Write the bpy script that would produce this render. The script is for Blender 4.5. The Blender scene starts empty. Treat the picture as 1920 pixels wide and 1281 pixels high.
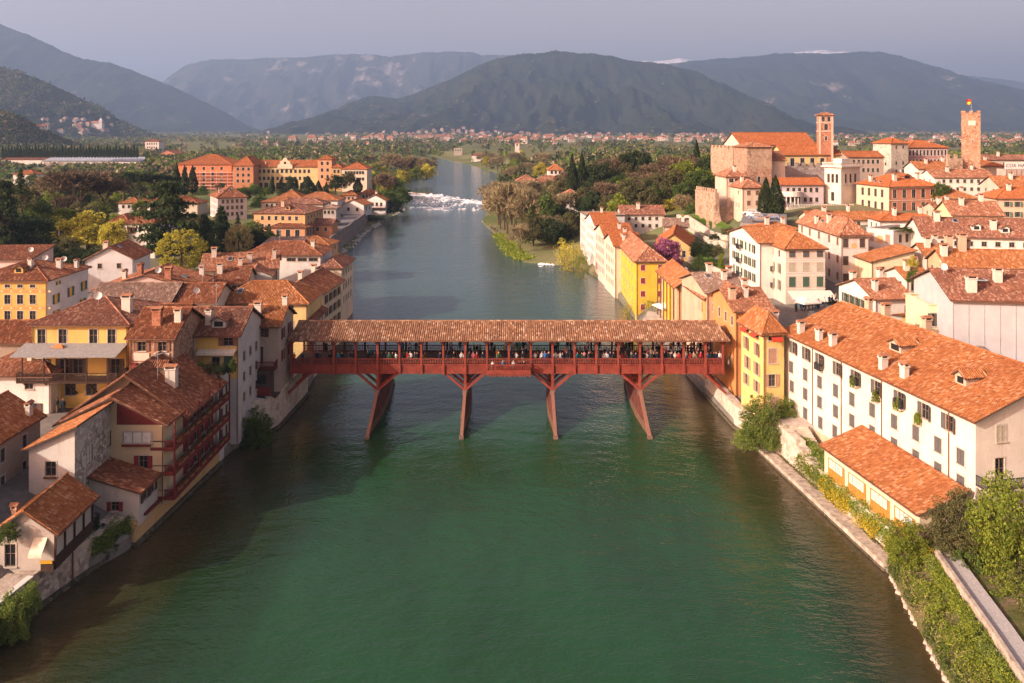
import bpy, bmesh, math, random
import numpy as np
from mathutils import Vector, Matrix
from mathutils.bvhtree import BVHTree

SC = bpy.context.scene
COL = SC.collection
R = math.radians

# ------------------------------------------------------------------ camera, sky, sun, exposure
FPX, CX, HY, CAMH = 1500.0, 960.0, 245.0, 40.0      # focal length (photo px), centre column, horizon row, height
cam_d = bpy.data.cameras.new('camera')
cam_d.sensor_width = 36.0
cam_d.lens = 36.0 * FPX / 1920.0
cam_d.shift_y = -(640.5 - HY) / 1920.0
cam_d.clip_start = 1.0
cam_d.clip_end = 60000.0
cam = bpy.data.objects.new('camera', cam_d)
cam.location = (0, 0, CAMH)
cam.rotation_euler = (R(90), 0, 0)
COL.objects.link(cam)
SC.camera = cam

SUN_EL = R(25.0)
SUN_AZ = math.atan2(-0.51, -0.86)                   # direction towards the sun in the ground plane
sdir = Vector((math.cos(SUN_AZ) * math.cos(SUN_EL), math.sin(SUN_AZ) * math.cos(SUN_EL), math.sin(SUN_EL)))
world = bpy.data.worlds.new('World')
SC.world = world
world.use_nodes = True
wn = world.node_tree
sky = wn.nodes.new('ShaderNodeTexSky')
sky.sky_type = 'NISHITA'
sky.sun_disc = False
sky.sun_elevation = SUN_EL
sky.sun_rotation = math.pi / 2 - SUN_AZ             # rotation is clockwise from +Y
sky.altitude = 100
sky.air_density = 1.0
sky.dust_density = 5.0
sky.ozone_density = 4.5
bg = wn.nodes['Background']
bg.inputs[1].default_value = 0.148
tint = wn.nodes.new('ShaderNodeMix'); tint.data_type = 'RGBA'; tint.blend_type = 'MULTIPLY'; tint.inputs[0].default_value = 1
tint.inputs[7].default_value = (2.26, 1.20, .83, 1)          # dusty spring air, one even tint over the whole sky
wn.links.new(sky.outputs[0], tint.inputs[6]); wn.links.new(tint.outputs[2], bg.inputs[0])

sun_d = bpy.data.lights.new('sun', 'SUN')
sun_d.energy = 4.0
sun_d.angle = R(0.5)
sun_d.color = (1.0, 0.91, 0.79)
sun = bpy.data.objects.new('sun', sun_d)
sun.location = (-200, -80, 200)
sun.rotation_euler = sdir.to_track_quat('Z', 'Y').to_euler()
COL.objects.link(sun)

SC.view_settings.view_transform = 'Standard'
SC.view_settings.look = 'None'
SC.view_settings.exposure = 0.62
SC.view_settings.gamma = 1.0
SC.cycles.max_bounces = 6
SC.cycles.diffuse_bounces = 3
SC.cycles.glossy_bounces = 3
SC.cycles.transmission_bounces = 4
SC.cycles.transparent_max_bounces = 6
SC.cycles.volume_bounces = 0
SC.cycles.use_denoising = True
SC.cycles.sample_clamp_indirect = 6.0

# ------------------------------------------------------------------ pixel <-> place helpers (used to measure the photo)
def at_z(px, py, z):
    y = (CAMH - z) * FPX / (py - HY)
    return Vector(((px - CX) / FPX * y, y, z))
def at_y(px, py, y):
    return Vector(((px - CX) / FPX * y, y, CAMH - (py - HY) / FPX * y))
def lerp(a, b, t): return a + (b - a) * t
def interp(x, pts):
    if x <= pts[0][0]: return pts[0][1]
    for (a, b), (c, d) in zip(pts, pts[1:]):
        if x <= c: return b + (d - b) * (x - a) / (c - a)
    return pts[-1][1]
def vnoise(x, y, seed=0):
    def h(i, j):
        n = (int(i) * 374761393 + int(j) * 668265263 + seed * 974634777) & 0xffffffff
        n = ((n ^ (n >> 13)) * 1274126177) & 0xffffffff
        return ((n ^ (n >> 16)) & 0xffff) / 65535.0
    i, j = math.floor(x), math.floor(y)
    u, v = x - i, y - j
    u, v = u * u * (3 - 2 * u), v * v * (3 - 2 * v)
    return lerp(lerp(h(i, j), h(i + 1, j), u), lerp(h(i, j + 1), h(i + 1, j + 1), u), v)
def fbm(x, y, o=4, seed=0):
    s, a, t = 0, 1, 0
    for k in range(o):
        s += a * vnoise(x, y, seed + k); t += a; a *= .5; x *= 2.03; y *= 2.03
    return s / t

# ------------------------------------------------------------------ mesh builder
class MB:
    def __init__(s): s.v, s.f, s.m, s.uv = [], [], [], []
    def poly(s, pts, m=0, uv=None):
        i = len(s.v); s.v.extend([tuple(p) for p in pts]); s.f.append(tuple(range(i, i + len(pts)))); s.m.append(m)
        s.uv.append(uv)
    def box(s, x0, x1, y0, y1, z0, z1, m=0):
        i = len(s.v)
        s.v.extend([(x0,y0,z0),(x1,y0,z0),(x1,y1,z0),(x0,y1,z0),(x0,y0,z1),(x1,y0,z1),(x1,y1,z1),(x0,y1,z1)])
        for q in ((0,3,2,1),(4,5,6,7),(0,1,5,4),(1,2,6,5),(2,3,7,6),(3,0,4,7)):
            s.f.append(tuple(i + k for k in q)); s.m.append(m); s.uv.append(None)
    def hexa(s, b, t, m=0):            # 4 bottom points, 4 top points
        i = len(s.v); s.v.extend([tuple(p) for p in list(b) + list(t)])
        for q in ((0,3,2,1),(4,5,6,7),(0,1,5,4),(1,2,6,5),(2,3,7,6),(3,0,4,7)):
            s.f.append(tuple(i + k for k in q)); s.m.append(m); s.uv.append(None)
    def tube(s, p0, p1, r0, r1, n=6, m=0, cap=True):
        p0, p1 = Vector(p0), Vector(p1)
        d = (p1 - p0)
        if d.length < 1e-6: return
        d.normalize()
        a = d.orthogonal().normalized(); b = d.cross(a)
        i = len(s.v)
        for p, r in ((p0, r0), (p1, r1)):
            for k in range(n):
                t = 2 * math.pi * k / n
                s.v.append(tuple(p + a * (math.cos(t) * r) + b * (math.sin(t) * r)))
        for k in range(n):
            s.f.append((i + k, i + (k + 1) % n, i + n + (k + 1) % n, i + n + k)); s.m.append(m); s.uv.append(None)
        if cap:
            s.f.append(tuple(i + n - 1 - k for k in range(n))); s.m.append(m); s.uv.append(None)
            s.f.append(tuple(i + n + k for k in range(n))); s.m.append(m); s.uv.append(None)
    def beam(s, p0, p1, w, h, m=0):    # rectangular bar, h measured upwards
        p0, p1 = Vector(p0), Vector(p1); d = (p1 - p0).normalized()
        side = d.cross(Vector((0, 0, 1)))
        if side.length < 1e-4: side = Vector((1, 0, 0))
        side.normalize(); up = side.cross(d).normalized()
        def ring(p): return [p - side*w/2 - up*h/2, p + side*w/2 - up*h/2, p + side*w/2 + up*h/2, p - side*w/2 + up*h/2]
        a, b = ring(p0), ring(p1)
        s.hexa([a[0], a[1], b[1], b[0]], [a[3], a[2], b[2], b[3]], m)
    def mesh(s, name, mats, smooth=False):
        me = bpy.data.meshes.new(name)
        me.from_pydata(s.v, [], s.f)
        for m in mats: me.materials.append(m)
        me.polygons.foreach_set('material_index', s.m)
        if any(u is not None for u in s.uv):
            lay = me.uv_layers.new(name='UVMap')
            flat = []
            for f, u in zip(s.f, s.uv):
                if u is None: flat.extend([0.0, 0.0] * len(f))
                else:
                    for a in u: flat.extend(a)
            lay.data.foreach_set('uv', flat)
        if smooth: me.polygons.foreach_set('use_smooth', [True] * len(me.polygons))
        me.update()
        return me
    def build(s, name, mats, parent=None, loc=(0, 0, 0), rz=0.0, smooth=False):
        if not isinstance(mats, (list, tuple)): mats = [mats]
        return ob(name, s.mesh(name, mats, smooth), parent, loc, rz)

def ob(name, data, parent=None, loc=(0, 0, 0), rz=0.0):
    o = bpy.data.objects.new(name, data)
    o.location = loc
    if rz: o.rotation_euler = (0, 0, rz)
    if parent: o.parent = parent
    COL.objects.link(o)
    return o
def tag(o, label, cat, group=None, kind=None):
    if label: o['label'] = label
    if cat: o['category'] = cat
    if group: o['group'] = group
    if kind: o['kind'] = kind
    return o
def struct(o): o['kind'] = 'structure'; return o
def stuff(o): o['kind'] = 'stuff'; return o
def empty(name, loc, rz=0.0):
    o = bpy.data.objects.new(name, None)
    o.location = loc; o.rotation_euler = (0, 0, rz); o.empty_display_size = .3
    COL.objects.link(o)
    return o
def copy_tree(o, parent=None):
    c = o.copy(); COL.objects.link(c); c.parent = parent
    for ch in o.children: copy_tree(ch, c)
    return c
def mesh_np(name, V, F, mats):
    """V (n,3) floats, F (m,k) ints of one size"""
    me = bpy.data.meshes.new(name)
    n, k = F.shape
    me.vertices.add(len(V)); me.vertices.foreach_set('co', np.asarray(V, dtype=np.float32).ravel())
    me.loops.add(n * k); me.loops.foreach_set('vertex_index', F.astype(np.int32).ravel())
    me.polygons.add(n); me.polygons.foreach_set('loop_start', np.arange(0, n * k, k, dtype=np.int32))
    for m in mats: me.materials.append(m)
    me.update(calc_edges=True)
    return me

# ------------------------------------------------------------------ materials
class NT:
    def __init__(s, name):
        s.mat = bpy.data.materials.new(name); s.mat.use_nodes = True
        s.t = s.mat.node_tree; s.n = s.t.nodes; s.p = s.n['Principled BSDF']; s.out = s.n['Material Output']
    def node(s, typ, **kw):
        n = s.n.new(typ)
        for k, v in kw.items():
            if k.startswith('i_'):
                key = k[2:]
                n.inputs[int(key) if key.isdigit() else key.replace('_', ' ')].default_value = v
            else: setattr(n, k, v)
        return n
    def link(s, a, b): s.t.links.new(a, b)
    def coord(s, which='Object', scale=(1, 1, 1)):
        c = s.node('ShaderNodeTexCoord'); m = s.node('ShaderNodeMapping'); m.inputs['Scale'].default_value = scale
        s.link(c.outputs[which], m.inputs[0]); return m.outputs[0]
    def noise(s, vec, scale, detail=3, rough=.6):
        n = s.node('ShaderNodeTexNoise'); n.inputs['Scale'].default_value = scale; n.inputs['Detail'].default_value = detail
        n.inputs['Roughness'].default_value = rough
        s.link(vec, n.inputs['Vector']); return n.outputs[0]
    def ramp(s, fac, stops, interp='LINEAR'):
        r = s.node('ShaderNodeValToRGB'); e = r.color_ramp; e.interpolation = interp
        while len(e.elements) < len(stops): e.elements.new(.5)
        for k, (p, c) in enumerate(stops):
            e.elements[k].position = p
            e.elements[k].color = (*c, 1) if len(c) == 3 else c
        s.link(fac, r.inputs[0]); return r.outputs[0]
    def mix(s, fac, a, b, mode='MIX'):
        m = s.node('ShaderNodeMix', data_type='RGBA', blend_type=mode)
        for inp, v in ((m.inputs[0], fac), (m.inputs[6], a), (m.inputs[7], b)):
            if isinstance(v, (int, float)): inp.default_value = v
            elif isinstance(v, tuple): inp.default_value = (*v, 1) if len(v) == 3 else v
            else: s.link(v, inp)
        return m.outputs[2]
    def bump(s, h, strength=.3, dist=.05):
        b = s.node('ShaderNodeBump'); b.inputs['Strength'].default_value = strength; b.inputs['Distance'].default_value = dist
        s.link(h, b.inputs['Height']); s.link(b.outputs[0], s.p.inputs['Normal'])
    def base(s, c): s.link(c, s.p.inputs['Base Color'])
    def rough(s, v, spec=.3): s.p.inputs['Roughness'].default_value = v; s.p.inputs['Specular IOR Level'].default_value = spec

def mul(c, k): return tuple(min(1, x * k) for x in c)
MATS = {}
def lerpc(a, b, t): return tuple(x + (y - x) * t for x, y in zip(a, b))
def stucco(c, dirt=.75, key=None):
    k = ('stucco', c, dirt)
    if k in MATS: return MATS[k]
    t = NT('stucco_paint')
    v = t.coord('Object'); vs = t.coord('Object', (.9, .9, .13))
    big = t.noise(v, .35, 4, .65); streak = t.noise(vs, 1.3, 3, .7); fine = t.noise(v, 5, 3, .7)
    a = t.ramp(big, [(.3, mul(c, .8)), (.62, c), (.8, mul(c, 1.08))])
    d = (c[0] * .55 + .02, c[1] * .5 + .02, c[2] * .45 + .02)
    f = t.ramp(streak, [(.50, (0, 0, 0)), (.72, (dirt,) * 3)])
    f2 = t.ramp(t.noise(v, .22, 3, .6), [(.42, (0, 0, 0)), (.62, (1, 1, 1))])
    f = t.mix(1.0, f, f2, 'MULTIPLY')
    b = t.mix(f, a, d)
    b = t.mix(t.ramp(fine, [(.35, (.22,) * 3), (.6, (0,) * 3)]), b, mul(c, .6))
    t.base(b); t.rough(.9, .15); t.bump(fine, .25, .03)
    MATS[k] = t.mat; return t.mat
def plain(name, c, rough=.6, spec=.3, var=.25, scale=3.0, metal=0.0):
    k = ('plain', name, c)
    if k in MATS: return MATS[k]
    t = NT(name)
    v = t.coord('Object'); n = t.noise(v, scale, 4, .65)
    t.base(t.ramp(n, [(.3, mul(c, 1 - var)), (.7, mul(c, 1 + var * .6))])); t.rough(rough, spec)
    t.p.inputs['Metallic'].default_value = metal
    MATS[k] = t.mat; return t.mat
def tilemat(kind):
    k = ('tile', kind)
    if k in MATS: return MATS[k]
    pal = {
        'orange': [(.17,.058,.022),(.27,.104,.037),(.36,.150,.056),(.31,.126,.045),(.48,.29,.17)],
        'bright': [(.19,.060,.022),(.29,.094,.030),(.37,.124,.040),(.33,.108,.035),(.44,.20,.10)],
        'red':    [(.10,.042,.023),(.19,.070,.033),(.27,.102,.047),(.23,.086,.040),(.44,.27,.17)],
        'brown':  [(.10,.050,.034),(.19,.082,.050),(.28,.120,.072),(.24,.105,.064),(.46,.32,.23)],
        'grey':   [(.12,.075,.055),(.22,.140,.10),(.30,.21,.16),(.26,.17,.125),(.46,.38,.30)],
        'weathered': [(.12,.062,.038),(.22,.112,.062),(.31,.168,.092),(.265,.138,.074),(.50,.38,.27)],
        'mixed':  [(.13,.058,.034),(.25,.105,.056),(.36,.165,.09),(.30,.13,.068),(.52,.36,.25)],
    }[kind]
    t = NT('clay_tile')
    uv = t.node('ShaderNodeUVMap'); fl = t.node('ShaderNodeVectorMath', operation='FLOOR'); t.link(uv.outputs[0], fl.inputs[0])
    wn_ = t.node('ShaderNodeTexWhiteNoise', noise_dimensions='2D'); t.link(fl.outputs[0], wn_.inputs[0])
    a = t.ramp(wn_.outputs[0], [(0, lerpc(pal[0], pal[1], .35)), (.25, pal[1]), (.5, pal[3]), (.80, pal[2]), (.95, lerpc(pal[2], pal[4], .7))])
    v = t.coord('Object'); big = t.noise(v, .28, 5, .7)
    b = t.mix(t.ramp(big, [(.36, (.55,) * 3), (.58, (0,) * 3)]), a, mul(pal[0], 1.3))
    med = t.noise(v, .9, 4, .7)
    b = t.mix(t.ramp(med, [(.60, (0,) * 3), (.74, (.35,) * 3)]), b, pal[4])
    t.base(b); t.rough(.88, .15)
    fine = t.noise(v, 9, 2); t.bump(fine, .2, .03)
    MATS[k] = t.mat; return t.mat
def stonemat(c1, c2, c3, scale=2.2, name='rubble_stone'):
    k = (name, c1, c2, scale)
    if k in MATS: return MATS[k]
    t = NT(name); v = t.coord('Object')
    vo = t.node('ShaderNodeTexVoronoi'); vo.inputs['Scale'].default_value = scale; t.link(v, vo.inputs['Vector'])
    ve = t.node('ShaderNodeTexVoronoi', feature='DISTANCE_TO_EDGE'); ve.inputs['Scale'].default_value = scale; t.link(v, ve.inputs['Vector'])
    big = t.noise(v, .3, 4)
    sep = t.node('ShaderNodeSeparateColor'); t.link(vo.outputs['Color'], sep.inputs[0])
    a = t.ramp(sep.outputs[0], [(.1, c1), (.5, c2), (.9, c3)])
    b = t.mix(t.ramp(ve.outputs[0], [(.02, (1,) * 3), (.07, (0,) * 3)]), a, mul(c2, .75))
    b = t.mix(t.ramp(big, [(.4, (0,) * 3), (.62, (.8,) * 3)]), b, mul(c2, 1.15))
    t.base(b); t.rough(.95, .1); t.bump(ve.outputs[0], .6, .08)
    MATS[k] = t.mat; return t.mat
def leafmat(name, dark, mid, light, trans=.45):
    k = ('leaf', name)
    if k in MATS: return MATS[k]
    t = NT(name)
    g = t.node('ShaderNodeNewGeometry'); oi = t.node('ShaderNodeObjectInfo')
    v = t.coord('Object'); n = t.noise(v, 4.0, 2)
    a = t.ramp(g.outputs['Random Per Island'], [(0, dark), (.5, mid), (1, light)])
    b = t.mix(t.ramp(n, [(.35, (.55,) * 3), (.6, (0,) * 3)]), a, dark)
    hs = t.node('ShaderNodeHueSaturation'); t.link(b, hs.inputs['Color'])
    mr = t.node('ShaderNodeMapRange'); mr.inputs[3].default_value = .8; mr.inputs[4].default_value = 1.2
    t.link(oi.outputs['Random'], mr.inputs[0]); t.link(mr.outputs[0], hs.inputs['Value'])
    t.base(hs.outputs[0]); t.rough(.75, .15)
    tr = t.node('ShaderNodeBsdfTranslucent'); t.link(hs.outputs[0], tr.inputs[0])
    mx = t.node('ShaderNodeMixShader'); mx.inputs[0].default_value = trans
    t.link(t.p.outputs[0], mx.inputs[1]); t.link(tr.outputs[0], mx.inputs[2]); t.link(mx.outputs[0], t.out.inputs[0])
    MATS[k] = t.mat; return t.mat

def glassmat():
    if 'glass' in MATS: return MATS['glass']
    t = NT('window_glass'); t.p.inputs['Base Color'].default_value = (.018, .02, .022, 1); t.rough(.12, .6)
    MATS['glass'] = t.mat; return t.mat
GLASS = glassmat()
TRIM = plain('stone_trim', (.46, .40, .33), .85, .2)
WHITEP = plain('white_paint', (.62, .58, .52), .7, .3, .12)
DARKWOOD = plain('dark_wood', (.055, .032, .022), .8, .2)
BROWNWOOD = plain('brown_wood', (.13, .065, .035), .8, .2)
SOFFIT = plain('eave_soffit', (.10, .065, .045), .9, .1)
IRON = plain('wrought_iron', (.03, .03, .033), .6, .4)
GREYMETAL = plain('grey_metal', (.32, .33, .34), .5, .4, .15)
COPPER = plain('copper_gutter', (.16, .075, .045), .5, .4)
WETST = stonemat((.045,.045,.030), (.085,.078,.052), (.13,.115,.085), 2.4, 'wet_algae_stone')
STONE = stonemat((.20,.16,.125), (.36,.30,.24), (.47,.41,.34))
PALESTONE = stonemat((.28,.24,.19), (.44,.385,.31), (.54,.485,.40), 1.6, 'pale_rubble_stone')
REDSTONE = stonemat((.20,.11,.07), (.32,.19,.125), (.42,.31,.235), 2.6, 'brick_and_stone')
BRICK = stonemat((.22,.085,.05), (.33,.145,.085), (.40,.22,.14), 3.2, 'old_brick')
CASTLE = stonemat((.20,.13,.085), (.32,.225,.155), (.42,.33,.245), 1.4, 'castle_stone')
GREYSTONE = stonemat((.15,.115,.10), (.235,.19,.17), (.31,.26,.235), 1.5, 'grey_castle_stone')
SHUT = {'grey': plain('grey_shutter', (.085,.082,.08), .7), 'green': plain('green_shutter', (.05,.10,.065), .7),
        'red': plain('red_shutter', (.20,.022,.022), .7), 'brown': plain('brown_shutter', (.17,.085,.05), .7),
        'dark': plain('dark_shutter', (.07,.045,.035), .7), 'pale': plain('pale_shutter', (.36,.33,.25), .7),
        'tan': plain('tan_shutter', (.34,.21,.14), .7)}

# ------------------------------------------------------------------ river banks, ground, water, mountains
XL_K = [(20,-42),(62.8,-40.2),(66.7,-39.8),(72.7,-38.4),(75.5,-36.7),(95.2,-35.4),(100,-35),(106.6,-31.7),(120,-31.3),(150,-33.5),(164,-35),
        (200,-43),(225,-52),(248,-57),(273,-54),(308,-57),(355,-56),(400,-53.5),(440,-60),(500,-68),(632,-85),(682,-69),(820,-78),(1000,-91),(1100,-108),(1300,-140),(20000,-140)]
XR_K = [(20,28),(57.9,31.5),(67.8,33.2),(72.0,34.0),(72.6,33.9),(104,30.2),(120,29.2),(168,26),(203,24.8),(226,21.9),(234,19),(238,13.8),(243,3.7),(270,-2.3),(308,-6.2),
        (349,-13),(422,-12),(555,-11),(750,-13.5),(860,-34),(968,-56),(1034,-74),(1300,-140),(20000,-140)]
def XL(y): return interp(y, XL_K)
def XR(y): return interp(y, XR_K)
def ss(t): t = max(0, min(1, t)); return t * t * (3 - 2 * t)
def ground(x, y):
    mid = (XL(y) + XR(y)) / 2
    rise = interp(y, [(1300, 0), (3500, 6), (9000, 30)])
    if x < mid:
        d = XL(y) - x
        if d < 0: return -1.5
        if y < 235: h = interp(d, [(0, 1.2), (1.5, 2.5), (8, 6.2), (14, 7.0), (40, 7.5)])
        elif y < 470: h = interp(d, [(0, .25), (3, .7), (7, 1.1), (9, 4.8), (16, 5.4), (40, 7.5)])
        else: h = interp(d, [(0, .2), (10, 2.5), (30, 6), (60, 8)])
        return h + rise
    d = x - XR(y)
    if d < 0: return -1.5
    if y < 72: h = interp(d, [(0, .3), (1.2, 2.2), (2.6, 3.6), (3.4, 4.0), (9, 4.2), (20, 6)])
    elif y < 108: h = interp(d, [(0, .45), (1.6, .5), (1.8, 2.2), (5, 2.6), (14, 4), (20, 9)])
    elif y < 228: h = interp(d, [(0, 1.0), (4, 4), (10, 8), (20, 9)])
    else: h = interp(d, [(0, .3), (6, .8), (20, 1.6), (30, 5), (45, 8), (60, 9)])
    t = ss((d - 18) / 30) * ss((1100 - y) / 400)
    h += t * (5 * ss((x - 30) / 70) * ss((700 - y) / 300) + 6.5 * math.exp(-((x - 95) / 75) ** 2 - ((y - 290) / 95) ** 2))
    return h + rise

t = NT('town_ground')
v = t.coord('Object'); n1 = t.noise(v, .012, 6, .65); n2 = t.noise(v, .15, 4, .7); n3 = t.noise(v, 1.5, 3, .7)
sepx = t.node('ShaderNodeSeparateXYZ'); t.link(t.coord('Object'), sepx.inputs[0])
mr = t.node('ShaderNodeMapRange'); mr.inputs[1].default_value = 150; mr.inputs[2].default_value = 250; t.link(sepx.outputs[1], mr.inputs[0])
fields = t.ramp(n1, [(.25, (.045, .065, .025)), (.42, (.11, .14, .045)), (.55, (.19, .18, .08)), (.66, (.09, .12, .045)), (.8, (.22, .17, .10))])
paving = t.ramp(n2, [(.3, (.13, .12, .11)), (.6, (.20, .185, .165)), (.8, (.12, .12, .06))])
t.base(t.mix(t.ramp(n3, [(.4, (.25,) * 3), (.6, (0,) * 3)]), t.mix(mr.outputs[0], paving, fields), (.05, .05, .03)))
t.rough(.95, .1); t.bump(n3, .4, .1)
GROUND = t.mat

t = NT('bank_soil'); v = t.coord('Object'); n1 = t.noise(v, .8, 5, .7); n2 = t.noise(v, 5, 3, .7)
t.base(t.mix(t.ramp(n2, [(.4, (.5,) * 3), (.6, (0,) * 3)]), t.ramp(n1, [(.3, (.05, .055, .02)), (.5, (.10, .11, .03)), (.62, (.16, .12, .07)), (.75, (.26, .20, .14))]), (.05, .045, .025)))
t.rough(.95, .1); t.bump(n2, .6, .12); SOIL = t.mat
ST = [20, 40, 48, 54, 58, 61, 64, 67, 69.5, 71.9, 72.3, 74, 76, 80, 85, 90, 95, 100, 104, 107.9, 108.3, 112, 120, 130, 140, 150, 164, 180, 200, 215, 227.9, 229, 234.9, 236, 239, 243, 250, 260, 273, 290, 308, 330, 349, 375, 400, 422,
      450, 480, 500, 540, 590, 632, 660, 682, 720, 750, 800, 860, 920, 968, 1034, 1100, 1200, 1300, 1600, 2000, 2600, 3500, 5000, 7500, 11000, 18000]
OF = [0, .02, .7, 1.5, 1.75, 2.6, 3.4, 5, 7, 8.5, 10, 13, 18, 25, 35, 50, 70, 95, 130, 180, 260, 400, 650, 1100, 2200, 5000, 12000]
for side, nm in ((-1, 'ground'), (1, 'ground')):
    V, F = [], []
    for y in ST:
        b = XL(y) if side < 0 else XR(y)
        for k, d in enumerate(OF):
            x = b + side * d
            z = -1.5 if k == 0 else ground(x + side * 1e-4, y)
            if k > 10 and y > 130: z += (fbm(x * .03, y * .03, 3, 5) - .5) * min(2.5, d * .01)
            V.append((x, y, z))
    n = len(OF)
    for i in range(len(ST) - 1):
        for k in range(n - 1):
            q = (i * n + k, i * n + k + 1, (i + 1) * n + k + 1, (i + 1) * n + k)
            F.append(q if side > 0 else q[::-1])
    me = bpy.data.meshes.new(nm); me.from_pydata(V, [], F); me.materials.append(GROUND)
    if side > 0:
        me.materials.append(SOIL); me.polygons.foreach_set('material_index', [1 if V[q[0]][1] < 72.2 else 0 for q in F])
    me.update()
    g = struct(ob(nm, me))
    if side < 0: GL = g
    else: GR = g

# water: one sheet, its colour follows depth (the stony shallows along the banks are brown)
t = NT('river_water')
att = t.node('ShaderNodeAttribute', attribute_name='depth')
v = t.coord('Object'); dn = t.noise(v, .09, 4, .6)
ad = t.node('ShaderNodeMath', operation='ADD'); t.link(att.outputs['Fac'], ad.inputs[0])
sb = t.node('ShaderNodeMath', operation='MULTIPLY_ADD'); sb.inputs[1].default_value = .75; sb.inputs[2].default_value = -.42
dst = t.noise(t.coord('Object', (.11, .016, 1)), 1.0, 3, .6); dmx = t.node('ShaderNodeMath', operation='MULTIPLY_ADD'); dmx.inputs[1].default_value = 1.1; dmx.inputs[2].default_value = -.35; t.link(dst, dmx.inputs[0])
dm2 = t.node('ShaderNodeMath', operation='MULTIPLY_ADD'); dm2.inputs[1].default_value = .6; t.link(dn, dm2.inputs[0]); t.link(dmx.outputs[0], dm2.inputs[2])
t.link(dm2.outputs[0], sb.inputs[0]); t.link(sb.outputs[0], ad.inputs[1])
c = t.ramp(ad.outputs[0], [(.0, (.055, .040, .018)), (.28, (.030, .030, .011)), (.6, (.010, .028, .009)), (1.0, (.012, .052, .018))])
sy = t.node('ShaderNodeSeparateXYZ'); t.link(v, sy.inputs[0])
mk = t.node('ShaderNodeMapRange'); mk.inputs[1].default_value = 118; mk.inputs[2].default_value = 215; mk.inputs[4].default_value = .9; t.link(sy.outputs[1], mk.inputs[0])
c = t.mix(mk.outputs[0], c, (.050, .092, .096))      # paler blue upstream: sky reflection painted into the base colour
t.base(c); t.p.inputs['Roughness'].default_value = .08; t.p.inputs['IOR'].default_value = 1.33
w1 = t.noise(t.coord('Object', (.55, 1.0, 1)), .9, 4, .6); w2 = t.noise(t.coord('Object', (.8, 1.4, 1)), .16, 3, .6)
s1 = t.node('ShaderNodeMath', operation='MULTIPLY_ADD'); s1.inputs[1].default_value = .35; t.link(w1, s1.inputs[0]); t.link(w2, s1.inputs[2])
w3 = t.noise(t.coord('Object', (.6, 1.0, 1)), 2.6, 2, .6); s2 = t.node('ShaderNodeMath', operation='MULTIPLY_ADD'); s2.inputs[1].default_value = .26; t.link(w3, s2.inputs[0]); t.link(s1.outputs[0], s2.inputs[2])
t.bump(s2.outputs[0], .34, .7)
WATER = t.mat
ys = [20 + i * 1.5 for i in range(120)] + [200 + 6 * i for i in range(60)] + [560 + i * 40 for i in range(22)]
xs = [-140 + 2.5 * i for i in range(77)]
V = [(x, y, 0) for y in ys for x in xs]
n = len(xs)
F = [(j * n + i, j * n + i + 1, (j + 1) * n + i + 1, (j + 1) * n + i) for j in range(len(ys) - 1) for i in range(n - 1)]
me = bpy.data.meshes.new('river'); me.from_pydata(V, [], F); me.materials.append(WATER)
a = me.attributes.new('depth', 'FLOAT', 'POINT')
dep = []
for y in ys:
    l, r = XL(y), XR(y)
    wl = 19 if y < 110 else 7
    for x in xs: dep.append(max(0, min(1, (x - l) / wl, (r - x) / 9)))
a.data.foreach_set('value', dep); me.update()
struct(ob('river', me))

# white water below the weir
FOAM = plain('white_foam', (.72, .74, .74), .6, .3, .1)
random.seed(4)
V, F = [], []
def foam(px0, py0, px1, py1, spread, n, lo, hi):
    for k in range(n):
        u = random.random(); px, py = lerp(px0, px1, u), lerp(py0, py1, u) + random.gauss(0, spread)
        if py < 300: continue
        p = at_z(px, py, .05)
        if fbm(p.x * .09, p.y * .04, 3, 7) < .47 and random.random() < .9: continue
        a, b = random.uniform(lo, hi), random.uniform(.25, .8)
        i = len(V); z = random.uniform(.08, .38); s = random.uniform(-.25, .25)
        V.extend([(p.x - a, p.y - a * s, .02), (p.x, p.y - b, .02), (p.x + a, p.y + a * s, .02), (p.x, p.y + b, .02), (p.x, p.y, z)])
        F.extend([(i, i + 1, i + 4), (i + 1, i + 2, i + 4), (i + 2, i + 3, i + 4), (i + 3, i, i + 4)])
foam(800, 368, 918, 384, 2.6, 620, .3, 1.3)
foam(775, 379, 900, 383, 3.5, 240, .25, .9)
foam(770, 391, 915, 392, 1.3, 300, .3, 1.3)
foam(757, 366, 830, 366, .7, 160, .4, 1.6)
foam(1010, 494, 1043, 494, 1.6, 120, .2, .7)
for i in range(120):   # little wave crests below the fall
    pass
me = bpy.data.meshes.new('white_water'); me.from_pydata(V, [], F); me.materials.append(FOAM); me.update()
tag(stuff(ob('white_water', me)), 'white foaming rapids across the river at the weir', 'rapids')
mb = MB()     # the weir's stone sill
for k in range(14):
    a, b = at_z(lerp(757, 800, k / 14), lerp(361, 364.5, k / 14), 0), at_z(lerp(757, 800, (k + 1) / 14), lerp(361, 364.5, (k + 1) / 14), 0)
    mb.beam(a + Vector((0, 0, .1)), b + Vector((0, 0, .1 + .1 * (k % 2))), 1.6, .7)
tag(mb.build('weir', PALESTONE), 'low stone weir sill above the white rapids', 'weir')

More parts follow.
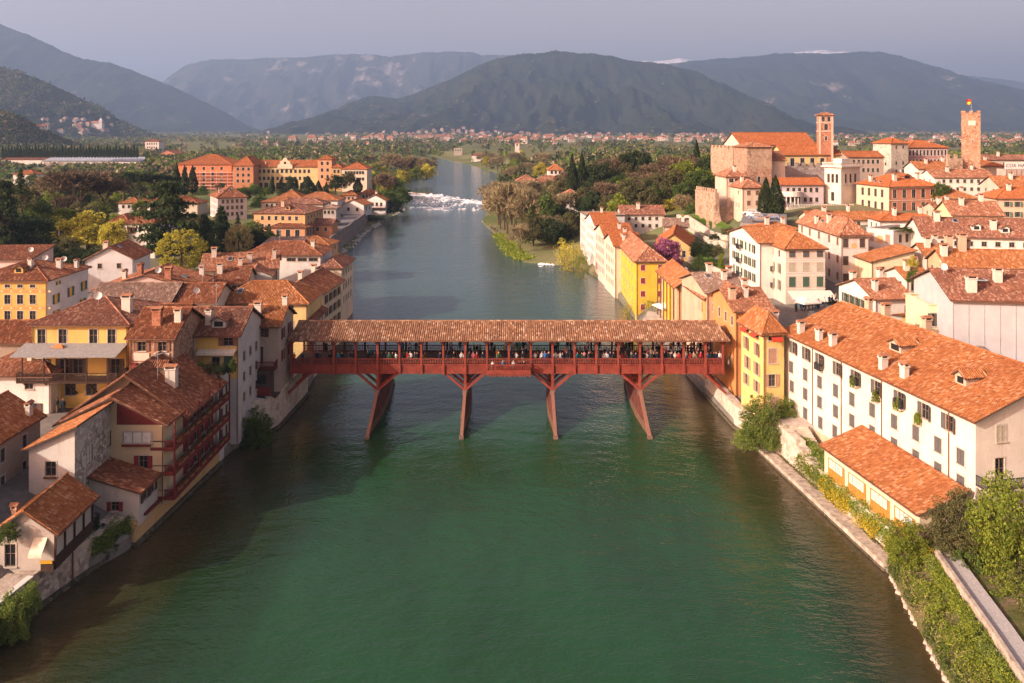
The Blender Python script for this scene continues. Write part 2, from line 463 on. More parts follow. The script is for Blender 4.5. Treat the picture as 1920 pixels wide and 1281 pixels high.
# mountains: ridges measured in the photo, each with its own foot, spurs and back slope
def mountmat(name, stops, rock, rockamt, snow=None, scale=1.0):
    t = NT(name); v = t.coord('Object')
    n = t.noise(v, .0035 * scale, 8, .68); n2 = t.noise(v, .0012 * scale, 5, .6); n3 = t.noise(v, .03 * scale, 6, .8); n4 = t.noise(v, .09 * scale, 3, .8)
    a = t.ramp(n, stops)
    a = t.mix(t.ramp(n3, [(.42, (.6,) * 3), (.58, (0,) * 3)]), a, mul(stops[0][1], .7))
    a = t.mix(t.ramp(n4, [(.40, (.55,) * 3), (.55, (0,) * 3)]), a, mul(stops[0][1], .45))
    cmb = t.node('ShaderNodeMath', operation='MULTIPLY'); t.link(n2, cmb.inputs[0]); t.link(n, cmb.inputs[1])
    b = t.mix(t.ramp(cmb.outputs[0], [(rockamt, (0,) * 3), (rockamt + .03, (.9,) * 3)]), a, t.mix(t.ramp(n3, [(.4, (1,) * 3), (.6, (0,) * 3)]), mul(rock, 1.5), mul(rock, .5)))
    if snow:
        s = t.node('ShaderNodeSeparateXYZ'); t.link(v, s.inputs[0])
        m1 = t.node('ShaderNodeMapRange'); m1.inputs[1].default_value = snow; m1.inputs[2].default_value = snow + 40
        t.link(s.outputs[2], m1.inputs[0]); b = t.mix(m1.outputs[0], b, (.75, .76, .8))
    t.base(b); t.rough(1, .05); t.bump(n3, .6, 14 / scale)
    return t.mat
GRN = [(.30, (.010, .018, .008)), (.46, (.024, .036, .012)), (.58, (.042, .046, .016)), (.72, (.075, .062, .030))]
MT = []
def mountain(label, prof, D, depth, mat, seed, back=.6, rough=.30, nrow=64, ncol=300):
    lo, hi = prof[0][0], prof[-1][0]
    V = []
    for j in range(nrow):
        t_ = j / (nrow - 1) * (1 + back)                 # 0 foot .. 1 ridge .. back foot
        for i in range(ncol):
            px = lerp(lo, hi, i / (ncol - 1))
            x = (px - CX) / FPX * D
            hz = CAMH + (HY - interp(px, prof)) * D / FPX
            hz += ((fbm(px * .06, 3, 3, seed) - .5) * 3.5 + (fbm(px * .3, 7, 3, seed) - .5) * 2.6) * D / FPX
            hz = max(hz, 2)
            y = D - depth * (1 - t_)
            f = t_ if t_ <= 1 else 1 - (t_ - 1) / back
            s = f ** 1.15 * (.55 + .45 * ss(f))
            spur = abs(fbm(x / depth * 4.5, y / depth * 2.2, 4, seed) - .5) * 2
            env = math.sin(math.pi * min(1, f)) ** .8
            sp2 = abs(fbm(x / depth * 15, y / depth * 8, 4, seed + 40) - .5) * 2
            z = hz * (s - rough * env * ((spur - .12) * 1.3 + (sp2 - .15) * .75))
            if j == 0: z = -4
            V.append((x, y, max(z, -4)))
    F = [(j * ncol + i, j * ncol + i + 1, (j + 1) * ncol + i + 1, (j + 1) * ncol + i) for j in range(nrow - 1) for i in range(ncol - 1)]
    me = bpy.data.meshes.new('mountain'); me.from_pydata(V, [], F); me.materials.append(mat)
    me.polygons.foreach_set('use_smooth', [True] * len(F)); me.update()
    o = struct(ob('mountain', me)); o['label'] = label
    MT.append((V, F))
    return o
m1 = mountmat('forest_mountain', GRN, (.18, .155, .13), .355)
m2 = mountmat('cliff_mountain', [(.3, (.03, .036, .022)), (.5, (.055, .056, .034)), (.7, (.10, .09, .062))], (.24, .21, .19), .315)
m3 = mountmat('snow_mountain', GRN, (.18, .16, .14), .34, 1090)
m4 = mountmat('wooded_hill', GRN, (.11, .10, .05), .36, None, 3)
mountain('far blue plateau range behind the valley mouth', [(230,215),(290,165),(320,142),(345,124),(372,116),(400,112),(480,110),(560,108),(620,102),(680,102),(730,106),(790,99),(850,97),(885,98),(905,103),(950,104),(1010,112),(1080,140),(1150,190)], 12500, 3600, m2, 11, .5, .30)
mountain('hazy mountain with snow patches far behind', [(1060,190),(1150,122),(1200,113),(1240,115),(1272,109),(1305,113),(1345,125),(1450,108),(1500,97),(1540,93.5),(1590,98),(1650,112),(1800,138),(1860,147),(1920,154),(2100,172),(2300,205)], 15500, 4000, m3, 12, .5, .30)
mountain('long dark mountain behind the castle', [(1080,205),(1150,150),(1215,124),(1280,116),(1340,111),(1400,107),(1460,100),(1500,99),(1560,101),(1620,96.5),(1650,98),(1690,105),(1740,122),(1800,141),(1860,156),(1920,171),(2050,195),(2250,225)], 10500, 4200, m1, 13, .5, .30)
mountain('big wooded mountain in the centre of the valley', [(470,252),(530,249),(560,231),(600,214),(650,196),(690,180),(715,179),(745,184),(790,170),(850,146),(900,119),(950,104),(1000,97),(1045,93),(1090,96),(1140,101),(1180,112),(1240,118),(1290,129),(1340,150),(1390,178),(1440,208),(1490,236),(1540,250)], 6800, 2700, m1, 14, .5, .44, 110, 380)
mountain('tall blue mountain along the frame edge', [(-500,20),(-300,5),(-150,22),(0,45),(60,68),(140,106),(170,112),(205,118),(280,144),(340,171),(400,199),(440,221),(470,241),(495,252)], 7600, 2300, m1, 15, .5, .30)
mountain('green wooded hill with the hill village', [(-400,120),(-150,112),(0,129),(50,140),(100,160),(150,184),(200,210),(235,231),(270,250),(300,253.5)], 3100, 900, m4, 16, .5, .3)
mountain('near brown wooded hill at the frame edge', [(-400,170),(-150,188),(0,211),(40,223),(70,245),(100,266),(140,280),(190,287),(260,290)], 1350, 480, m4, 17, .5, .2)

_v, _f = [], []
for (V, F) in MT:
    k = len(_v); _v.extend(V); _f.extend(tuple(i + k for i in q) for q in F)
for g in (GL, GR):
    k = len(_v); _v.extend(tuple(p.co) for p in g.data.vertices); _f.extend(tuple(i + k for i in p.vertices) for p in g.data.polygons)
BVH = BVHTree.FromPolygons(_v, _f)
def hit(px, py):
    d = Vector(((px - CX) / FPX, 1, -(py - HY) / FPX)).normalized()
    r = BVH.ray_cast(Vector((0, 0, CAMH)), d, 40000)
    return r[0]
def gz(x, y):
    r = BVH.ray_cast(Vector((x, y, 3000)), Vector((0, 0, -1)), 6000)
    return r[0].z if r[0] else ground(x, y)

# ------------------------------------------------------------------ house kit
CACHE = {}
FRAMEW = plain('window_frame_wood', (.17, .13, .10), .7)
def tile_plane(mb, poly, s=.24, row=0, rnd=random, m=0, h=.075):
    """clay cover tiles in columns over a convex roof plane; poly[0]-poly[1] is the eave"""
    P = [Vector(p) for p in poly]
    u = (P[1] - P[0]).normalized()
    nrm = Vector((0, 0, 0))
    for a, b in zip(P, P[1:] + P[:1]): nrm += a.cross(b)
    nrm.normalize()
    if nrm.z < 0: nrm = -nrm
    v = nrm.cross(u)
    Q = [((p - P[0]).dot(u), (p - P[0]).dot(v)) for p in P]
    lo, hi = min(q[0] for q in Q), max(q[0] for q in Q)
    def span(x):
        x = min(max(x, lo + 1e-4), hi - 1e-4); r = []
        for (a, b), (c, d) in zip(Q, Q[1:] + Q[:1]):
            if (a - x) * (c - x) <= 0 and a != c: r.append(b + (d - b) * (x - a) / (c - a))
        return (min(r), max(r)) if r else (0, 0)
    n = max(1, int(round((hi - lo) / s))); s = (hi - lo) / n
    off = rnd.randint(0, 4000)
    for k in range(n):
        x0 = lo + k * s
        xs = [x0 + .06 * s, x0 + .28 * s, x0 + .72 * s, x0 + .94 * s]; hs = [.01, h, h, .01]
        sp = [span(x) for x in xs]
        v0, v1 = max(a for a, b in sp), min(b for a, b in sp)
        if v1 - v0 < .05: continue
        nr = max(1, int(round((v1 - v0) / row))) if row else 1
        vend = rnd.uniform(-.05, .04)
        for j in range(nr):
            if nr == 1: lows, highs = [a + vend for a, b in sp], [b for a, b in sp]
            else:
                a_, b_ = lerp(v0, v1, j / nr), lerp(v0, v1, (j + 1) / nr)
                if j == 0: a_ += vend
                lows, highs = [a_] * 4, [b_ + .04] * 4
                if j == nr - 1: highs = [b for a, b in sp]
            jl = rnd.uniform(-.012, .018) if row else 0; sx = rnd.uniform(-.02, .02) if row else 0
            lft = .03 if row else 0
            A = [P[0] + u * (x + sx) + v * l + nrm * (q + lft + jl) for x, l, q in zip(xs, lows, hs)]
            B = [P[0] + u * x + v * g + nrm * q for x, g, q in zip(xs, highs, hs)]
            cu = off + k + .5; cw = (off * 7 + j) + .5
            for i in range(3):
                if nr == 1:
                    mb.poly([A[i], A[i + 1], B[i + 1], B[i]], m, [(cu, cw + lows[i] / .42), (cu, cw + lows[i + 1] / .42), (cu, cw + highs[i + 1] / .42), (cu, cw + highs[i] / .42)])
                else:
                    mb.poly([A[i], A[i + 1], B[i + 1], B[i]], m, [(cu, cw)] * 4)
            if row:
                mb.poly([A[0], A[3], A[2], A[1]], m, [(cu, cw)] * 4)
def ridge_caps(mb, a, b, rnd, r=.14, m=0):
    a, b = Vector(a), Vector(b); L = (b - a).length
    n = max(1, int(L / .5))
    for k in range(n):
        p, q = a.lerp(b, k / n), a.lerp(b, (k + 1) / n)
        i0 = len(mb.f); mb.tube(p, q, r, r * .86, 6, m)
        uv = (rnd.randint(0, 999) + .5, rnd.randint(0, 999) + .5)
        for i in range(i0, len(mb.f)): mb.uv[i] = [uv] * len(mb.f[i])
def slab(mb, poly, th, m=0):
    top = [Vector(p) for p in poly]; bot = [p - Vector((0, 0, th)) for p in top]
    mb.poly(top, m); mb.poly(bot[::-1], m)
    for k in range(len(top)):
        j = (k + 1) % len(top); mb.poly([top[k], bot[k], bot[j], top[j]], m)

def facade(mb, o, e, L, H, ops, inward, rev=.16, m=0, mrev=None):
    """wall of length L, height H from o along e with rectangular openings (uc, zc, w, h)"""
    o, e, iw = Vector(o), Vector(e), Vector(inward)
    us, zs = {0, L}, {0, H}
    rects = []
    for (uc, zc, w, h) in ops:
        a, b, c, d = uc - w / 2, uc + w / 2, zc - h / 2, zc + h / 2
        if a < .05 or b > L - .05 or d > H - .02 or c < 0: continue
        rects.append((a, b, c, d)); us |= {a, b}; zs |= {c, d}
    us, zs = sorted(us), sorted(zs)
    def pt(a, z, dd=0): return o + e * a + Vector((0, 0, z)) + iw * dd
    # merge cells in vertical runs to stay light
    for i in range(len(us) - 1):
        um = (us[i] + us[i + 1]) / 2; start = None
        if us[i + 1] - us[i] < 1e-5: continue
        for j in range(len(zs)):
            inside = True
            if j < len(zs) - 1:
                zm = (zs[j] + zs[j + 1]) / 2
                inside = any(a < um < b and c < zm < d for a, b, c, d in rects)
            if not inside and start is None: start = zs[j]
            if inside and start is not None:
                if zs[j] - start > 1e-5: mb.poly([pt(us[i], start), pt(us[i + 1], start), pt(us[i + 1], zs[j]), pt(us[i], zs[j])], m)
                start = None
    for a, b, c, d in rects:
        for (p, q) in (((a, c), (b, c)), ((b, c), (b, d)), ((b, d), (a, d)), ((a, d), (a, c))):
            mb.poly([pt(*p), pt(*p, rev), pt(*q, rev), pt(*q)], m if mrev is None else mrev)
    return rects

def window_mesh(w, h, far, trim, arch=False):
    k = ('win', round(w, 2), round(h, 2), far, trim.name)
    if k in CACHE: return CACHE[k]
    mb = MB(); t = .11 if not far else .14
    for (a, b, c, d) in ((-w/2 - t, -w/2, -h/2, h/2), (w/2, w/2 + t, -h/2, h/2), (-w/2 - t, w/2 + t, h/2, h/2 + t)):
        mb.box(a, b, -.035, .02, c, d, 0)
    mb.box(-w/2 - t - .04, w/2 + t + .04, -.12, .02, -h/2 - .1, -h/2, 0)
    if far: mb.box(-w/2, w/2, .06, .10, -h/2, h/2, 1); mb.box(-.03, .03, .04, .058, -h/2, h/2, 2)
    else:
        for (a, b, c, d) in ((-w/2, -w/2 + .06, -h/2, h/2), (w/2 - .06, w/2, -h/2, h/2), (-w/2 + .06, w/2 - .06, h/2 - .06, h/2), (-w/2 + .06, w/2 - .06, -h/2, -h/2 + .06), (-.03, .03, -h/2 + .06, h/2 - .06), (-w/2 + .06, -.03, .1, .14), (.03, w/2 - .06, .1, .14)):
            mb.box(a, b, .05, .10, c, d, 2)
    CACHE[k] = mb.mesh('window', [trim, GLASS, FRAMEW]); return CACHE[k]
def pane_mesh(w, h):
    k = ('pane', round(w, 2), round(h, 2))
    if k not in CACHE:
        mb = MB(); mb.box(-w/2, w/2, .105, .125, -h/2, h/2); CACHE[k] = mb.mesh('pane', [GLASS])
    return CACHE[k]
def shutter_mesh(w, h, mat):
    k = ('shut', round(w, 2), round(h, 2), mat.name)
    if k not in CACHE:
        mb = MB()
        mb.box(0, .06, 0, .05, -h/2, h/2); mb.box(w - .06, w, 0, .05, -h/2, h/2); mb.box(.06, w - .06, 0, .05, h/2 - .08, h/2); mb.box(.06, w - .06, 0, .05, -h/2, -h/2 + .08)
        n = max(4, int(h / .13))
        for i in range(n):
            z = -h/2 + .08 + (h - .16) * i / n
            mb.poly([(.06, .008, z), (w - .06, .008, z), (w - .06, .036, z + (h - .16) / n), (.06, .036, z + (h - .16) / n)])
        CACHE[k] = mb.mesh('shutter', [mat])
    return CACHE[k]
def add_window(parent, loc, rz, w, h, style, sh, far, rnd, trim=None):
    trim = trim or TRIM
    wo = ob('window', window_mesh(w, h, far, trim), parent, loc, rz)
    if far and style in ('plain', 'open', 'mix'): 
        return wo
    if not far: ob('pane', pane_mesh(w, h), wo)
    st = style
    if st == 'mix': st = rnd.choice(['open', 'shut', 'half', 'open'])
    if st == 'mixshut': st = rnd.choice(['shut', 'shut', 'shut', 'half', 'open'])
    sm = shutter_mesh(w / 2, h, SHUT[sh])
    if st == 'shut':
        ob('shutter', sm, wo, (-w / 2, -.03, 0)); ob('shutter', sm, wo, (0, -.03, 0))
    elif st == 'open':
        ob('shutter', sm, wo, (-w - .02, -.095, 0)); ob('shutter', sm, wo, (w / 2 + .02, -.095, 0))
    elif st == 'half':
        ob('shutter', sm, wo, (-w - .02, -.095, 0))
        o2 = ob('shutter', sm, wo, (w / 2 + .02, -.06, 0)); o2.rotation_euler = (0, 0, -.6)
    return wo

def chimney_mesh(kind, sc=1.0):
    k = ('chim', kind, sc)
    if k in CACHE: return CACHE[k]
    mb = MB(); body = {'w': stucco((.62, .56, .47)), 'b': BRICK, 'p': stucco((.5, .36, .25)), 'm': GREYMETAL}[kind]
    a, b, h = .38 * sc, .28 * sc, 1.25 * sc
    if kind == 'm':
        mb.tube((0, 0, -.5), (0, 0, h), .14, .14, 8, 0); mb.tube((0, 0, h), (0, 0, h + .16), .24, .24, 8, 0); mb.tube((0, 0, h + .16), (0, 0, h + .34), .24, .03, 8, 0)
    else:
        mb.box(-a, a, -b, b, -.9, h, 0); mb.box(-a - .07, a + .07, -b - .07, b + .07, h, h + .12, 0)
        for sx in (-1, 1):
            for sy in (-1, 1): mb.box(sx * a - .07, sx * a + .07, sy * b - .07, sy * b + .07, h + .12, h + .36, 0)
        mb.box(-a + .07, a - .07, -b + .07, b - .07, h + .12, h + .30, 2)
        mb.poly([(-a - .16, -b - .16, h + .36), (a + .16, -b - .16, h + .36), (a + .16, 0, h + .6), (-a - .16, 0, h + .6)], 1)
        mb.poly([(a + .16, b + .16, h + .36), (-a - .16, b + .16, h + .36), (-a - .16, 0, h + .6), (a + .16, 0, h + .6)], 1)
        mb.poly([(-a - .16, -b - .16, h + .36), (-a - .16, 0, h + .6), (-a - .16, b + .16, h + .36)], 1)
        mb.poly([(a + .16, b + .16, h + .36), (a + .16, 0, h + .6), (a + .16, -b - .16, h + .36)], 1)
        mb.poly([(-a - .16, -b - .16, h + .355), (-a - .16, b + .16, h + .355), (a + .16, b + .16, h + .355), (a + .16, -b - .16, h + .355)], 1)
    CACHE[k] = mb.mesh('chimney', [body, tilemat('red'), IRON]); return CACHE[k]
def dish_mesh():
    if 'dish' in CACHE: return CACHE['dish']
    mb = MB(); mb.tube((0, 0, -.4), (0, 0, .9), .03, .03, 5, 1)
    c = Vector((0, -.12, 1.1)); ax = Vector((.35, -.85, .4)).normalized(); a = ax.orthogonal().normalized(); b = ax.cross(a)
    prev = None
    for r, dz in ((.02, -.16), (.25, -.12), (.42, -.04), (.5, .02)):
        ring = [c + ax * dz + a * (math.cos(t) * r) + b * (math.sin(t) * r) for t in [2 * math.pi * i / 12 for i in range(12)]]
        if prev:
            for i in range(12): mb.poly([prev[i], prev[(i + 1) % 12], ring[(i + 1) % 12], ring[i]], 0)
        prev = ring
    mb.tube(c, c + ax * .5, .015, .03, 4, 1)
    CACHE['dish'] = mb.mesh('satellite_dish', [WHITEP, GREYMETAL]); return CACHE['dish']
def antenna_mesh():
    if 'ant' in CACHE: return CACHE['ant']
    mb = MB(); mb.tube((0, 0, -.4), (0, 0, 3.2), .035, .025, 5)
    mb.tube((-.7, 0, 2.9), (.7, 0, 2.9), .02, .02, 4)
    for i in range(7): mb.tube((-.6 + .2 * i, -.35 + .03 * i, 2.9), (-.6 + .2 * i, .35 - .03 * i, 2.9), .012, .012, 4)
    mb.tube((-.3, 0, 2.3), (.3, 0, 2.3), .02, .02, 4)
    CACHE['ant'] = mb.mesh('antenna', [GREYMETAL]); return CACHE['ant']
def skylight_mesh():
    if 'skyl' in CACHE: return CACHE['skyl']
    mb = MB(); mb.box(-.45, .45, -.6, .6, 0, .14, 0); mb.box(-.36, .36, -.5, .5, .14, .16, 1)
    CACHE['skyl'] = mb.mesh('skylight', [GREYMETAL, GLASS]); return CACHE['skyl']
def dormer_mesh(tile, wall, w=1.5, h=1.0, L=2.4):
    k = ('dorm', tile, wall.name, w)
    if k in CACHE: return CACHE[k]
    mb = MB(); rnd = random.Random(3)
    mb.box(-w/2, w/2, 0, L, -.8, h, 0); mb.box(-w/2 + .3, w/2 - .3, -.02, .02, .25, h - .1, 2)
    mb.poly([(-w/2, 0, h), (w/2, 0, h), (0, 0, h + .5)], 0)
    for s in (-1, 1):
        e0, e1, r0, r1 = Vector((s * (w/2 + .2), -.3, h - .1)), Vector((s * (w/2 + .2), L, h - .1)), Vector((0, -.3, h + .55)), Vector((0, L, h + .55))
        pl = [e0, e1, r1, r0] if s > 0 else [e1, e0, r0, r1]
        slab(mb, pl, .1, 3); tile_plane(mb, [p + Vector((0, 0, .02)) for p in pl], .24, 0, rnd, 1)
    CACHE[k] = mb.mesh('dormer', [wall, tilemat(tile), GLASS, SOFFIT]); return CACHE[k]

HN = [0]
PLACED = []          # footprints, so that trees keep clear of houses
def W(n, r, w=.95, h=1.5, st=2.6, z0=1.35, style='plain', sh='grey', m=.10, jit=0, skip=0, us=None, zs=None, hs=None, trim=None):
    return dict(n=n, r=r, w=w, h=h, st=st, z0=z0, style=style, sh=sh, m=m, jit=jit, skip=skip, us=us, zs=zs, hs=hs, trim=trim)

def house(name, label, ref, px, py, ze, rot, opx, dep=None, dpx=None, roof='gu', rise=1.6, wall=(.6,.5,.4), tiles='red', zb=None,
          F=None, L=None, Rr=None, B=None, ch=(), o=.45, cat='house', group=None, walls=None, near=None, dishes=(), sky=(), ants=(), dorm=(),
          base=None, bh=0, pipes=True, wid=None, extra_h=0):
    """Ref corner (px,py) of the front eave seen in the photo, lying on the level ze; the front runs to column opx."""
    HN[0] += 1; rnd = random.Random(HN[0] * 77 + 5)
    c = at_z(px, py, ze); th = R(rot); e = Vector((math.cos(th), math.sin(th), 0)); nrm = Vector((-math.sin(th), math.cos(th), 0))
    def along(p, d, target):
        k = (target - CX) / FPX
        den = d.x - k * d.y
        return (k * p.y - p.x) / den
    Wd = wid if wid else abs(along(c, e, opx))
    D = dep if dep is not None else abs(along(c, nrm, dpx))
    A = c if ref == 'L' else c - e * Wd
    ctr = A + e * Wd / 2 + nrm * D / 2
    if zb is None: zb = min(ground(ctr.x, ctr.y), ground(A.x, A.y), ze - 3) - .6
    H = ze - zb
    dist = ctr.y; far = dist > 215 if near is None else not near
    root = empty(name, (A.x, A.y, zb), th)
    tag(root, label, cat, group)
    PLACED.append((ctr.x, ctr.y, max(Wd, D) * .6))
    wm = wall if not isinstance(wall, tuple) else stucco(wall)
    mats = [wm]
    mats.append(base if base else wm)
    # --- walls with openings
    mb = MB()
    faces = {'F': ((0, 0, 0), (1, 0, 0), Wd, (0, 1, 0), 0.0, F), 'R': ((Wd, 0, 0), (0, 1, 0), D, (-1, 0, 0), math.pi / 2, Rr),
             'B': ((Wd, D, 0), (-1, 0, 0), Wd, (0, -1, 0), math.pi, B), 'L': ((0, D, 0), (0, -1, 0), D, (1, 0, 0), -math.pi / 2, L)}
    wins = []
    for key, (o_, e_, LL, iw, rz, spec) in faces.items():
        specs = spec if isinstance(spec, list) else ([spec] if spec else [])
        ops, meta = [], []
        for sp in specs:
            us = sp['us'] if sp['us'] else [lerp(sp['m'], 1 - sp['m'], (i + .5) / sp['n']) for i in range(sp['n'])]
            zs = sp['zs'] if sp['zs'] else [sp['z0'] + sp['st'] * i for i in range(sp['r'])]
            for j, zd in enumerate(zs):
                hh = sp['hs'][j] if sp['hs'] else sp['h']
                for uu in us:
                    if sp['skip'] and rnd.random() < sp['skip']: continue
                    uc = uu * LL + (rnd.uniform(-1, 1) * sp['jit']); zc = H - zd
                    if zc - hh / 2 < .3: continue
                    ops.append((uc, zc, sp['w'], hh)); meta.append(sp)
        done = facade(mb, o_, e_, LL, H, ops, iw)
        ok = {(round(a + b, 3), round(c_ + d, 3)) for a, b, c_, d in done}
        for (uc, zc, w, h), sp in zip(ops, meta):
            if (round(2 * uc, 3), round(2 * zc, 3)) not in ok: continue
            p = Vector(o_) + Vector(e_) * uc + Vector((0, 0, zc))
            wins.append((p, rz, w, h, sp))
    # gables
    rs = rise
    if roof == 'gu':
        for x, fl in ((0, 1), (Wd, 0)):
            pts = [(x, 0, H), (x, D, H), (x, D / 2, H + rs)]; mb.poly(pts[::-1] if fl else pts)
    elif roof == 'gv':
        for y, fl in ((0, 0), (D, 1)):
            pts = [(0, y, H), (Wd, y, H), (Wd / 2, y, H + rs)]; mb.poly(pts[::-1] if fl else pts)
    elif roof in ('sl', 'sr'):
        x1 = Wd if roof == 'sl' else 0
        for y in (0, D): mb.poly([(0, y, H), (Wd, y, H), (x1, y, H + rs)])
        mb.poly([(x1, 0, H), (x1, D, H), (x1, D, H + rs), (x1, 0, H + rs)])
    elif roof in ('sf', 'sb'):
        y1 = D if roof == 'sf' else 0
        for x in (0, Wd): mb.poly([(x, 0, H), (x, D, H), (x, y1, H + rs)])
        mb.poly([(0, y1, H), (Wd, y1, H), (Wd, y1, H + rs), (0, y1, H + rs)])
    elif roof == 'flat':
        mb.poly([(0, 0, H - .5), (Wd, 0, H - .5), (Wd, D, H - .5), (0, D, H - .5)])
        for (a, b, c_, d) in ((-.1, Wd + .1, -.1, .25), (-.1, Wd + .1, D - .25, D + .1), (-.1, .25, .25, D - .25), (Wd - .25, Wd + .1, .25, D - .25)):
            mb.box(a, b, c_, d, H, H + .12)
    if bh:      # plinth of another material, a little proud
        mb.box(-.06, Wd + .06, -.06, D + .06, -.05, bh, 1)
    wo = mb.build('wall', mats, root)
    for p, rz, w, h, sp in wins:
        add_window(root, p, rz, w, h, sp['style'], sp['sh'], far, rnd, sp['trim'])
    # --- roof
    zf = lambda u, v: 0
    ro = None
    if roof != 'flat':
        mb = MB(); tb = MB(); caps = []
        def Z(u, v): return H + zf(u, v)
        if roof == 'gu':
            zf = lambda u, v: rs * (1 - abs(2 * v / D - 1)); k = rs * o / (D / 2)
            planes = [[(-o, -o, H - k), (Wd + o, -o, H - k), (Wd + o, D / 2, H + rs), (-o, D / 2, H + rs)],
                      [(Wd + o, D + o, H - k), (-o, D + o, H - k), (-o, D / 2, H + rs), (Wd + o, D / 2, H + rs)]]
            caps = [((-o, D / 2, H + rs), (Wd + o, D / 2, H + rs))]
        elif roof == 'gv':
            zf = lambda u, v: rs * (1 - abs(2 * u / Wd - 1)); k = rs * o / (Wd / 2)
            planes = [[(-o, D + o, H - k), (-o, -o, H - k), (Wd / 2, -o, H + rs), (Wd / 2, D + o, H + rs)],
                      [(Wd + o, -o, H - k), (Wd + o, D + o, H - k), (Wd / 2, D + o, H + rs), (Wd / 2, -o, H + rs)]]
            caps = [((Wd / 2, -o, H + rs), (Wd / 2, D + o, H + rs))]
        elif roof == 'hip':
            q = min(Wd, D) / 2; k = rs * o / q
            zf = lambda u, v: rs * max(0, min(u, v, Wd - u, D - v)) / q
            a, b, c_, d = (-o, -o, H - k), (Wd + o, -o, H - k), (Wd + o, D + o, H - k), (-o, D + o, H - k)
            if Wd >= D:
                e1, e2 = (q, D / 2, H + rs), (Wd - q, D / 2, H + rs)
                if Wd - D < .05: e2 = e1
                planes = [[a, b, e2, e1], [b, c_, e2], [c_, d, e1, e2], [d, a, e1]]
                caps = [(a, e1), (d, e1), (b, e2), (c_, e2)] + ([(e1, e2)] if e1 != e2 else [])
            else:
                e1, e2 = (Wd / 2, q, H + rs), (Wd / 2, D - q, H + rs)
                planes = [[a, b, e1], [b, c_, e2, e1], [c_, d, e2], [d, a, e1, e2]]
                caps = [(a, e1), (b, e1), (c_, e2), (d, e2), (e1, e2)]
            planes = [[p for i, p in enumerate(pl) if p not in pl[:i]] for pl in planes]
        else:
            if roof == 'sf': zf = lambda u, v: rs * v / D
            if roof == 'sb': zf = lambda u, v: rs * (1 - v / D)
            if roof == 'sl': zf = lambda u, v: rs * u / Wd
            if roof == 'sr': zf = lambda u, v: rs * (1 - u / Wd)
            P = lambda u, v: (u, v, H + zf(u, v))
            a, b, c_, d = P(-o, -o), P(Wd + o, -o), P(Wd + o, D + o), P(-o, D + o)
            planes = [{'sf': [a, b, c_, d], 'sb': [c_, d, a, b], 'sl': [d, a, b, c_], 'sr': [b, c_, d, a]}[roof]]
        up = Vector((0, 0, .12))
        rw = .34 if dist < 125 else 0
        for pl in planes:
            slab(mb, [Vector(p) + up for p in pl], .13, 0)
            tile_plane(tb, [Vector(p) + up + Vector((0, 0, .012)) for p in pl], (.2 if dist < 125 else .25) if dist < 170 else (.34 if dist < 260 else .6), rw, rnd, 0)
        for a, b in caps: ridge_caps(tb, Vector(a) + up + Vector((0, 0, .05)), Vector(b) + up + Vector((0, 0, .05)), rnd, .15 if dist < 250 else .22)
        ro = mb.build('roof', [SOFFIT], root)
        stuff(tb.build('roof_tiles', [tilemat(tiles)], ro))
        if dist < 260:
            class G:
                def beam(s, *a):
                    g_ = MB(); g_.beam(*a); g_.build('gutter', COPPER, ro)
            g = G()
            if roof in ('gu', 'hip', 'sf'): g.beam((-o, -o - .06, H - (rs * o / (D / 2 if roof != 'sf' else D)) + .06), (Wd + o, -o - .06, H - (rs * o / (D / 2 if roof != 'sf' else D)) + .06), .12, .11)
            if roof in ('gv', 'hip', 'sl'): g.beam((-o - .06, -o + .1, H - rs * o / (Wd / 2 if roof != 'sl' else Wd) + .06), (-o - .06, D + o, H - rs * o / (Wd / 2 if roof != 'sl' else Wd) + .06), .12, .11)
            if roof in ('gv', 'hip', 'sr'): g.beam((Wd + o + .06, -o + .1, H - rs * o / (Wd / 2 if roof != 'sr' else Wd) + .06), (Wd + o + .06, D + o, H - rs * o / (Wd / 2 if roof != 'sr' else Wd) + .06), .12, .11)
            if pipes:
                for u in ((.12,) if Wd < 7 else (.12, Wd - .12)):
                    d_ = MB(); d_.tube((u, -.08, .2), (u, -.08, H - .15), .05, .05, 6); d_.tube((u, -.08, H - .15), (u, -o - .03, H - .02), .05, .05, 6); d_.build('drainpipe', COPPER, root)
    par = ro if ro else wo
    for c_ in ch:
        u, v = c_[0] * Wd, c_[1] * D; kind = c_[2] if len(c_) > 2 else 'w'; s = c_[3] if len(c_) > 3 else 1.0
        ob('chimney', chimney_mesh(kind, s), par, (u, v, H + zf(u, v)), rnd.choice([0, 0, math.pi / 2]))
    for (a, b) in dishes: ob('satellite_dish', dish_mesh(), par, (a * Wd, b * D, H + zf(a * Wd, b * D) + .1), rnd.uniform(-.4, .3))
    for (a, b) in ants: ob('antenna', antenna_mesh(), par, (a * Wd, b * D, H + zf(a * Wd, b * D) + .1), rnd.uniform(0, 3))
    for (a, b) in sky:
        s = ob('skylight', skylight_mesh(), par, (a * Wd, b * D, H + zf(a * Wd, b * D) + .17), 0)
        if roof in ('gu', 'hip', 'sf'): s.rotation_euler = (math.atan2(rs, D / 2 if roof != 'sf' else D), 0, 0)
        elif roof in ('gv',): s.rotation_euler = (0, (-1 if a < .5 else 1) * math.atan2(rs, Wd / 2), 0)
    for dd in dorm:
        a, b, rz = dd[:3]
        ob('dormer', dormer_mesh(tiles, wm, *(dd[3:4])), par, (a * Wd, b * D, H + zf(a * Wd, b * D) + .1), rz)
    return dict(root=root, W=Wd, D=D, H=H, wall=wo, roof=ro, zf=zf, zb=zb, A=A, th=th)

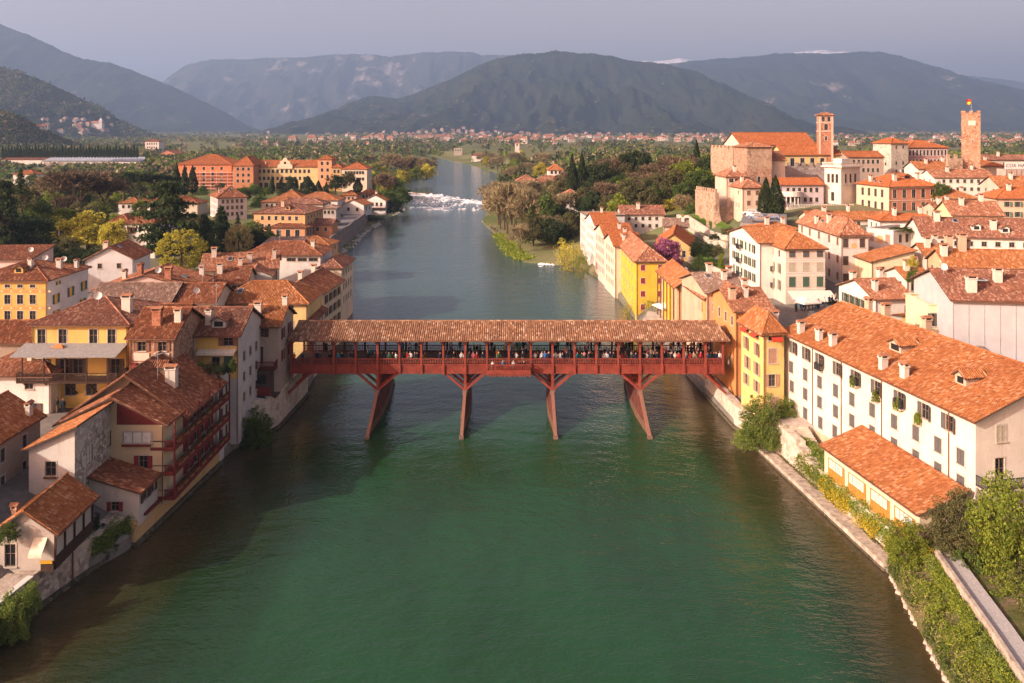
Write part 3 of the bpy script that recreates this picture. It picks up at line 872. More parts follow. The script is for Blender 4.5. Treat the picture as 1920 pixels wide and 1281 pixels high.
def balcony(parent, u0, u1, z, dep, mat, rail=1.0, y0=0, rz=0.0, origin=(0, 0, 0), solid=False, name='balcony', slabmat=None, step=.16):
    """projecting towards local -y from y0"""
    mb = MB()
    mb.box(u0, u1, y0 - dep, y0, z - .14, z, 1)
    for (p, q) in (((u0, y0 - dep + .04), (u1, y0 - dep + .04)), ((u0 + .04, y0), (u0 + .04, y0 - dep)), ((u1 - .04, y0), (u1 - .04, y0 - dep))):
        P, Q = Vector((*p, z + rail)), Vector((*q, z + rail)); mb.beam(P, Q, .08, .08, 0)
        mb.beam(P - Vector((0, 0, rail - .12)), Q - Vector((0, 0, rail - .12)), .06, .06, 0)
        n = max(2, int((Q - P).length / step))
        for k in range(n + 1):
            x = P.lerp(Q, k / n); mb.box(x.x - .022, x.x + .022, x.y - .022, x.y + .022, z, z + rail, 0)
    return mb.build(name, [mat, slabmat or TRIM], parent, origin, rz)

def awning(parent, u0, u1, z, dep, drop, mat, y0=0, name='awning', rz=0.0, origin=(0, 0, 0)):
    mb = MB()
    mb.hexa([(u0, y0 - dep, z - drop - .03), (u1, y0 - dep, z - drop - .03), (u1, y0, z - .03), (u0, y0, z - .03)],
            [(u0, y0 - dep, z - drop), (u1, y0 - dep, z - drop), (u1, y0, z), (u0, y0, z)])
    mb.box(u0, u1, y0 - dep - .02, y0 - dep + .02, z - drop - .3, z - drop - .03)
    for u in (u0 + .05, u1 - .05): mb.tube((u, y0, z - .7), (u, y0 - dep, z - drop - .03), .02, .02, 4)
    return mb.build(name, [mat], parent, origin, rz)

def houseM(name, label, x, y, wid, dep, ze, rot=0, **kw):
    return house(name, label, 'L', CX + x * FPX / y, HY + (CAMH - ze) * FPX / y, ze, rot, None, dep=dep, wid=wid, **kw)

# ------------------------------------------------------------------ left bank
CREAM, WHITE, PINKW, YEL, YEL2, ORA, PEACH, GREYW = (.62,.53,.40), (.66,.62,.57), (.60,.47,.42), (.62,.42,.13), (.58,.36,.10), (.55,.26,.10), (.60,.38,.22), (.42,.38,.35)
REDWOOD = plain('red_painted_wood', (.155,.026,.022), .7, .3, .3)

# riverside house with three tiers of red balconies
h = houseM('balcony_house', 'big riverside house with three tiers of dark red flower balconies', -46.5, 85.6, 11.0, 10.0, 10.2, 0, roof='gv', rise=3.8, wall=(.55,.44,.28), tiles='red', zb=1.8,
           Rr=[W(4, 3, 1.1, 1.7, 2.5, 1.5, 'open', 'red', .08)], ch=[(.80,.30,'w',1.5)], dorm=[(.70,.45,math.pi/2,1.7)], ants=[(.7,.2)], o=1.1, near=True)
bh_ = h['root']
h2 = houseM('balcony_house_wing', 'lower front wing of the red balcony house with white window band', -46.0, 81.6, 10.5, 3.95, 10.2, 0, roof='gv', rise=2.6, wall=(.55,.44,.28), tiles='red', zb=1.8,
            F=[W(1, 1, .9, 1.3, us=[.80], zs=[4.0], style='open', sh='red'), W(1, 1, 2.9, 1.15, us=[.74], zs=[1.5])], o=.55, near=True, dishes=())
mb = MB(); mb.poly([(5.7, -.03, h2['H'] - .2), (10.5, -.03, h2['H'] - .2), (10.5, -.03, h2['H'] - .05), (5.7, -.03, h2['H'] + 2.1)]); mb.poly([(5.7, -.0, h2['H'] - .2), (10.5, 0, h2['H'] - .2), (10.5, 0, h2['H'] - .05), (5.7, 0, h2['H'] + 2.1)])
mb.build('red_gable_panel', REDWOOD, h2['root'])
mb = MB(); mb.box(6.3, 9.2, -.30, -.04, h2['H'] - 2.35, h2['H'] - 2.15); mb.build('window_box', REDWOOD, h2['root'])
BLIND = plain('white_blind', (.6,.58,.53), .8)
for k in range(3):
    mb = MB(); mb.box(6.38 + k * .95, 7.27 + k * .95, .03, .045, h2['H'] - 2.05, h2['H'] - .98); mb.build('blind', BLIND, h2['root'])
# balconies hang on the river side: local frame of h root, x to the river
bx0, bx1 = 11.0, 12.1
y0b, y1b = -4.0, 12.0
Hh = h['H']
FLOW = leafmat('flower_leaf', (.05,.08,.02), (.10,.13,.03), (.18,.17,.05))
rb = random.Random(9)
for zt in (1.9, 4.4, 6.9):
    z = Hh - zt
    mb = MB(); mb.box(bx0 + .02, bx1, y0b, y1b, z - 1.02, z - .78)
    mb.box(bx1 - .10, bx1, y0b, y1b, z - .05, z + .05); mb.box(bx0 - 1.4, bx1, y0b, y0b + .1, z - .05, z + .05)
    mb.box(bx1 - .07, bx1 - .03, y0b, y1b, z - .78, z - .18)
    for k in range(14):
        x = lerp(bx0 - 1.3, bx1 - .1, k / 13); mb.box(x - .03, x + .03, y0b + .02, y0b + .08, z - .78, z)
    mb.box(bx0 - 1.4, bx1, y0b - .02, y0b + .12, z - .95, z - .62)
    n = 80
    for k in range(n + 1):
        y = lerp(y0b, y1b, k / n); mb.box(bx1 - .09, bx1 - .04, y - .03, y + .03, z - .78, z)
    mb.build('balcony', REDWOOD, bh_)
    for k in range(9):
        y = y0b + .9 + k * 1.65 + rb.uniform(-.3, .3)
        mb = MB(); mb.box(bx1 + .0, bx1 + .24, y - .45, y + .45, z - .28, z - .06)
        mb.build('flower_box', plain('terracotta', (.30,.12,.06)), bh_)
        nn = 60; V = np.zeros((nn * 4, 3)); 
        for i in range(nn):
            c_ = np.array([bx1 + .12 + rb.gauss(0, .08), y + rb.uniform(-.5, .5), z + .04 + abs(rb.gauss(0, .13)) - .06]); a_ = np.array([rb.gauss(0,1) for _ in range(3)]); a_ /= np.linalg.norm(a_); b_ = np.cross(a_, [rb.gauss(0,1) for _ in range(3)]); b_ /= np.linalg.norm(b_) + 1e-6
            V[i*4:i*4+4] = [c_ - a_*.07, c_ + b_*.05, c_ + a_*.07, c_ - b_*.05]
        stuff(ob('flowers', mesh_np('flowers', V, np.arange(nn * 4).reshape(-1, 4), [leafmat('red_flower', (.25,.03,.02), (.12,.13,.03), (.30,.16,.03)) if k % 3 == 0 else FLOW]), bh_))
for k in range(6):
    y = lerp(y0b + .06, y1b - .06, k / 5); mb = MB(); mb.box(bx1 - .12, bx1 + .02, y - .08, y + .08, Hh - 7.7, Hh + .1); mb.build('balcony_post', REDWOOD, bh_)
for z in (3.2, 5.7):
    for k in range(3):      # white plastic chairs
        y = y0b + 1.2 + k * 4.4; mb = MB(); zc = Hh - z + .52
        mb.box(bx0 + .3, bx0 + .7, y, y + .4, zc - .06, zc); mb.box(bx0 + .3, bx0 + .34, y, y + .4, zc, zc + .45)
        for a in (.32, .64):
            for b in (.02, .36): mb.box(bx0 + a, bx0 + a + .04, y + b, y + b + .04, zc - .42, zc - .06)
        wz = (y0b + y) 
        cobj = mb.build('plastic_chair', WHITEP, None, (h['A'].x, h['A'].y, h['zb'] - .0))
        tag(cobj, 'white plastic chair on the %s red balcony, %s from the front post' % ('middle' if z < 4 else 'lowest', ['first', 'second', 'third'][k]), 'chair', 'white balcony chairs')
YWALL = stucco((.50,.34,.16), .8)
def quay(label, pts, z1, mat, th=.8, z0=-1.5, name='river_wall'):
    mb = MB()
    for a, b in zip(pts, pts[1:]):
        a, b = Vector((*a, 0)), Vector((*b, 0)); d = (b - a).normalized(); s = Vector((-d.y, d.x, 0)) * th
        if (a + s).x ** 2 < 0: pass
        for (zz0, zz1, k) in ((z0, .35, .35), (.35, z1, 0)):
            sgn = 1
            off = -Vector((-d.y, d.x, 0)) * k
            mb.hexa([a + off + Vector((0,0,zz0)), b + off + Vector((0,0,zz0)), b + s + Vector((0,0,zz0)), a + s + Vector((0,0,zz0))],
                    [a + off + Vector((0,0,zz1)), b + off + Vector((0,0,zz1)), b + s + Vector((0,0,zz1)), a + s + Vector((0,0,zz1))], 1 if k else 0)
    return tag(mb.build(name, [mat, WETST]), label, 'wall')
quay('ochre plastered river wall below the red balconies', [(-36.3, 77.0), (-35.1, 96.0)], 2.3, YWALL)
mb = MB(); mb.beam((-35.95, 78.4, 2.4), (-35.0, 97.6, 2.4), .25, .25); 
tag(mb.build('wall_coping', REDWOOD), 'dark red timber beam along the ochre river wall', 'beam')
# annex with red shuttered window
h = houseM('riverside_annex', 'low annex with red shuttered window in front of balcony house', -41.0, 77.4, 4.9, 4.15, 5.0, 0, roof='sr', rise=1.5, wall=(.52,.47,.42), tiles='red', zb=1.75,
           F=W(1, 1, .75, .9, us=[.53], zs=[1.35], style='open', sh='red'), Rr=W(2, 1, .9, .8, z0=.9, style='open', sh='dark'), o=.35, near=True, pipes=False)
mb = MB(); mb.box(-38.6, -37.9, 77.5, 78.1, -.5, 1.8); mb.box(-40.8, -39.6, 78.0, 80, -.5, 1.8); 
mb.v = [(a - h['A'].x, b - h['A'].y, c - h['zb']) for a, b, c in mb.v]; mb.build('pier', stucco((.52,.47,.42)), h['root'])
# tall stone house with shed roof
h = houseM('stone_house', 'tall narrow house, white front and rough stone side, bright lean-to roof', -45.3, 75.0, 4.3, 10.4, 10.2, 0, roof='sl', rise=1.9, wall=(.58,.54,.48), tiles='orange', zb=1.5,
           F=[W(1, 1, 1.0, 1.35, us=[.48], zs=[1.9]), W(1, 1, .9, 1.1, us=[.24], zs=[5.6], style='shut', sh='green'), W(1, 1, .5, .3, us=[.82], zs=[5.0])], o=.45, near=True, pipes=False)
mb = MB(); HH = h['H']
ops = [(2.6, HH - 1.6, 1.0, 1.7), (6.2, HH - 1.5, .8, 1.5), (5.0, HH - 5.4, .7, 1.2)]
facade(mb, (4.36, 0, 0), (0, 1, 0), 10.4, HH + 1.75, ops, (-1, 0, 0)); mb.build('stone_side', stonemat((.22,.18,.15), (.40,.35,.30), (.56,.51,.46), 3.0, 'rough_white_stone'), h['root'])
for (u, z, w, hh) in ops: add_window(h['root'], (4.36, u, z), math.pi / 2, w, hh, 'plain', 'grey', False, random)
mb = MB(); mb.box(1.5, 2.6, -.3, -.02, HH - 2.75, HH - 2.6); mb.build('window_box', BROWNWOOD, h['root'])
# bottom-left cottage with veranda
h = houseM('riverside_cottage', 'small cottage with red tiled roof and cream awning by the water', -43.4, 67.2, 4.9, 6.4, 6.3, 2, roof='gv', rise=1.75, wall=(.46,.40,.34), tiles='orange', zb=3.0,
           F=[W(1, 1, .9, 1.9, us=[.25], zs=[2.0])], ch=[(.1,.3,'p',.5)], o=.45, near=True, pipes=False)
r = h['root']
awning(r, 3.2, 4.3, h['H'] - .55, .9, .95, plain('cream_canvas', (.70,.62,.46), .8))
mb = MB(); mb.box(4.95, 5.05, -.1, 6.4, .1, 1.1); mb.box(4.0, 5.05, -.5, -.42, .1, 1.0)
for y in (-.1, 1.5, 3.1, 4.7, 6.3): mb.box(4.92, 5.06, y - .06, y + .06, .1, 3.1)
mb.build('veranda', DARKWOOD, r)
mb = MB(); mb.box(4.0, 5.0, -.62, -.5, .85, 1.08); mb.build('flower_box', plain('yellow_flowers', (.55,.30,.02)), r)
for k in range(3):
    mb = MB(); mb.tube((1.6 + .28 * k, -.06, h['H'] - .2 + .05 * (k == 1)), (1.6 + .28 * k, -.02, h['H'] - .2 + .05 * (k == 1)), .1, .1, 10); mb.build('wall_plate', WHITEP, r)
quay('rough stone river wall under the small cottage', [(-40.2, 56.0), (-40.2, 61.0), (-39.8, 66.7), (-38.3, 72.9), (-37.2, 76.9)], 3.0, STONE, 4.0)
mb = MB(); a, b = Vector((-40.4, 61.2, 3.05)), Vector((-39.9, 66.3, 3.05)); mb.beam(a, b, .55, .12)
tag(mb.build('terrace_coping', WHITEP), 'white coping along the cottage terrace edge', 'coping')
mb = MB(); mb.tube((-38.75, 70.6, 0), (-38.75, 70.6, 2.8), .07, .07, 6); tag(mb.build('waste_pipe', COPPER), 'rusty pipe down the stone wall under the cottage', 'pipe')
# dark house on the frame edge
houseM('alley_house', 'dark walled house with orange roof at the frame edge by the alley', -55.0, 66.0, 7.0, 15.4, 11.0, 0, roof='gv', rise=2.2, wall=(.40,.32,.25), tiles='orange', zb=4, Rr=W(4, 3, .7, 1.3, 2.6, 1.6, 'plain', m=.06), ch=[(.93,.93,'w',.8)], o=.4, near=True)
# white house with rounded roof
h = house('white_house', 'low white house with a rounded red roof edge beside the square', 'R', 95, 703, 11.6, 0, -60, dep=7.5, roof='hip', rise=1.7, wall=WHITE, tiles='mixed', zb=6, F=[W(1,1,.95,.75,us=[.74],zs=[1.3]), W(1,1,1.3,1.2,us=[.76],zs=[3.9],style='open',sh='dark')], ch=[(.62,.3,'w',.9)], near=True)
# yellow balcony house on the square
h = house('yellow_balcony_house', 'long yellow house with grey canopy and wooden balcony on the square', 'R', 240, 608, 17.0, 0, 60, dep=10.5, roof='hip', rise=2.0, wall=YEL, tiles='brown', zb=6.0,
      F=[W(4,1,.95,1.7,us=[.10,.32,.64,.83],zs=[1.45],style='plain'), W(4,1,1.0,2.0,us=[.1,.34,.48,.87],zs=[5.1],style='open',sh='dark'), W(4,1,1.3,1.7,us=[.12,.4,.62,.85],zs=[7.6]), W(4,1,1.2,2.0,us=[.1,.3,.55,.8],zs=[9.9])], ch=[(.85,.32,'w',1.4)], dishes=[(.52,.36)], near=True)
r, Hh = h['root'], h['H']
CANOPY = plain('grey_fibre_canopy', (.22,.215,.205), .9)
mb = MB(); mb.hexa([(-.8, -3.0, Hh - 3.15), (h['W'], -3.0, Hh - 3.15), (h['W'], 0, Hh - 2.35), (-.8, 0, Hh - 2.35)], [(-.8, -3.0, Hh - 3.05), (h['W'], -3.0, Hh - 3.05), (h['W'], 0, Hh - 2.25), (-.8, 0, Hh - 2.25)]); mb.build('canopy', CANOPY, r)
balcony(r, -.3, h['W'], Hh - 6.1, 2.6, DARKWOOD, 1.0, step=.14, slabmat=DARKWOOD)
for k in range(5):
    u = k * h['W'] / 4.6 + .4; mb = MB(); mb.box(u - .06, u + .06, -2.6, -2.48, Hh - 6.0, Hh - 3.1); mb.beam((u, -.05, Hh - 8.2), (u, -2.3, Hh - 6.25), .16, .2); mb.build('post', DARKWOOD, r)
mb = MB(); mb.hexa([(3.0,-1.2,Hh-2.52),(4.4,-1.3,Hh-2.5),(4.3,-.9,Hh-2.42),(3.4,-.7,Hh-2.4)], [(3.2,-1.1,Hh-2.3),(4.2,-1.2,Hh-2.25),(4.0,-.95,Hh-2.1),(3.5,-.8,Hh-2.1)])
wob = mb.build('cloth', plain('orange_cloth', (.62,.16,.05), .9), None, (h['A'].x, h['A'].y, h['zb'])); tag(wob, 'orange cloth lying on the grey canopy of the yellow house', 'cloth')
# brick house beside it
h = house('brick_house', 'narrow brick and stone house beside the yellow balcony house', 'L', 243, 632, 15.9, 0, 325, dep=9, roof='gu', rise=2.3, wall=REDSTONE, tiles='red', zb=5, F=[W(2,1,.9,1.1,us=[.28,.75],zs=[1.1],style='open',sh='brown'), W(2,1,1.1,1.7,us=[.26,.74],zs=[3.9],style='half',sh='red'), W(2,1,1.0,1.6,zs=[7])], ch=[(.48,.2,'b',1.35),(.93,.25,'w',1.0)], near=True)
mb = MB(); Hh = h['H']
for u in (.28, .74):
    n = 8
    mb.box(u * h['W'] - .9, u * h['W'] + .9, -.10, -.02, Hh - 2.75, Hh - 1.85)
mb.build('plaster_patch', stucco((.60,.50,.40)), h['root'])
# grey and yellow house with roof terrace
h = house('terrace_house', 'house half grey half yellow with planted terrace and dormer', 'L', 336, 628, 14.6, 0, 447, dep=9, roof='gu', rise=2.3, wall=(.50,.48,.46), tiles='brown', zb=1.0, F=[W(1,1,1.2,1.0,us=[.83],zs=[.85],style='open',sh='brown'), W(1,1,1.0,1.7,us=[.62],zs=[3.6],style='plain'), W(1,1,1.1,1.9,us=[.83],zs=[3.6],style='shut',sh='green'), W(1,1,1.3,.9,us=[.15],zs=[.8],style='plain')],
      Rr=W(3,3,.8,1.2,2.6,3.2,'plain'), ch=[(.42,.2,'w',1.3)], dorm=[(.62,.1,0,1.7)], ants=[(.4,.5)], near=True)
Hh = h['H']; Wd = h['W']; TW = h
mb = MB(); facade(mb, (.28 * Wd, -.03, Hh - 5.4), (1, 0, 0), .72 * Wd, 5.35, [((a - .28) * Wd, 5.4 - z, w, q) for a, z, w, q in ((.83,.85,1.2,1.0),(.62,3.6,1.0,1.7),(.83,3.6,1.1,1.9))], (0, 1, 0)); mb.build('yellow_front', stucco(YEL), h['root'])
awning(h['root'], .34 * Wd, Wd - .2, Hh - 1.75, 1.0, .25, plain('pale_canvas', (.6,.55,.45), .8))
# its lower body towards the river
hl = houseM('river_terrace', 'pale riverside wall carrying the planted terrace', -41.8, 95.6, 6.6, 6.0, 10.0, 0, roof='flat', wall=(.50,.48,.46), zb=-1, Rr=W(3,3,.75,1.2,2.5,1.8,'plain'), F=W(2,1,.9,1.4,zs=[2.2]), near=True)
mb = MB(); mb.box(.3, 6.5, .15, .25, 9.5 + 1.0, 10.5 + 1.6)
for k in range(40): mb.box(.3 + k * .155, .4 + k * .155, .05, .15, 10.95, 12.2)
mb.build('terrace_fence', plain('weathered_wood', (.24,.19,.15)), hl['root'])
# bridge-head house
h = house('bridgehead_house', 'tall peeling plaster house with wooden balcony at bridge end', 'R', 522, 611, 13.6, 0, 456, dep=7.4, roof='gu', rise=1.9, wall=(.40,.33,.27), tiles='orange', zb=-1.2, base=PALESTONE, bh=4.9,
      F=[W(1,1,1.2,1.15,us=[.47],zs=[.95],style='open',sh='dark'), W(1,1,1.2,2.4,us=[.45],zs=[4.0],style='shut',sh='dark'), W(1,1,1.2,1.6,us=[.45],zs=[9.5],style='shut',sh='brown')],
      Rr=[W(2,2,.8,1.5,3.0,1.5,'open','red',.08)], ch=[(.30,.25,'w',1.2),(.97,.5,'w',.9)], near=True)
BH = h; Hh, Wd = h['H'], h['W']; r = h['root']
pp = stucco((.62,.57,.5), .2); rb = random.Random(2); mb = MB()
for k in range(16):
    u, z, a, b = rb.uniform(.3, Wd - .3), Hh - rb.uniform(.5, 5), rb.uniform(.15, .5), rb.uniform(.15, .6)
    if abs(u - .47 * Wd) < 1.3 + a: continue
    n = 9; ph = rb.uniform(0, 6)
    mb.poly([(u + a * math.cos(t) * (1 + .3 * math.sin(3 * t + ph)), -.012, z + b * math.sin(t) * (1 + .3 * math.cos(2 * t + ph))) for t in [2 * math.pi * i / n for i in range(n)]])
mb.build('plaster_patch', pp, r)
balcony(r, -.1, Wd - .1, Hh - 5.5, 1.5, REDWOOD, 1.0, step=.14, slabmat=DARKWOOD)
mb = MB(); mb.box(.3, Wd - .6, -1.45, -.05, Hh - 8.9, Hh - 5.65, 0); mb.box(2.0, 3.5, -1.5, -1.44, Hh - 7.4, Hh - 6.2, 1); mb.box(-.1, Wd + .25, -1.6, 0, Hh - 9.1, Hh - 8.9, 0); mb.box(.3, Wd - .6, -1.55, -1.45, Hh - 8.9, Hh - 7.9, 2)
mb.build('enclosed_loggia', [plain('loggia_wood', (.075,.05,.04)), GLASS, REDWOOD], r)
for k in range(4):
    u = .5 + k * 1.35; mb = MB(); mb.beam((u, -.05, Hh - 9.9), (u, -1.3, Hh - 9.15), .2, .25); mb.build('bracket', DARKWOOD, r)
quay('weathered stone abutment wall under the bridgehead house', [(-37.6, 102.0), (-32.3, 105.6), (-31.5, 108.0), (-31.0, 121.5)], 4.6, PALESTONE, 3.0, name='abutment_wall')
# street house roofs behind the square
house('hipped_yellow_house', 'yellow house with bright hipped tile roof behind the bridge end', 'R', 576, 568, 12.6, 0, 404, dep=9, roof='hip', rise=2.5, wall=(.60,.45,.20), tiles='orange', F=W(5,2,.95,1.2,2.6,1.0,'plain'), sky=[(.22,.25)], near=True, zb=3)
house('grey_roof_house', 'house with lichen grey tiled roof behind the yellow balcony house', 'L', 168, 566, 14.0, 0, 318, dep=8, roof='gu', rise=2.0, wall=CREAM, tiles='grey', near=True)
house('red_roof_house', 'dark red tiled roof next to the lichen grey roof', 'L', 319, 566, 13.8, 0, 402, dep=8, roof='gu', rise=2.0, wall=CREAM, tiles='red', dishes=[(.55,.1)], ants=[(.5,.5)], near=True)
house('loggia_attic', 'small attic with white loggia rising over tiled roofs', 'L', 270, 590, 16.4, 0, 345, dep=4, roof='gu', rise=.8, wall=WHITE, tiles='red', zb=12, F=W(2,1,2.2,.8,us=[.28,.73],zs=[.6]), near=True, pipes=False)
house('chimney_row_house', 'red roofed house with brick chimneys in front of the park trees', 'R', 362, 541, 14.5, 3, 178, dep=10, roof='gv', rise=2.2, wall=PINKW, tiles='red', F=W(3,1), ch=[(.43,.12,'b',1.3),(.72,.12,'b',1.3),(.25,.2,'w'),(.9,.9,'w')], sky=[(.8,.5)], dishes=[(.62,.1)], near=True)
house('back_lane_house', 'low house with rust red roof behind the chimney row', 'L', 404, 531, 13.2, 8, 462, dep=8, roof='gu', rise=2, wall=CREAM, tiles='red', F=W(4,1,.8,1.1,zs=[1.1],style='plain'), ch=[(.05,.3,'w',1.2)], near=True)
house('skylight_house', 'long house with skylights in its pale red roof', 'L', 378, 508, 13.5, 14, 520, dep=10, roof='gu', rise=2.3, wall=CREAM, tiles='mixed', F=W(4,1), ch=[(.13,.4,'w',1.2),(.62,.2,'w',1.2),(.95,.3,'w',1.2),(.5,.1,'w')], sky=[(.35,.3),(.5,.3)], near=True)
house('white_gable_house', 'white gabled house with terrace among the left bank roofs', 'L', 448, 519, 12.8, 12, 509, dep=8, roof='gv', rise=1.3, wall=WHITE, tiles='mixed', F=W(3,1,.8,1.6,zs=[1.7],style='open',sh='grey'), near=True)
house('three_window_house', 'white wall with three wide windows under long red roof', 'R', 602, 478, 14.0, 0, 455, dep=10, roof='hip', rise=2.0, wall=WHITE, tiles='red', zb=3, F=W(3,1,1.9,.7,us=[.62,.76,.90],zs=[1.0],style='plain',sh='dark'), ch=[(.85,.3,'w')], ants=[(.4,.4)], near=True)
house('riverside_cream_house', 'cream house rising straight from the river on the left bank', 'R', 640, 502, 11.9, 0, 598, dep=12, roof='hip', rise=1.3, wall=CREAM, tiles='brown', zb=-1, Rr=W(4,3,.8,1.3,2.8,1.4,'plain'), near=True)
house('river_gable_house', 'cream gable house with balconies above the river behind the bridge', 'L', 520, 549, 11.6, -4, 603, dep=13, roof='gv', rise=2.0, wall=(.60,.50,.34), tiles='red', zb=0, Rr=[W(4,3,.9,1.4,2.4,1.6,'open','dark')], F=W(2,2,.9,1.4), ch=[(.3,.4,'w'),(.45,.7,'w')], near=True)
houseM('river_lean_to', 'low red lean-to roof beside the river gable house', -35.6, 128, 3.6, 9, 9.5, 0, roof='sr', rise=1.8, wall=(.5,.42,.33), tiles='red', zb=-1, Rr=W(3,2,.9,1.2), near=True)
# houses on the left edge
house('painted_house', 'yellow house with painted friezes and white side wall', 'R', 88, 526, 14.8, 0, -60, dpx=165, roof='hip', rise=2.3, wall=YEL2, tiles='red', zb=5,
      F=[W(5,1,.9,.55,zs=[.95],style='plain'), W(5,2,1.0,1.55,st=2.7,z0=3.2,style='plain')], ch=[(.62,.3,'w',1.1),(.85,.55,'w',1.1),(.95,.8,'w')], dishes=[(.55,.75),(.75,.85)], dorm=[(.55,.15,0)], near=True)
pr = bpy.data.objects['painted_house']; mb = MB()
hh_ = 14.8 - 5; 
mb2 = MB(); Wp = 13.3; mb2.box(Wp + .0, Wp + .02, 0, 13, 0, hh_ - .1)
PF = plain('painted_frieze', (.50,.25,.08), .9)
wp = [c for c in pr.children if c.name.startswith('wall')][0]
Wp = max(v.co.x for v in wp.data.vertices); Dp = max(v.co.y for v in wp.data.vertices)
for (z0, z1) in ((hh_ - 2.1, hh_ - 1.55), (hh_ - 4.9, hh_ - 4.4)):
    mb.box(.2, Wp - .2, -.02, -.008, z0, z1)
    for k in range(9): mb.tube((.9 + k * 1.6, -.03, (z0 + z1) / 2), (.9 + k * 1.6, -.008, (z0 + z1) / 2), .2, .2, 10, 1)
mb.build('painted_frieze', [PF, plain('frieze_cream', (.6,.45,.25))], pr)
mb = MB(); rr = facade(mb, (Wp + .03, 0, 0), (0, 1, 0), Dp, hh_, [(Dp * .25, hh_ - 1.0, .7, .6), (Dp * .2, hh_ - 3.6, 1, 1.6), (Dp * .55, hh_ - 3.3, 1, 1.6), (Dp * .88, hh_ - 3.1, 1, 1.6), (Dp * .2, hh_ - 6.4, 1, 1.6), (Dp * .85, hh_ - 6.2, 1, 1.6)], (-1, 0, 0)); mb.build('white_side', stucco((.56,.55,.54)), pr)
for a, b, c_, d in rr: add_window(pr, (Wp + .03, (a + b) / 2, (c_ + d) / 2), math.pi / 2, b - a, d - c_, 'open', 'green', False, random)
house('whitewashed_barn', 'whitewashed lean house with red roof before the villa', 'L', 160, 487, 14.0, 6, 250, dep=10, roof='gv', rise=2.4, wall=(.56,.55,.54), tiles='red', ch=[(.35,.2,'w'),(.2,.5,'w')], sky=[(.6,.3)], F=W(2,1,.8,1), near=True)
house('pink_parapet_house', 'pinkish walled house with roof dishes at the left frame edge', 'R', 56, 487, 15.0, 4, -60, dep=9, roof='sf', rise=1.4, wall=PINKW, tiles='red', dishes=[(.9,.3)], near=True)
house('villa', 'white villa with tall arched doorway among the park trees', 'L', 238, 418, 16.4, -4, 292, dep=13, roof='hip', rise=3.0, wall=WHITE, tiles='red', zb=7, F=[W(1,1,1.0,1.6,us=[.18],zs=[1.9],style='open',sh='red'), W(1,1,1.6,4.2,us=[.2],zs=[8.0])], ch=[(.6,.2,'w',1.2)], near=True)
house('villa_wing', 'lower rear wing of the arched villa with red roof', 'R', 240, 416, 16.0, -4, 205, dep=7, roof='hip', rise=1.6, wall=WHITE, tiles='red', zb=7)
house('pink_hotel', 'pale pink four storey hotel with hipped red roof', 'L', 408, 371, 15.6, 30, 463, dep=15, roof='hip', rise=3.2, wall=(.62,.50,.47), tiles='red', zb=7, F=W(5,3,.85,1.3,2.3,1.5,'plain'), L=W(4,3,.85,1.3,2.3,1.5,'plain'), ch=[(.2,.5,'w'),(.5,.8,'w')], sky=[(.3,.3),(.5,.25)], near=False)
house('orange_hotel', 'orange rendered hotel with hipped roof along the river road', 'R', 572, 401, 13.6, -6, 476, dpx=606, roof='hip', rise=2.6, wall=(.60,.35,.16), tiles='brown', zb=6, F=W(6,2,.9,1.3,2.5,1.5,'plain'), Rr=W(5,3,.8,1.2,2.2,1.3,'plain'), ch=[(.45,.3,'p',1.4)], sky=[(.6,.3)], dorm=[(.6,.15,0)])
house('loggia_pavilion', 'low orange pavilion with columned loggia before the orange hotel', 'R', 573, 427, 9.5, -6, 507, dep=9, roof='hip', rise=1.7, wall=(.56,.28,.15), tiles='red', zb=5, F=W(3,1,1.4,2.2,zs=[1.8]), Rr=W(3,1,1.4,2.4,zs=[1.7]))
house('orange_cottage', 'little orange cottage at the bend of the river road', 'L', 584, 421, 9.5, -4, 622, dep=7, roof='gu', rise=1.3, wall=(.56,.27,.14), tiles='brown', zb=4.5, F=W(2,1,.8,1.2,zs=[1.5]))
ftx = house('flat_terrace_house', 'building with grey flat roof sheets below the loggia pavilion', 'L', 493, 459, 11.0, 0, 562, dep=8, roof='sf', rise=.8, wall=GREYW, tiles='grey', zb=4)
ftx['roof'].children[0].data.materials[0] = plain('pale_sheet_roof', (.42,.44,.46), .5)
house('bend_house', 'orange tiled house at the upstream end of the roof cluster', 'R', 616, 460, 10.5, -5, 548, dep=8, roof='hip', rise=1.6, wall=(.58,.36,.22), tiles='orange', zb=3, Rr=W(2,2,.8,1.2))
# institution
def wing(label, ref, px, py, opx, dep, rise, wall, F, ze=21.5, roof='hip', tiles='bright', name='college_wing', **kw):
    return house(name, label, ref, px, py, ze, 0, opx, dep=dep, roof=roof, rise=rise, wall=wall, tiles=tiles, zb=7, F=F, cat='building', group='wings of the big college', **kw)
g = wing('red topped college block wrapped in scaffolding', 'L', 330, 309, 434, 26, 5, (.58,.20,.09), W(5,4,1.3,1.7,3.0,2.0,'plain'), ch=[])
SCAF = plain('scaffold_tube', (.55,.52,.47), .5); r, Hh, Wd = g['root'], g['H'], g['W']
mb = MB(); mb.box(-.03, Wd + .03, -.06, -.01, 0, Hh - 4.4); facade
for k in range(6):
    z = 1.5 + k * 1.75; mbp = MB(); mbp.box(1.5, Wd + 1.6, -1.7, -.5, z, z + .12); mbp.box(Wd + .4, Wd + 1.6, -.5, 14, z, z + .12); mbp.build('scaffold_deck', SCAF, r)
for k in range(11):
    x = 1.6 + k * (Wd - .2) / 10; mbp = MB(); mbp.tube((x, -1.65, 0), (x, -1.65, 11.6), .09, .09, 5); mbp.build('scaffold_pole', SCAF, r)
for k in range(5):
    y = 1 + k * 3; mbp = MB(); mbp.tube((Wd + 1.55, y, 0), (Wd + 1.55, y, 11.6), .09, .09, 5); mbp.build('scaffold_pole', SCAF, r)
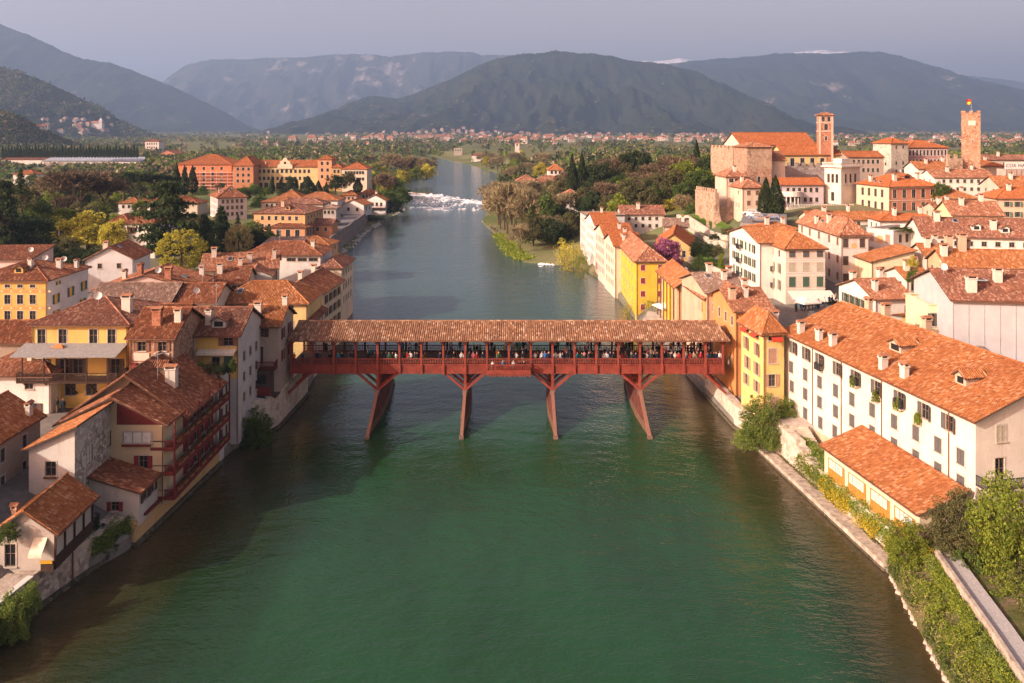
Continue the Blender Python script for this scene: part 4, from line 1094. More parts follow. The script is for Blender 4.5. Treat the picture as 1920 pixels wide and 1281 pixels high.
wing('red brick upper college wing behind the scaffolded block', 'L', 437, 310, 475, 20, 4.5, (.45,.20,.10), W(3,3,1.3,1.7,3.2,2.0))
wing('long yellow college front with rows of dark windows and arcade', 'L', 470, 313, 596, 14, 3.2, (.60,.45,.22), [W(12,2,1.3,1.9,3.9,2.4,'plain'), W(9,1,2.2,3.2,zs=[10.3])], ze=20.2, roof='gu', ch=[(.2,.2,'w'),(.45,.2,'w')])
wing('right hand college tower with flat red roof', 'L', 596, 299, 622, 12, 1.8, (.58,.30,.16), [W(2,3,1.3,1.8,3.6,2.2)], ze=24.3)
wing('narrow ochre college bay beside the tower', 'L', 622, 314, 640, 12, 1.6, (.45,.30,.14), W(2,3,1.2,1.8,3.6,2.2), ze=20)
wing('low cream college annex near the river trees', 'L', 641, 317, 688, 16, 3.2, (.60,.52,.40), W(7,2,1.2,1.6,3.4,2), ze=19.3)
mb = MB(); pts = [(-4,0),(4,0),(4,2.2),(3,2.4),(2.6,4),(1.4,4.5),(1,5.6),(0,6.1),(-1,5.6),(-1.4,4.5),(-2.6,4),(-3,2.4),(-4,2.2)]
mb.poly([(x, 0, z) for x, z in pts]); mb.poly([(x, .6, z) for x, z in pts][::-1])
for (a, b), (c_, d) in zip(pts, pts[1:] + pts[:1]): mb.poly([(a, 0, b), (a, .6, b), (c_, .6, d), (c_, 0, d)])
mb.tube((0, -.1, 3.2), (0, .1, 3.2), .7, .7, 12, 1)
gx = at_z(535, 313, 20.2); tag(mb.build('pediment', [stucco((.66,.56,.40)), GLASS], None, (gx.x, gx.y - .7, 19.2)), 'curved baroque pediment crowning the yellow college front', 'pediment')
# villas by the weir
house('weir_cottage', 'white gabled cottage beside the river road', 'L', 641, 384, 9.5, -12, 682, dep=9, roof='gv', rise=2.0, wall=WHITE, tiles='orange', zb=5, F=W(2,1,1,1.4,zs=[1.8]), Rr=W(2,1,1,1.4,zs=[1.7]))
h = house('river_restaurant', 'white house with red balcony overlooking the weir', 'L', 682, 376, 9.8, -8, 723, dep=14, roof='gv', rise=2.4, wall=WHITE, tiles='orange', zb=3.5, F=[W(4,1,1,1.5,zs=[1.6])], ch=[(.4,.4,'w'),(.6,.7,'w')])
balcony(h['root'], -.2, h['W'] + .2, h['H'] - 3.0, 1.8, REDWOOD, 1.0, step=.4, slabmat=REDWOOD)
for (px, py, opx, dep, rise, wl, lab, til) in [(550,376,633,14,2.6,WHITE,'long white house with orange hip roof behind the cottages','orange'), (520,370,563,10,2.4,CREAM,'cream house with clipped gable below the college','orange'),
        (490,379,548,8,1.4,(.5,.4,.3),'low tiled shed beside the pink hotel garden','orange'), (520,383,605,9,1.8,(.5,.42,.35),'brown roofed house right behind the orange hotel','brown'), (603,391,630,8,.7,GREYW,'small flat grey house by the river road','grey'),
        (222,381,262,12,1.6,WHITE,'small white house with orange roof left of the big cedar','orange'), (268,382,370,10,2.2,CREAM,'long cream house half hidden behind the big cedar','orange'), (25,394,86,10,1.8,(.55,.48,.42),'red roofed house among the dark park trees','red'),
        (25,327,64,10,2,WHITE,'lone bright house in the left hand trees','bright'), (640,366,668,8,1.6,(.55,.3,.2),'orange shed roof near the weir cottage','orange'), (676,363,700,9,1.6,(.5,.35,.25),'rust roofed house above the river restaurant','orange')]:
    house('house', lab, 'L', px, py, 12.0 if py > 360 else 14, 0, opx, dep=dep, roof='hip', rise=rise, wall=wl, tiles=til, zb=6, F=W(5,2,.9,1.2,2.4,1.3) if opx - px > 50 else W(3,1,.9,1.2))
# greenhouses, farm, far villas and church on the left
for (px, py, opx, lab, til, wl) in [(3,300,88,'low warehouse with red roof at the left greenhouses','red',WHITE), (80,302,150,'long white greenhouse left part','w',WHITE), (150,302,205,'long white greenhouse middle part','w',WHITE), (205,303,262,'long white greenhouse nearest the cypress row','w',WHITE)]:
    hh = house('greenhouse' if til == 'w' else 'warehouse', lab, 'L', px, py, 12.0, 0, opx, dep=34, roof='gu', rise=3.2, wall=wl, tiles='red', zb=6, cat='building', group='farm sheds and greenhouses')
    if til == 'w': hh['roof'].children[0].data.materials[0] = plain('greenhouse_film', (.52,.55,.58), .5)
house('brick_farmhouse', 'dark red brick farmhouse with cream gable beyond the greenhouses', 'L', 298, 289, 15, -12, 329, dep=18, roof='gv', rise=4, wall=(.40,.17,.11), tiles='red', zb=6)
house('hill_villa', 'white villa with central gable on the plain under the hill', 'L', 272, 266, 24, 0, 298, dep=18, roof='hip', rise=4, wall=(.68,.62,.55), tiles='red', zb=4, F=W(5,2,1.6,2.4,5,3))

house('square_shed', 'low red roofed shed with dark canopy left of the yellow balcony house', 'R', 54, 640, 13.2, 0, -50, dep=6, roof='gu', rise=1.8, wall=(.3,.24,.18), tiles='red', zb=6, F=W(3,1,1.2,1.4,zs=[3.0]), near=True)

# ------------------------------------------------------------------ right bank
LEMON, OCHRE, SAND, LILAC, TERRA = (.62,.46,.17), (.62,.40,.05), (.58,.47,.36), (.50,.42,.42), (.46,.20,.125)
OFFW = (.68,.64,.56)
# long white riverside building
p0, p1 = at_z(1471, 622, 14.0), at_z(1829, 786, 14.0)
L16 = (p1 - p0).length; a16 = math.degrees(math.atan2(p0.y - p1.y, p0.x - p1.x)) - 90     # local y runs from the near end to the far end
h = house('long_white_house', 'long white riverside house with rows of grey shutters and big orange roof', 'L', 1829, 786, 14.0, a16, None, wid=17.0, dep=L16, roof='gv', rise=3.3, wall=(.62,.57,.48), tiles='orange', zb=1.6, base=stucco((.50,.40,.26)), bh=2.3,
      L=[W(9,1,.95,1.5,us=[.07,.16,.25,.36,.465,.575,.69,.80,.90],zs=[1.5],style='half',sh='grey'), W(10,1,.95,1.45,us=[.05,.15,.245,.345,.44,.55,.66,.76,.855,.945],zs=[4.1],style='shut',sh='grey'), W(10,1,.95,1.4,us=[.055,.15,.245,.345,.44,.55,.66,.76,.855,.945],zs=[6.5],style='shut',sh='grey'), W(8,1,.9,1.4,us=[.055,.15,.25,.34,.45,.56,.68,.8],zs=[8.9],style='shut',sh='grey'), W(3,1,.8,1.1,us=[.62,.75,.9],zs=[11.0],style='shut',sh='brown')],
      F=[W(1,1,.95,1.5,us=[.16],zs=[1.5],style='shut',sh='pale'), W(3,1,1.0,2.2,us=[.15,.36,.62],zs=[4.8]), W(1,1,.6,.7,us=[.42],zs=[-.6])],
      ch=[(.045,.92,'w',1.0),(.05,.80,'w',1.0),(.06,.72,'w',1.0),(.05,.43,'w',1.0),(.055,.33,'w',1.0),(.55,.55,'p',1.1),(.52,.75,'p',1.1),(.53,.86,'p',1.1)], o=.55, near=True, pipes=False)
LW = h; r, Hh = h['root'], h['H']
# this building's tile field is seen across its slope: dormers, stains, pipes, little balconies
for (a, b, s) in ((.22, .49, 1.9), (.17, .16, 1.4)):
    ob('dormer', dormer_mesh('orange', stucco((.5,.38,.28)), s), h['roof'], (a * h['W'], b * h['D'], Hh + h['zf'](a * h['W'], 0) + .1), -math.pi / 2)
for b in (.10, .40, .62, .8, .97):
    mb = MB(); y = b * h['D']; mb.tube((-.08, y, .2), (-.08, y, Hh - .2), .055, .055, 6); mb.tube((-.08, y, Hh - .2), (-.55, y, Hh - .02), .055, .055, 6); mb.build('drainpipe', COPPER, r)
for b, zt in ((.31, 2.3), (.535, 2.2), (.75, 2.6)):
    y = (1 - b) * h['D'] if False else b * h['D']
    balcony(r, -.6, .6, 0, .5, IRON, .8, rz=-math.pi / 2, origin=(0, y, Hh - zt), step=.12)
balcony(r, -.0, 7.0, Hh - 6.0, 1.4, IRON, .95, step=.14)
# lean-to with ochre boards
q0, q1 = at_z(1546, 836, 5.9), at_z(1724, 962, 5.9)
LL = (q1 - q0).length; aa = math.degrees(math.atan2(q0.y - q1.y, q0.x - q1.x)) - 90
h = house('garden_lean_to', 'long low garden wing with ochre boarded windows and orange roof', 'L', 1724, 962, 5.9, aa, None, wid=4.3, dep=LL, roof='sl', rise=1.55, wall=(.62,.52,.36), tiles='orange', zb=2.4, o=.4, near=True, pipes=False)
r = h['root']; OBRD = plain('ochre_boards', (.42,.17,.03), .8)
for k in range(4):
    y0 = .5 + k * (LL - .6) / 4; y1 = y0 + (LL - .6) / 4 - .7
    mb = MB(); mb.box(-.05, -.01, y0, y1, .25, 2.6)
    nb = 7
    for i in range(nb): mb.box(-.075, -.05, lerp(y0, y1, i / nb) + .02, lerp(y0, y1, (i + 1) / nb) - .02, .27, 1.5)
    mb.build('boarding', OBRD, r)
    for i in range(4):
        yy = lerp(y0 + .25, y1 - .25, (i + .5) / 4)
        mb = MB(); mb.box(-.12, -.08, yy - .26, yy + .26, 1.65, 2.55, 0); mb.box(-.125, -.12, yy - .19, yy + .19, 1.73, 2.47, 1)
        mb.build('window', [WHITEP, plain('pale_glass', (.36,.43,.42), .2, .5)], r)
# tower house: yellow, two visible sides
h = house('yellow_corner_house', 'yellow corner house with red awnings under the eaves, right of bridge', 'L', 1431, 621, 14.5, 8, 1470, dep=6.6, roof='hip', rise=1.9, wall=LEMON, tiles='orange', zb=1.2,
      F=[W(1,1,1.1,1.9,us=[.45],zs=[3.2],style='shut',sh='tan'), W(1,1,.9,1.5,us=[.42],zs=[6.3],style='open',sh='tan'), W(1,1,1.0,1.3,us=[.5],zs=[9.1],style='shut',sh='tan'), W(1,1,1.4,.9,us=[.5],zs=[.8])],
      L=[W(2,1,1.3,.8,us=[.28,.72],zs=[.75]), W(2,1,.85,1.6,us=[.25,.74],zs=[2.8],style='half',sh='tan'), W(2,1,.9,1.6,us=[.3,.74],zs=[5.3],style='open',sh='tan'), W(2,1,.85,1.4,us=[.25,.72],zs=[7.6],style='open',sh='tan')], near=True, ch=[(.9,.3,'w',1.0)])
r, Hh = h['root'], h['H']; RAWN = plain('red_awning', (.45,.05,.025), .8)
awning(r, .9, 2.4, Hh - .6, .7, .35, RAWN)
for y in (1.0, 3.9): awning(r, 0, 1.6, 0, .7, .35, RAWN, rz=-math.pi / 2, origin=(0, y + 1.6, Hh - .55))
h = house('orange_river_house', 'weathered orange house with stone foot where the bridge lands', 'L', 1379, 584, 14.6, 4, 1450, dep=11.5, roof='gu', rise=2.0, wall=(.56,.25,.09), tiles='mixed', zb=-1.2, base=PALESTONE, bh=3.4,
      L=[W(4,1,.85,1.3,us=[.12,.4,.65,.88],zs=[1.6],style='plain'), W(3,1,.9,1.5,us=[.15,.5,.8],zs=[4.4],style='half',sh='tan'), W(3,1,.9,1.3,us=[.12,.5,.8],zs=[7.6],style='plain'), W(2,1,.9,1.2,us=[.12,.5],zs=[10.1],style='plain')], ch=[(.10,.25,'p',1.2),(.5,.3,'w'),(.7,.6,'w')], near=True)
quay('stone foot wall of the riverside houses right of the bridge', [(29.3, 121.5), (30.0, 107.6), (31.2, 103.0)][::1], 3.0, PALESTONE, 1.2)
house('orange_street_house', 'orange rendered house with wavy mixed tile roof behind the bridge end', 'L', 1322, 560, 14.2, 3, 1420, dep=11, roof='gv', rise=2.0, wall=(.58,.30,.10), tiles='mixed', zb=0, F=W(3,2,.9,1.3), L=W(4,3,.9,1.4,2.7,1.6,'open','tan'), ch=[(.7,.5,'w'),(.85,.2,'w')], near=True)
h = house('arcade_house', 'house with tall brown timber posts under a deep tiled eave', 'L', 1272, 533, 12.8, 0, 1320, dep=16, roof='gv', rise=1.6, wall=(.55,.36,.2), tiles='orange', zb=2, F=W(2,2,1,1.5), near=True, o=1.0)
for k in range(6):
    mb = MB(); mb.box(-.95, -.75, k * 3.1 - .1, k * 3.1 + .1, 0, h['H'] - .3); mb.build('post', BROWNWOOD, h['root'])
house('small_yellow_house', 'small bright yellow house with orange roof beside the arcade', 'L', 1259, 528, 12.2, 0, 1297, dep=7, roof='gv', rise=1.6, wall=OCHRE, tiles='bright', zb=2, F=W(2,3,.8,1.2,2.6,1.4,'plain'), dishes=[(.8,.3)], near=True)
house('patched_roof_house', 'house with pale patched roof between arcade and hotel', 'L', 1325, 549, 15.2, 6, 1400, dep=12, roof='gu', rise=1.8, wall=(.5,.36,.25), tiles='grey', ch=[(.4,.5,'w'),(.65,.3,'w'),(.85,.4,'w')], sky=[(.3,.4)], near=True)
# yellow house upstream of the bridge
h = house('bright_yellow_house', 'bright yellow four storey house with red shutters standing at the river', 'L', 1193, 490, 12.6, 0, 1250, dpx=1153, roof='hip', rise=2.4, wall=OCHRE, tiles='mixed', zb=-1, base=None,
      F=[W(1,4,.9,1.15,2.75,1.35,'shut','red',us=[.22]), W(1,4,.9,1.15,2.75,1.35,'shut','red',us=[.79])], L=W(7,4,.8,1.2,2.75,1.4,'plain'), ch=[(.15,.8,'w')], near=True)
house('cream_river_house', 'cream river house with balconies behind the bright yellow one', 'L', 1153, 462, 12.4, 4, 1205, dep=13, roof='gu', rise=2.2, wall=CREAM, tiles='bright', zb=-1, L=W(5,4,.8,1.3,2.6,1.4,'plain','green'), ch=[(.4,.2,'w'),(.6,.6,'w')], near=True)
house('pink_river_house', 'faded pink river house in the middle of the row', 'L', 1136, 446, 12.6, 4, 1190, dep=16, roof='gu', rise=2.6, wall=(.62,.46,.38), tiles='bright', zb=-1, L=W(6,4,.8,1.3,2.6,1.4,'plain'), ch=[(.6,.3,'w')], near=True)
house('white_river_house', 'tall white river house with orange roof at the upstream row', 'L', 1117, 423, 13.6, 4, 1160, dep=17, roof='gu', rise=2.6, wall=WHITE, tiles='bright', zb=-1, L=W(6,4,.8,1.3,2.7,1.4,'plain','grey'), ch=[(.5,.5,'w')], near=True)
house('grey_end_house', 'pale grey flat topped house ending the upstream row', 'L', 1100, 408, 14.0, 2, 1172, dep=16, roof='sb', rise=.6, wall=(.55,.54,.52), tiles='grey', zb=-1, L=W(5,4,.8,1.3,2.7,1.4), dishes=[(.2,.2)])
house('small_window_house', 'pale house with tiny dark windows and tiled roof under the trees', 'L', 1165, 402, 14.4, 0, 1246, dep=9, roof='gu', rise=2.2, wall=(.58,.54,.48), tiles='brown', zb=5, F=W(5,2,.8,1.0,2.2,1.3), ch=[(.42,.3,'w',1.3)])
house('orange_barn', 'yellow walled hall with a plain bright orange roof', 'L', 1228, 462, 12.0, -14, 1296, dep=20, roof='gv', rise=3.0, wall=(.55,.37,.15), tiles='bright', zb=5, F=W(4,2,.8,1.6,3,1.6,'plain'), near=True)
house('lane_house', 'little stone cottage above the orange hall', 'L', 1245, 424, 14.5, -10, 1290, dep=8, roof='gu', rise=1.6, wall=(.5,.44,.36), tiles='grey', ch=[(.8,.3,'w')])
# hotel
h = house('corner_hotel', 'tall cream hotel with white bands and cafe awning at the corner', 'L', 1473, 466, 19.0, 4, 1547, dpx=1418, roof='hip', rise=2.3, wall=(.58,.50,.41), tiles='orange', zb=8,
      F=[W(3,1,1.15,1.1,us=[.17,.52,.87],zs=[1.05],style='shut',sh='grey'), W(3,1,1.15,1.45,us=[.17,.52,.87],zs=[3.3],style='shut',sh='pale'), W(3,1,1.2,1.8,us=[.17,.52,.87],zs=[6.0],style='shut',sh='green')],
      L=[W(4,1,.8,1.1,zs=[1.3],style='plain'), W(4,2,.85,1.7,3.0,4.0,'half','pale')], near=True, pipes=False)
r, Hh, Wd = h['root'], h['H'], h['W']
mb = MB()
for z in (2.0, 2.35, 4.3, 4.8, 7.2): mb.box(-.03, Wd + .03, -.07, -.012, Hh - z - .08, Hh - z + .08)
mb.build('string_course', WHITEP, r)
awning(r, .3, Wd + 1.0, Hh - 7.6, 3.0, 1.1, plain('cream_cafe_canvas', (.68,.62,.52), .85))
for k, z in enumerate((5.0, 8.0)): balcony(r, -1.2, 1.2, 0, .6, IRON, .9, rz=-math.pi / 2, origin=(0, h['D'] * .45, Hh - z), step=.15)
h2 = house('white_hotel_wing', 'white hotel wing with green shutters stepping down behind the corner hotel', 'L', 1424, 456, 19.2, 4, 1500, dpx=1368, roof='gu', rise=2.0, wall=OFFW, tiles='orange', zb=7, L=[W(6,4,.85,1.5,2.7,1.5,'mix','green')], near=True)
for k in range(3): balcony(h2['root'], -.9, .9, 0, .6, IRON, .9, rz=-math.pi / 2, origin=(0, h2['D'] * .62, h2['H'] - 2.5 - 2.7 * k), step=.15)
# shaded house with painted medallion
def disc(r, x, z, R_, mat, y=-.02):
    mb = MB(); mb.tube((x, y - .02, z), (x, y, z), R_, R_, 20); return mb.build('painted_medallion', mat, r)
MED = plain('painted_medallion', (.58,.34,.14), .9)
h = house('medallion_house', 'tall cream house with round painted medallion and red shutters', 'L', 1577, 440, 20.4, 0, 1628, dpx=1497, roof='hip', rise=2.6, wall=(.60,.52,.46), tiles='mixed', zb=9, F=[W(2,3,1.0,1.7,3.3,1.6,'shut','dark',us=[.17,.78])], L=W(5,3,.9,1.4,3.3,1.5,'shut','brown',us=[.1,.3,.52,.75,.93]), ch=[(.25,.4,'w'),(.1,.6,'w')], sky=[(.2,.5),(.3,.7)], dishes=[(.3,.45)], near=True)
disc(h['root'], h['W'] * .48, h['H'] - 2.1, .55, MED)
h = house('sundial_house', 'white house with round painted sundial and roof garden', 'L', 1675, 433, 20.2, 30, 1737, dep=6.0, roof='flat', wall=(.60,.54,.50), zb=10, F=W(4,2,.9,1.6,3.2,1.7,'shut','dark'), L=[W(2,3,.95,1.6,2.9,1.7,'shut','tan',us=[.2,.8])], near=True)
mb = MB(); mb.tube((-.04, 3.0, h['H'] - 2.0), (-.02, 3.0, h['H'] - 2.0), .8, .8, 20); mb.build('painted_sundial', MED, h['root'])
house('awning_cottage', 'small cream cottage with striped canvas awning between taller houses', 'L', 1634, 491, 16.4, 0, 1714, dep=7, roof='sl', rise=1.9, wall=(.62,.54,.36), tiles='orange', zb=10, F=W(1,1,.9,1.4,us=[.25],zs=[1.6]), near=True)
r = bpy.data.objects['awning_cottage']; awning(r, 3.6, 7.2, 5.6, 1.6, .8, plain('striped_canvas', (.5,.43,.33), .85))
house('long_brown_roof', 'long brown tiled roof over white wall with small windows', 'L', 1731, 442, 20.0, -12, 1990, dep=12, roof='gu', rise=2.8, wall=OFFW, tiles='brown', zb=10, F=W(8,2,.9,.9,2.3,1.3,'plain'), ch=[(.16,.4,'w',1.3),(.55,.2,'w',1.3)], dorm=[(.42,.15,0),(.62,.1,0)], sky=[(.3,.4)], near=True)
h = house('peach_house', 'peach walled house with tall white chimneys and brown shutters', 'L', 1777, 500, 19.2, -8, 1990, dep=8, roof='gu', rise=2.0, wall=PEACH, tiles='orange', zb=9, F=[W(2,1,1.0,1.1,us=[.5,.8],zs=[1.2],style='half',sh='brown')], L=W(3,2,.9,1.5,3,1.5,'shut','brown'), ch=[(.02,.3,'w',1.2),(.10,.5,'p',1.6),(.22,.5,'p',1.8),(.3,.7,'p',1.5)], near=True)
h = house('planter_house', 'white house with window planters and two tone hip roof', 'L', 1641, 561, 14.8, 6, 1712, dpx=1573, roof='gu', rise=1.9, wall=OFFW, tiles='mixed', zb=8, L=[W(5,1,.85,1.4,zs=[1.5],style='half',sh='green')], F=[W(1,1,.9,1.2,us=[.85],zs=[1.7],style='plain')], ch=[(.2,.8,'w',1.2),(.75,.6,'w',1.2),(.2,.2,'w',1.1)], near=True)
mb = MB(); mb.box(-.35, -.02, h['D'] * .35, h['D'] * .62, h['H'] - 2.6, h['H'] - 2.35); mb.build('window_box', BROWNWOOD, h['root'])
house('yellow_court_house', 'low yellow house with orange roof in the courtyard', 'L', 1643, 588, 12.4, -10, 1744, dep=7, roof='sf', rise=1.6, wall=(.62,.42,.13), tiles='orange', zb=7, F=W(3,1,.9,1.5,us=[.38,.62,.85],zs=[1.3],style='shut',sh='brown'), ch=[(.12,.15,'w',1.1)], near=True)
house('pale_lemon_house', 'pale lemon narrow house topped by a potted plant terrace', 'L', 1741, 572, 17.6, -4, 1787, dep=7, roof='flat', wall=(.64,.57,.38), zb=7, F=[W(1,1,.95,1.7,us=[.28],zs=[1.9],style='half',sh='green'), W(1,1,.95,1.6,us=[.28],zs=[5.0],style='half',sh='green')], near=True)
SHEET = plain('scaffold_sheeting', (.43,.42,.42), .8, .2, .12, .6)
h = house('sheeted_house', 'house wrapped in pale grey building sheeting with torn up roof', 'L', 1787, 562, 19.4, -9, 2040, dep=14, roof='gu', rise=2.4, wall=SHEET, tiles='brown', zb=7, ch=[(.18,.12,'w',1.4),(.45,.3,'w',1.2)], dishes=[(.06,.4)], near=True, pipes=False)
mb = MB(); r, Hh, Wd = h['root'], h['H'], h['W']
for k in range(9):
    x = k * Wd / 8.5; mb.box(x - .03, x + .03, -.05, -.012, .1, Hh - .1)
mb.build('sheet_seam', plain('sheet_seam', (.36,.35,.36), .8), r)
ob('skylight', skylight_mesh(), h['roof'], (Wd * .28, 4.5, Hh + 2.4 * 4.5 / 7 + .2)).scale = (2.6, 1.6, 1)
mb = MB()
for k in range(5): mb.tube((6.6 + k * 1.6, 1.2, Hh + .2), (6.6 + k * 1.6, 1.2, Hh + 2.0), .04, .04, 5)
mb.tube((6.6, 1.2, Hh + 1.9), (13, 1.2, Hh + 1.9), .04, .04, 5); mb.tube((6.6, 1.2, Hh + 1.2), (13, 1.2, Hh + 1.2), .04, .04, 5)
mb.build('scaffold_rail', plain('rust_tube', (.25,.10,.05)), r)
# terracotta palace and loggia villa
h = house('terracotta_palace', 'terracotta palace with peach side and skylights in orange hip roof', 'L', 1667, 350, 24.4, 12, 1759, dpx=1606, roof='hip', rise=3.2, wall=TERRA, tiles='bright', zb=14,
      F=W(5,2,1.2,2.4,3.6,2.1,'plain',m=.02), L=W(4,2,1.1,2.2,3.6,2.1,'plain'), ch=[(.25,.2,'w',1.4),(.1,.7,'w',1.2),(.75,.25,'w',1.2)], sky=[(.1,.4),(.1,.55)], dorm=[(.55,.25,0,2.2)], dishes=[(.6,.55)], near=True)
mb = MB(); wl = h['root'].children[0]; HH, DD = h['H'], h['D']
facade(mb, (-.03, DD, 0), (0, -1, 0), DD, HH, [(lerp(.1, .9, (i + .5) / 4) * DD, HH - 2.1 - 3.6 * j, 1.1, 2.2) for i in range(4) for j in range(2)], (1, 0, 0)); mb.build('peach_side', stucco((.62,.47,.33)), h['root'])
mb = MB(); mb.box(-.1, h['W'] + .1, -.12, -.02, HH - 4.0, HH - 3.8); mb.box(-.1, h['W'] + .1, -.2, -.02, HH - .5, HH - .15); mb.build('cornice', stucco((.6,.5,.4)), h['root'])
house('palace_annex', 'low cream annex with red garden wall under the terracotta palace', 'L', 1610, 410, 17.2, 0, 1680, dep=8, roof='gu', rise=1.3, wall=(.6,.52,.42), tiles='orange', zb=10, F=W(5,1,.8,1.2,zs=[1.3]), near=True)
h = house('loggia_villa', 'ornate white villa tower with triple arched windows and terrace balustrade', 'L', 1577, 315, 29.0, 30, 1612, dpx=1546, roof='flat', wall=(.66,.58,.48), zb=14, F=W(3,1,.9,2.6,zs=[3.2],m=.12), L=[W(3,1,.9,2.6,zs=[3.2],m=.12), W(1,1,1.1,2.6,zs=[8.6])], near=True, pipes=False)
mb = MB(); HH, WW, DD = h['H'], h['W'], h['D']
mb.box(-.8, WW + .8, -.8, DD + .8, HH + .13, HH + .45); mb.box(-.5, WW + .5, -.5, DD + .5, HH + .45, HH + .6)
for k in range(14):
    x = lerp(-.4, WW + .4, k / 13); mb.box(x - .1, x + .1, -.5, -.3, HH + .6, HH + 1.4)
    y = lerp(-.4, DD + .4, k / 13); mb.box(-.5, -.3, y - .1, y + .1, HH + .6, HH + 1.4)
mb.box(-.6, WW + .5, -.55, -.25, HH + 1.4, HH + 1.55); mb.box(-.6, -.25, -.25, DD + .5, HH + 1.4, HH + 1.55)
mb.box(WW * .3, WW * .8, DD * .3, DD * .8, HH + .6, HH + 2.6)
mb.build('roof_balustrade', stucco((.66,.60,.52)), h['root'])
mb = MB(); mb.box(-.15, WW + .15, -.15, -.02, HH - 5.3, HH - 5.0); mb.box(-.15, -.02, -.02, DD, HH - 5.3, HH - 5.0); mb.build('cornice', stucco((.6,.52,.42)), h['root'])
h = house('villa_terrace', 'cream villa terrace with balustrade and rounded bay full of plants', 'L', 1477, 390, 17.5, 4, 1600, dep=12, roof='flat', wall=(.64,.56,.46), zb=9, F=W(4,1,1.2,2.0,zs=[2.6]), near=True)
mb = MB(); HH, WW = h['H'], h['W']
for k in range(40): x = lerp(0, WW, k / 39); mb.box(x - .07, x + .07, -.08, .08, HH + .12, HH + .85)
mb.box(-.1, WW + .1, -.12, .12, HH + .85, HH + 1.0)
for k in range(9):
    a0, a1 = math.pi * k / 8, 0; cx_, cy_ = 3.2, 5.5
    mb.tube((cx_ + 3 * math.cos(a0 + math.pi), cy_ + 3 * math.sin(a0 + math.pi), HH - .4), (cx_ + 3 * math.cos(a0 + math.pi), cy_ + 3 * math.sin(a0 + math.pi), HH + 3), .18, .18, 6)
mb.tube((3.2, 5.5, HH + 3), (3.2, 5.5, HH + 3.5), 3.4, 3.4, 20); mb.tube((3.2, 5.5, HH + 3.5), (3.2, 5.5, HH + 4.4), 3.1, 3.1, 20)
mb.build('rounded_bay', stucco((.66,.60,.52)), h['root'])
house('lilac_house', 'lilac grey house with plain orange roof behind the cypresses', 'L', 1464, 347, 23.8, 2, 1545, dep=10, roof='gu', rise=1.7, wall=(.50,.43,.45), tiles='bright', zb=12, F=W(6,2,.9,1.3,2.9,1.5,'plain'))
# castle group
def crenel(mb, a, b, z, w=1.0, h=1.1, th=.5, gap=.8):
    a, b = Vector((*a, 0)), Vector((*b, 0)); L = (b - a).length; n = max(1, int(L / (w + gap))); d = (b - a).normalized()
    for k in range(n):
        p = a + d * (k * L / n); q = p + d * w; mb.beam(p + Vector((0, 0, z + h / 2)), q + Vector((0, 0, z + h / 2)), th, h)
house('castle_house', 'weathered castle house with row of small windows over sloping stone base', 'L', 1392, 352, 23.7, 5, 1432, dpx=1352, roof='hip', rise=2.0, wall=(.58,.47,.36), tiles='mixed', zb=10, base=CASTLE, bh=3.5, F=W(2,3,1.0,1.3,2.9,1.5,'shut','brown'), L=[W(6,1,.7,1.0,zs=[1.5],skip=.2), W(7,1,.5,1.2,zs=[5.2])], ch=[(.3,.3,'w',1.1)])
house('castle_upper_house', 'narrow upper castle house with tiled hip roof beneath the keep', 'L', 1362, 331, 26.35, 3, 1402, dep=11, roof='hip', rise=1.8, wall=(.58,.46,.36), tiles='mixed', zb=11, F=W(3,1,1.3,1.1,zs=[1.2]), ch=[(.5,.2,'w',1.2)])
h = house('castle_keep', 'square castle keep of pale stone over brick with low tiled roof', 'L', 1401, 276, 35.0, 6, 1447, dpx=1376, roof='hip', rise=1.2, wall=REDSTONE, tiles='mixed', zb=12, F=[W(1,1,.9,1.6,us=[.5],zs=[4.6]), W(1,1,.9,1.8,us=[.48],zs=[9.8])], L=[W(1,1,.8,1.6,us=[.4],zs=[4.6])], cat='tower', pipes=False)
mb = MB(); HH = h['H']; mb.box(-.04, h['W'] + .04, -.04, -.0, HH - 6.6, HH - .4); mb.build('pale_stone_face', CASTLE, h['root'])
mb = MB(); A, B = at_y(1447, 303, 262), at_y(1560, 305, 259)
mb.beam(Vector((A.x, A.y, 18.4)), Vector((B.x, B.y, 18.4)), 1.2, 20); crenel(mb, A.xy, B.xy, 28.4, 1.2, 1.2, .7, .9)
tag(mb.build('castle_wall', GREYSTONE), 'long grey crenellated castle wall below the cathedral', 'wall')
mb = MB(); A, B = at_y(1336, 276, 285), at_y(1378, 276, 268)
mb.beam(Vector((A.x, A.y, 22)), Vector((B.x, B.y, 22)), 1.4, 24); crenel(mb, A.xy, B.xy, 34, 1.2, .9, .8, 1.4)
for k in range(3):
    p = A.lerp(B, .3 + .3 * k); mb.hexa([(p.x-2,p.y-4,10),(p.x+2,p.y-4,10),(p.x+2,p.y,10),(p.x-2,p.y,10)], [(p.x-1,p.y-.8,22 + 3*k),(p.x+1,p.y-.8,22+3*k),(p.x+1,p.y,22+3*k),(p.x-1,p.y,22+3*k)])
tag(mb.build('ruined_wall', CASTLE), 'ruined crenellated wall on the edge of the castle hill', 'wall')
mb = MB(); A, B = at_y(1307, 357, 245), at_y(1345, 357, 232)
mb.beam(Vector((A.x, A.y, 13)), Vector((B.x, B.y, 13)), 1.2, 18); crenel(mb, A.xy, B.xy, 22, .8, 1.0, .6, .6)
for k in range(3):
    p = A.lerp(B, .25 + .33 * k); mb.hexa([(p.x-1.6,p.y-4.5,8),(p.x+1.6,p.y-4.5,8),(p.x+1.2,p.y,8),(p.x-1.2,p.y,8)], [(p.x-.7,p.y-.8,18),(p.x+.7,p.y-.8,18),(p.x+.7,p.y,18),(p.x-.7,p.y,18)])
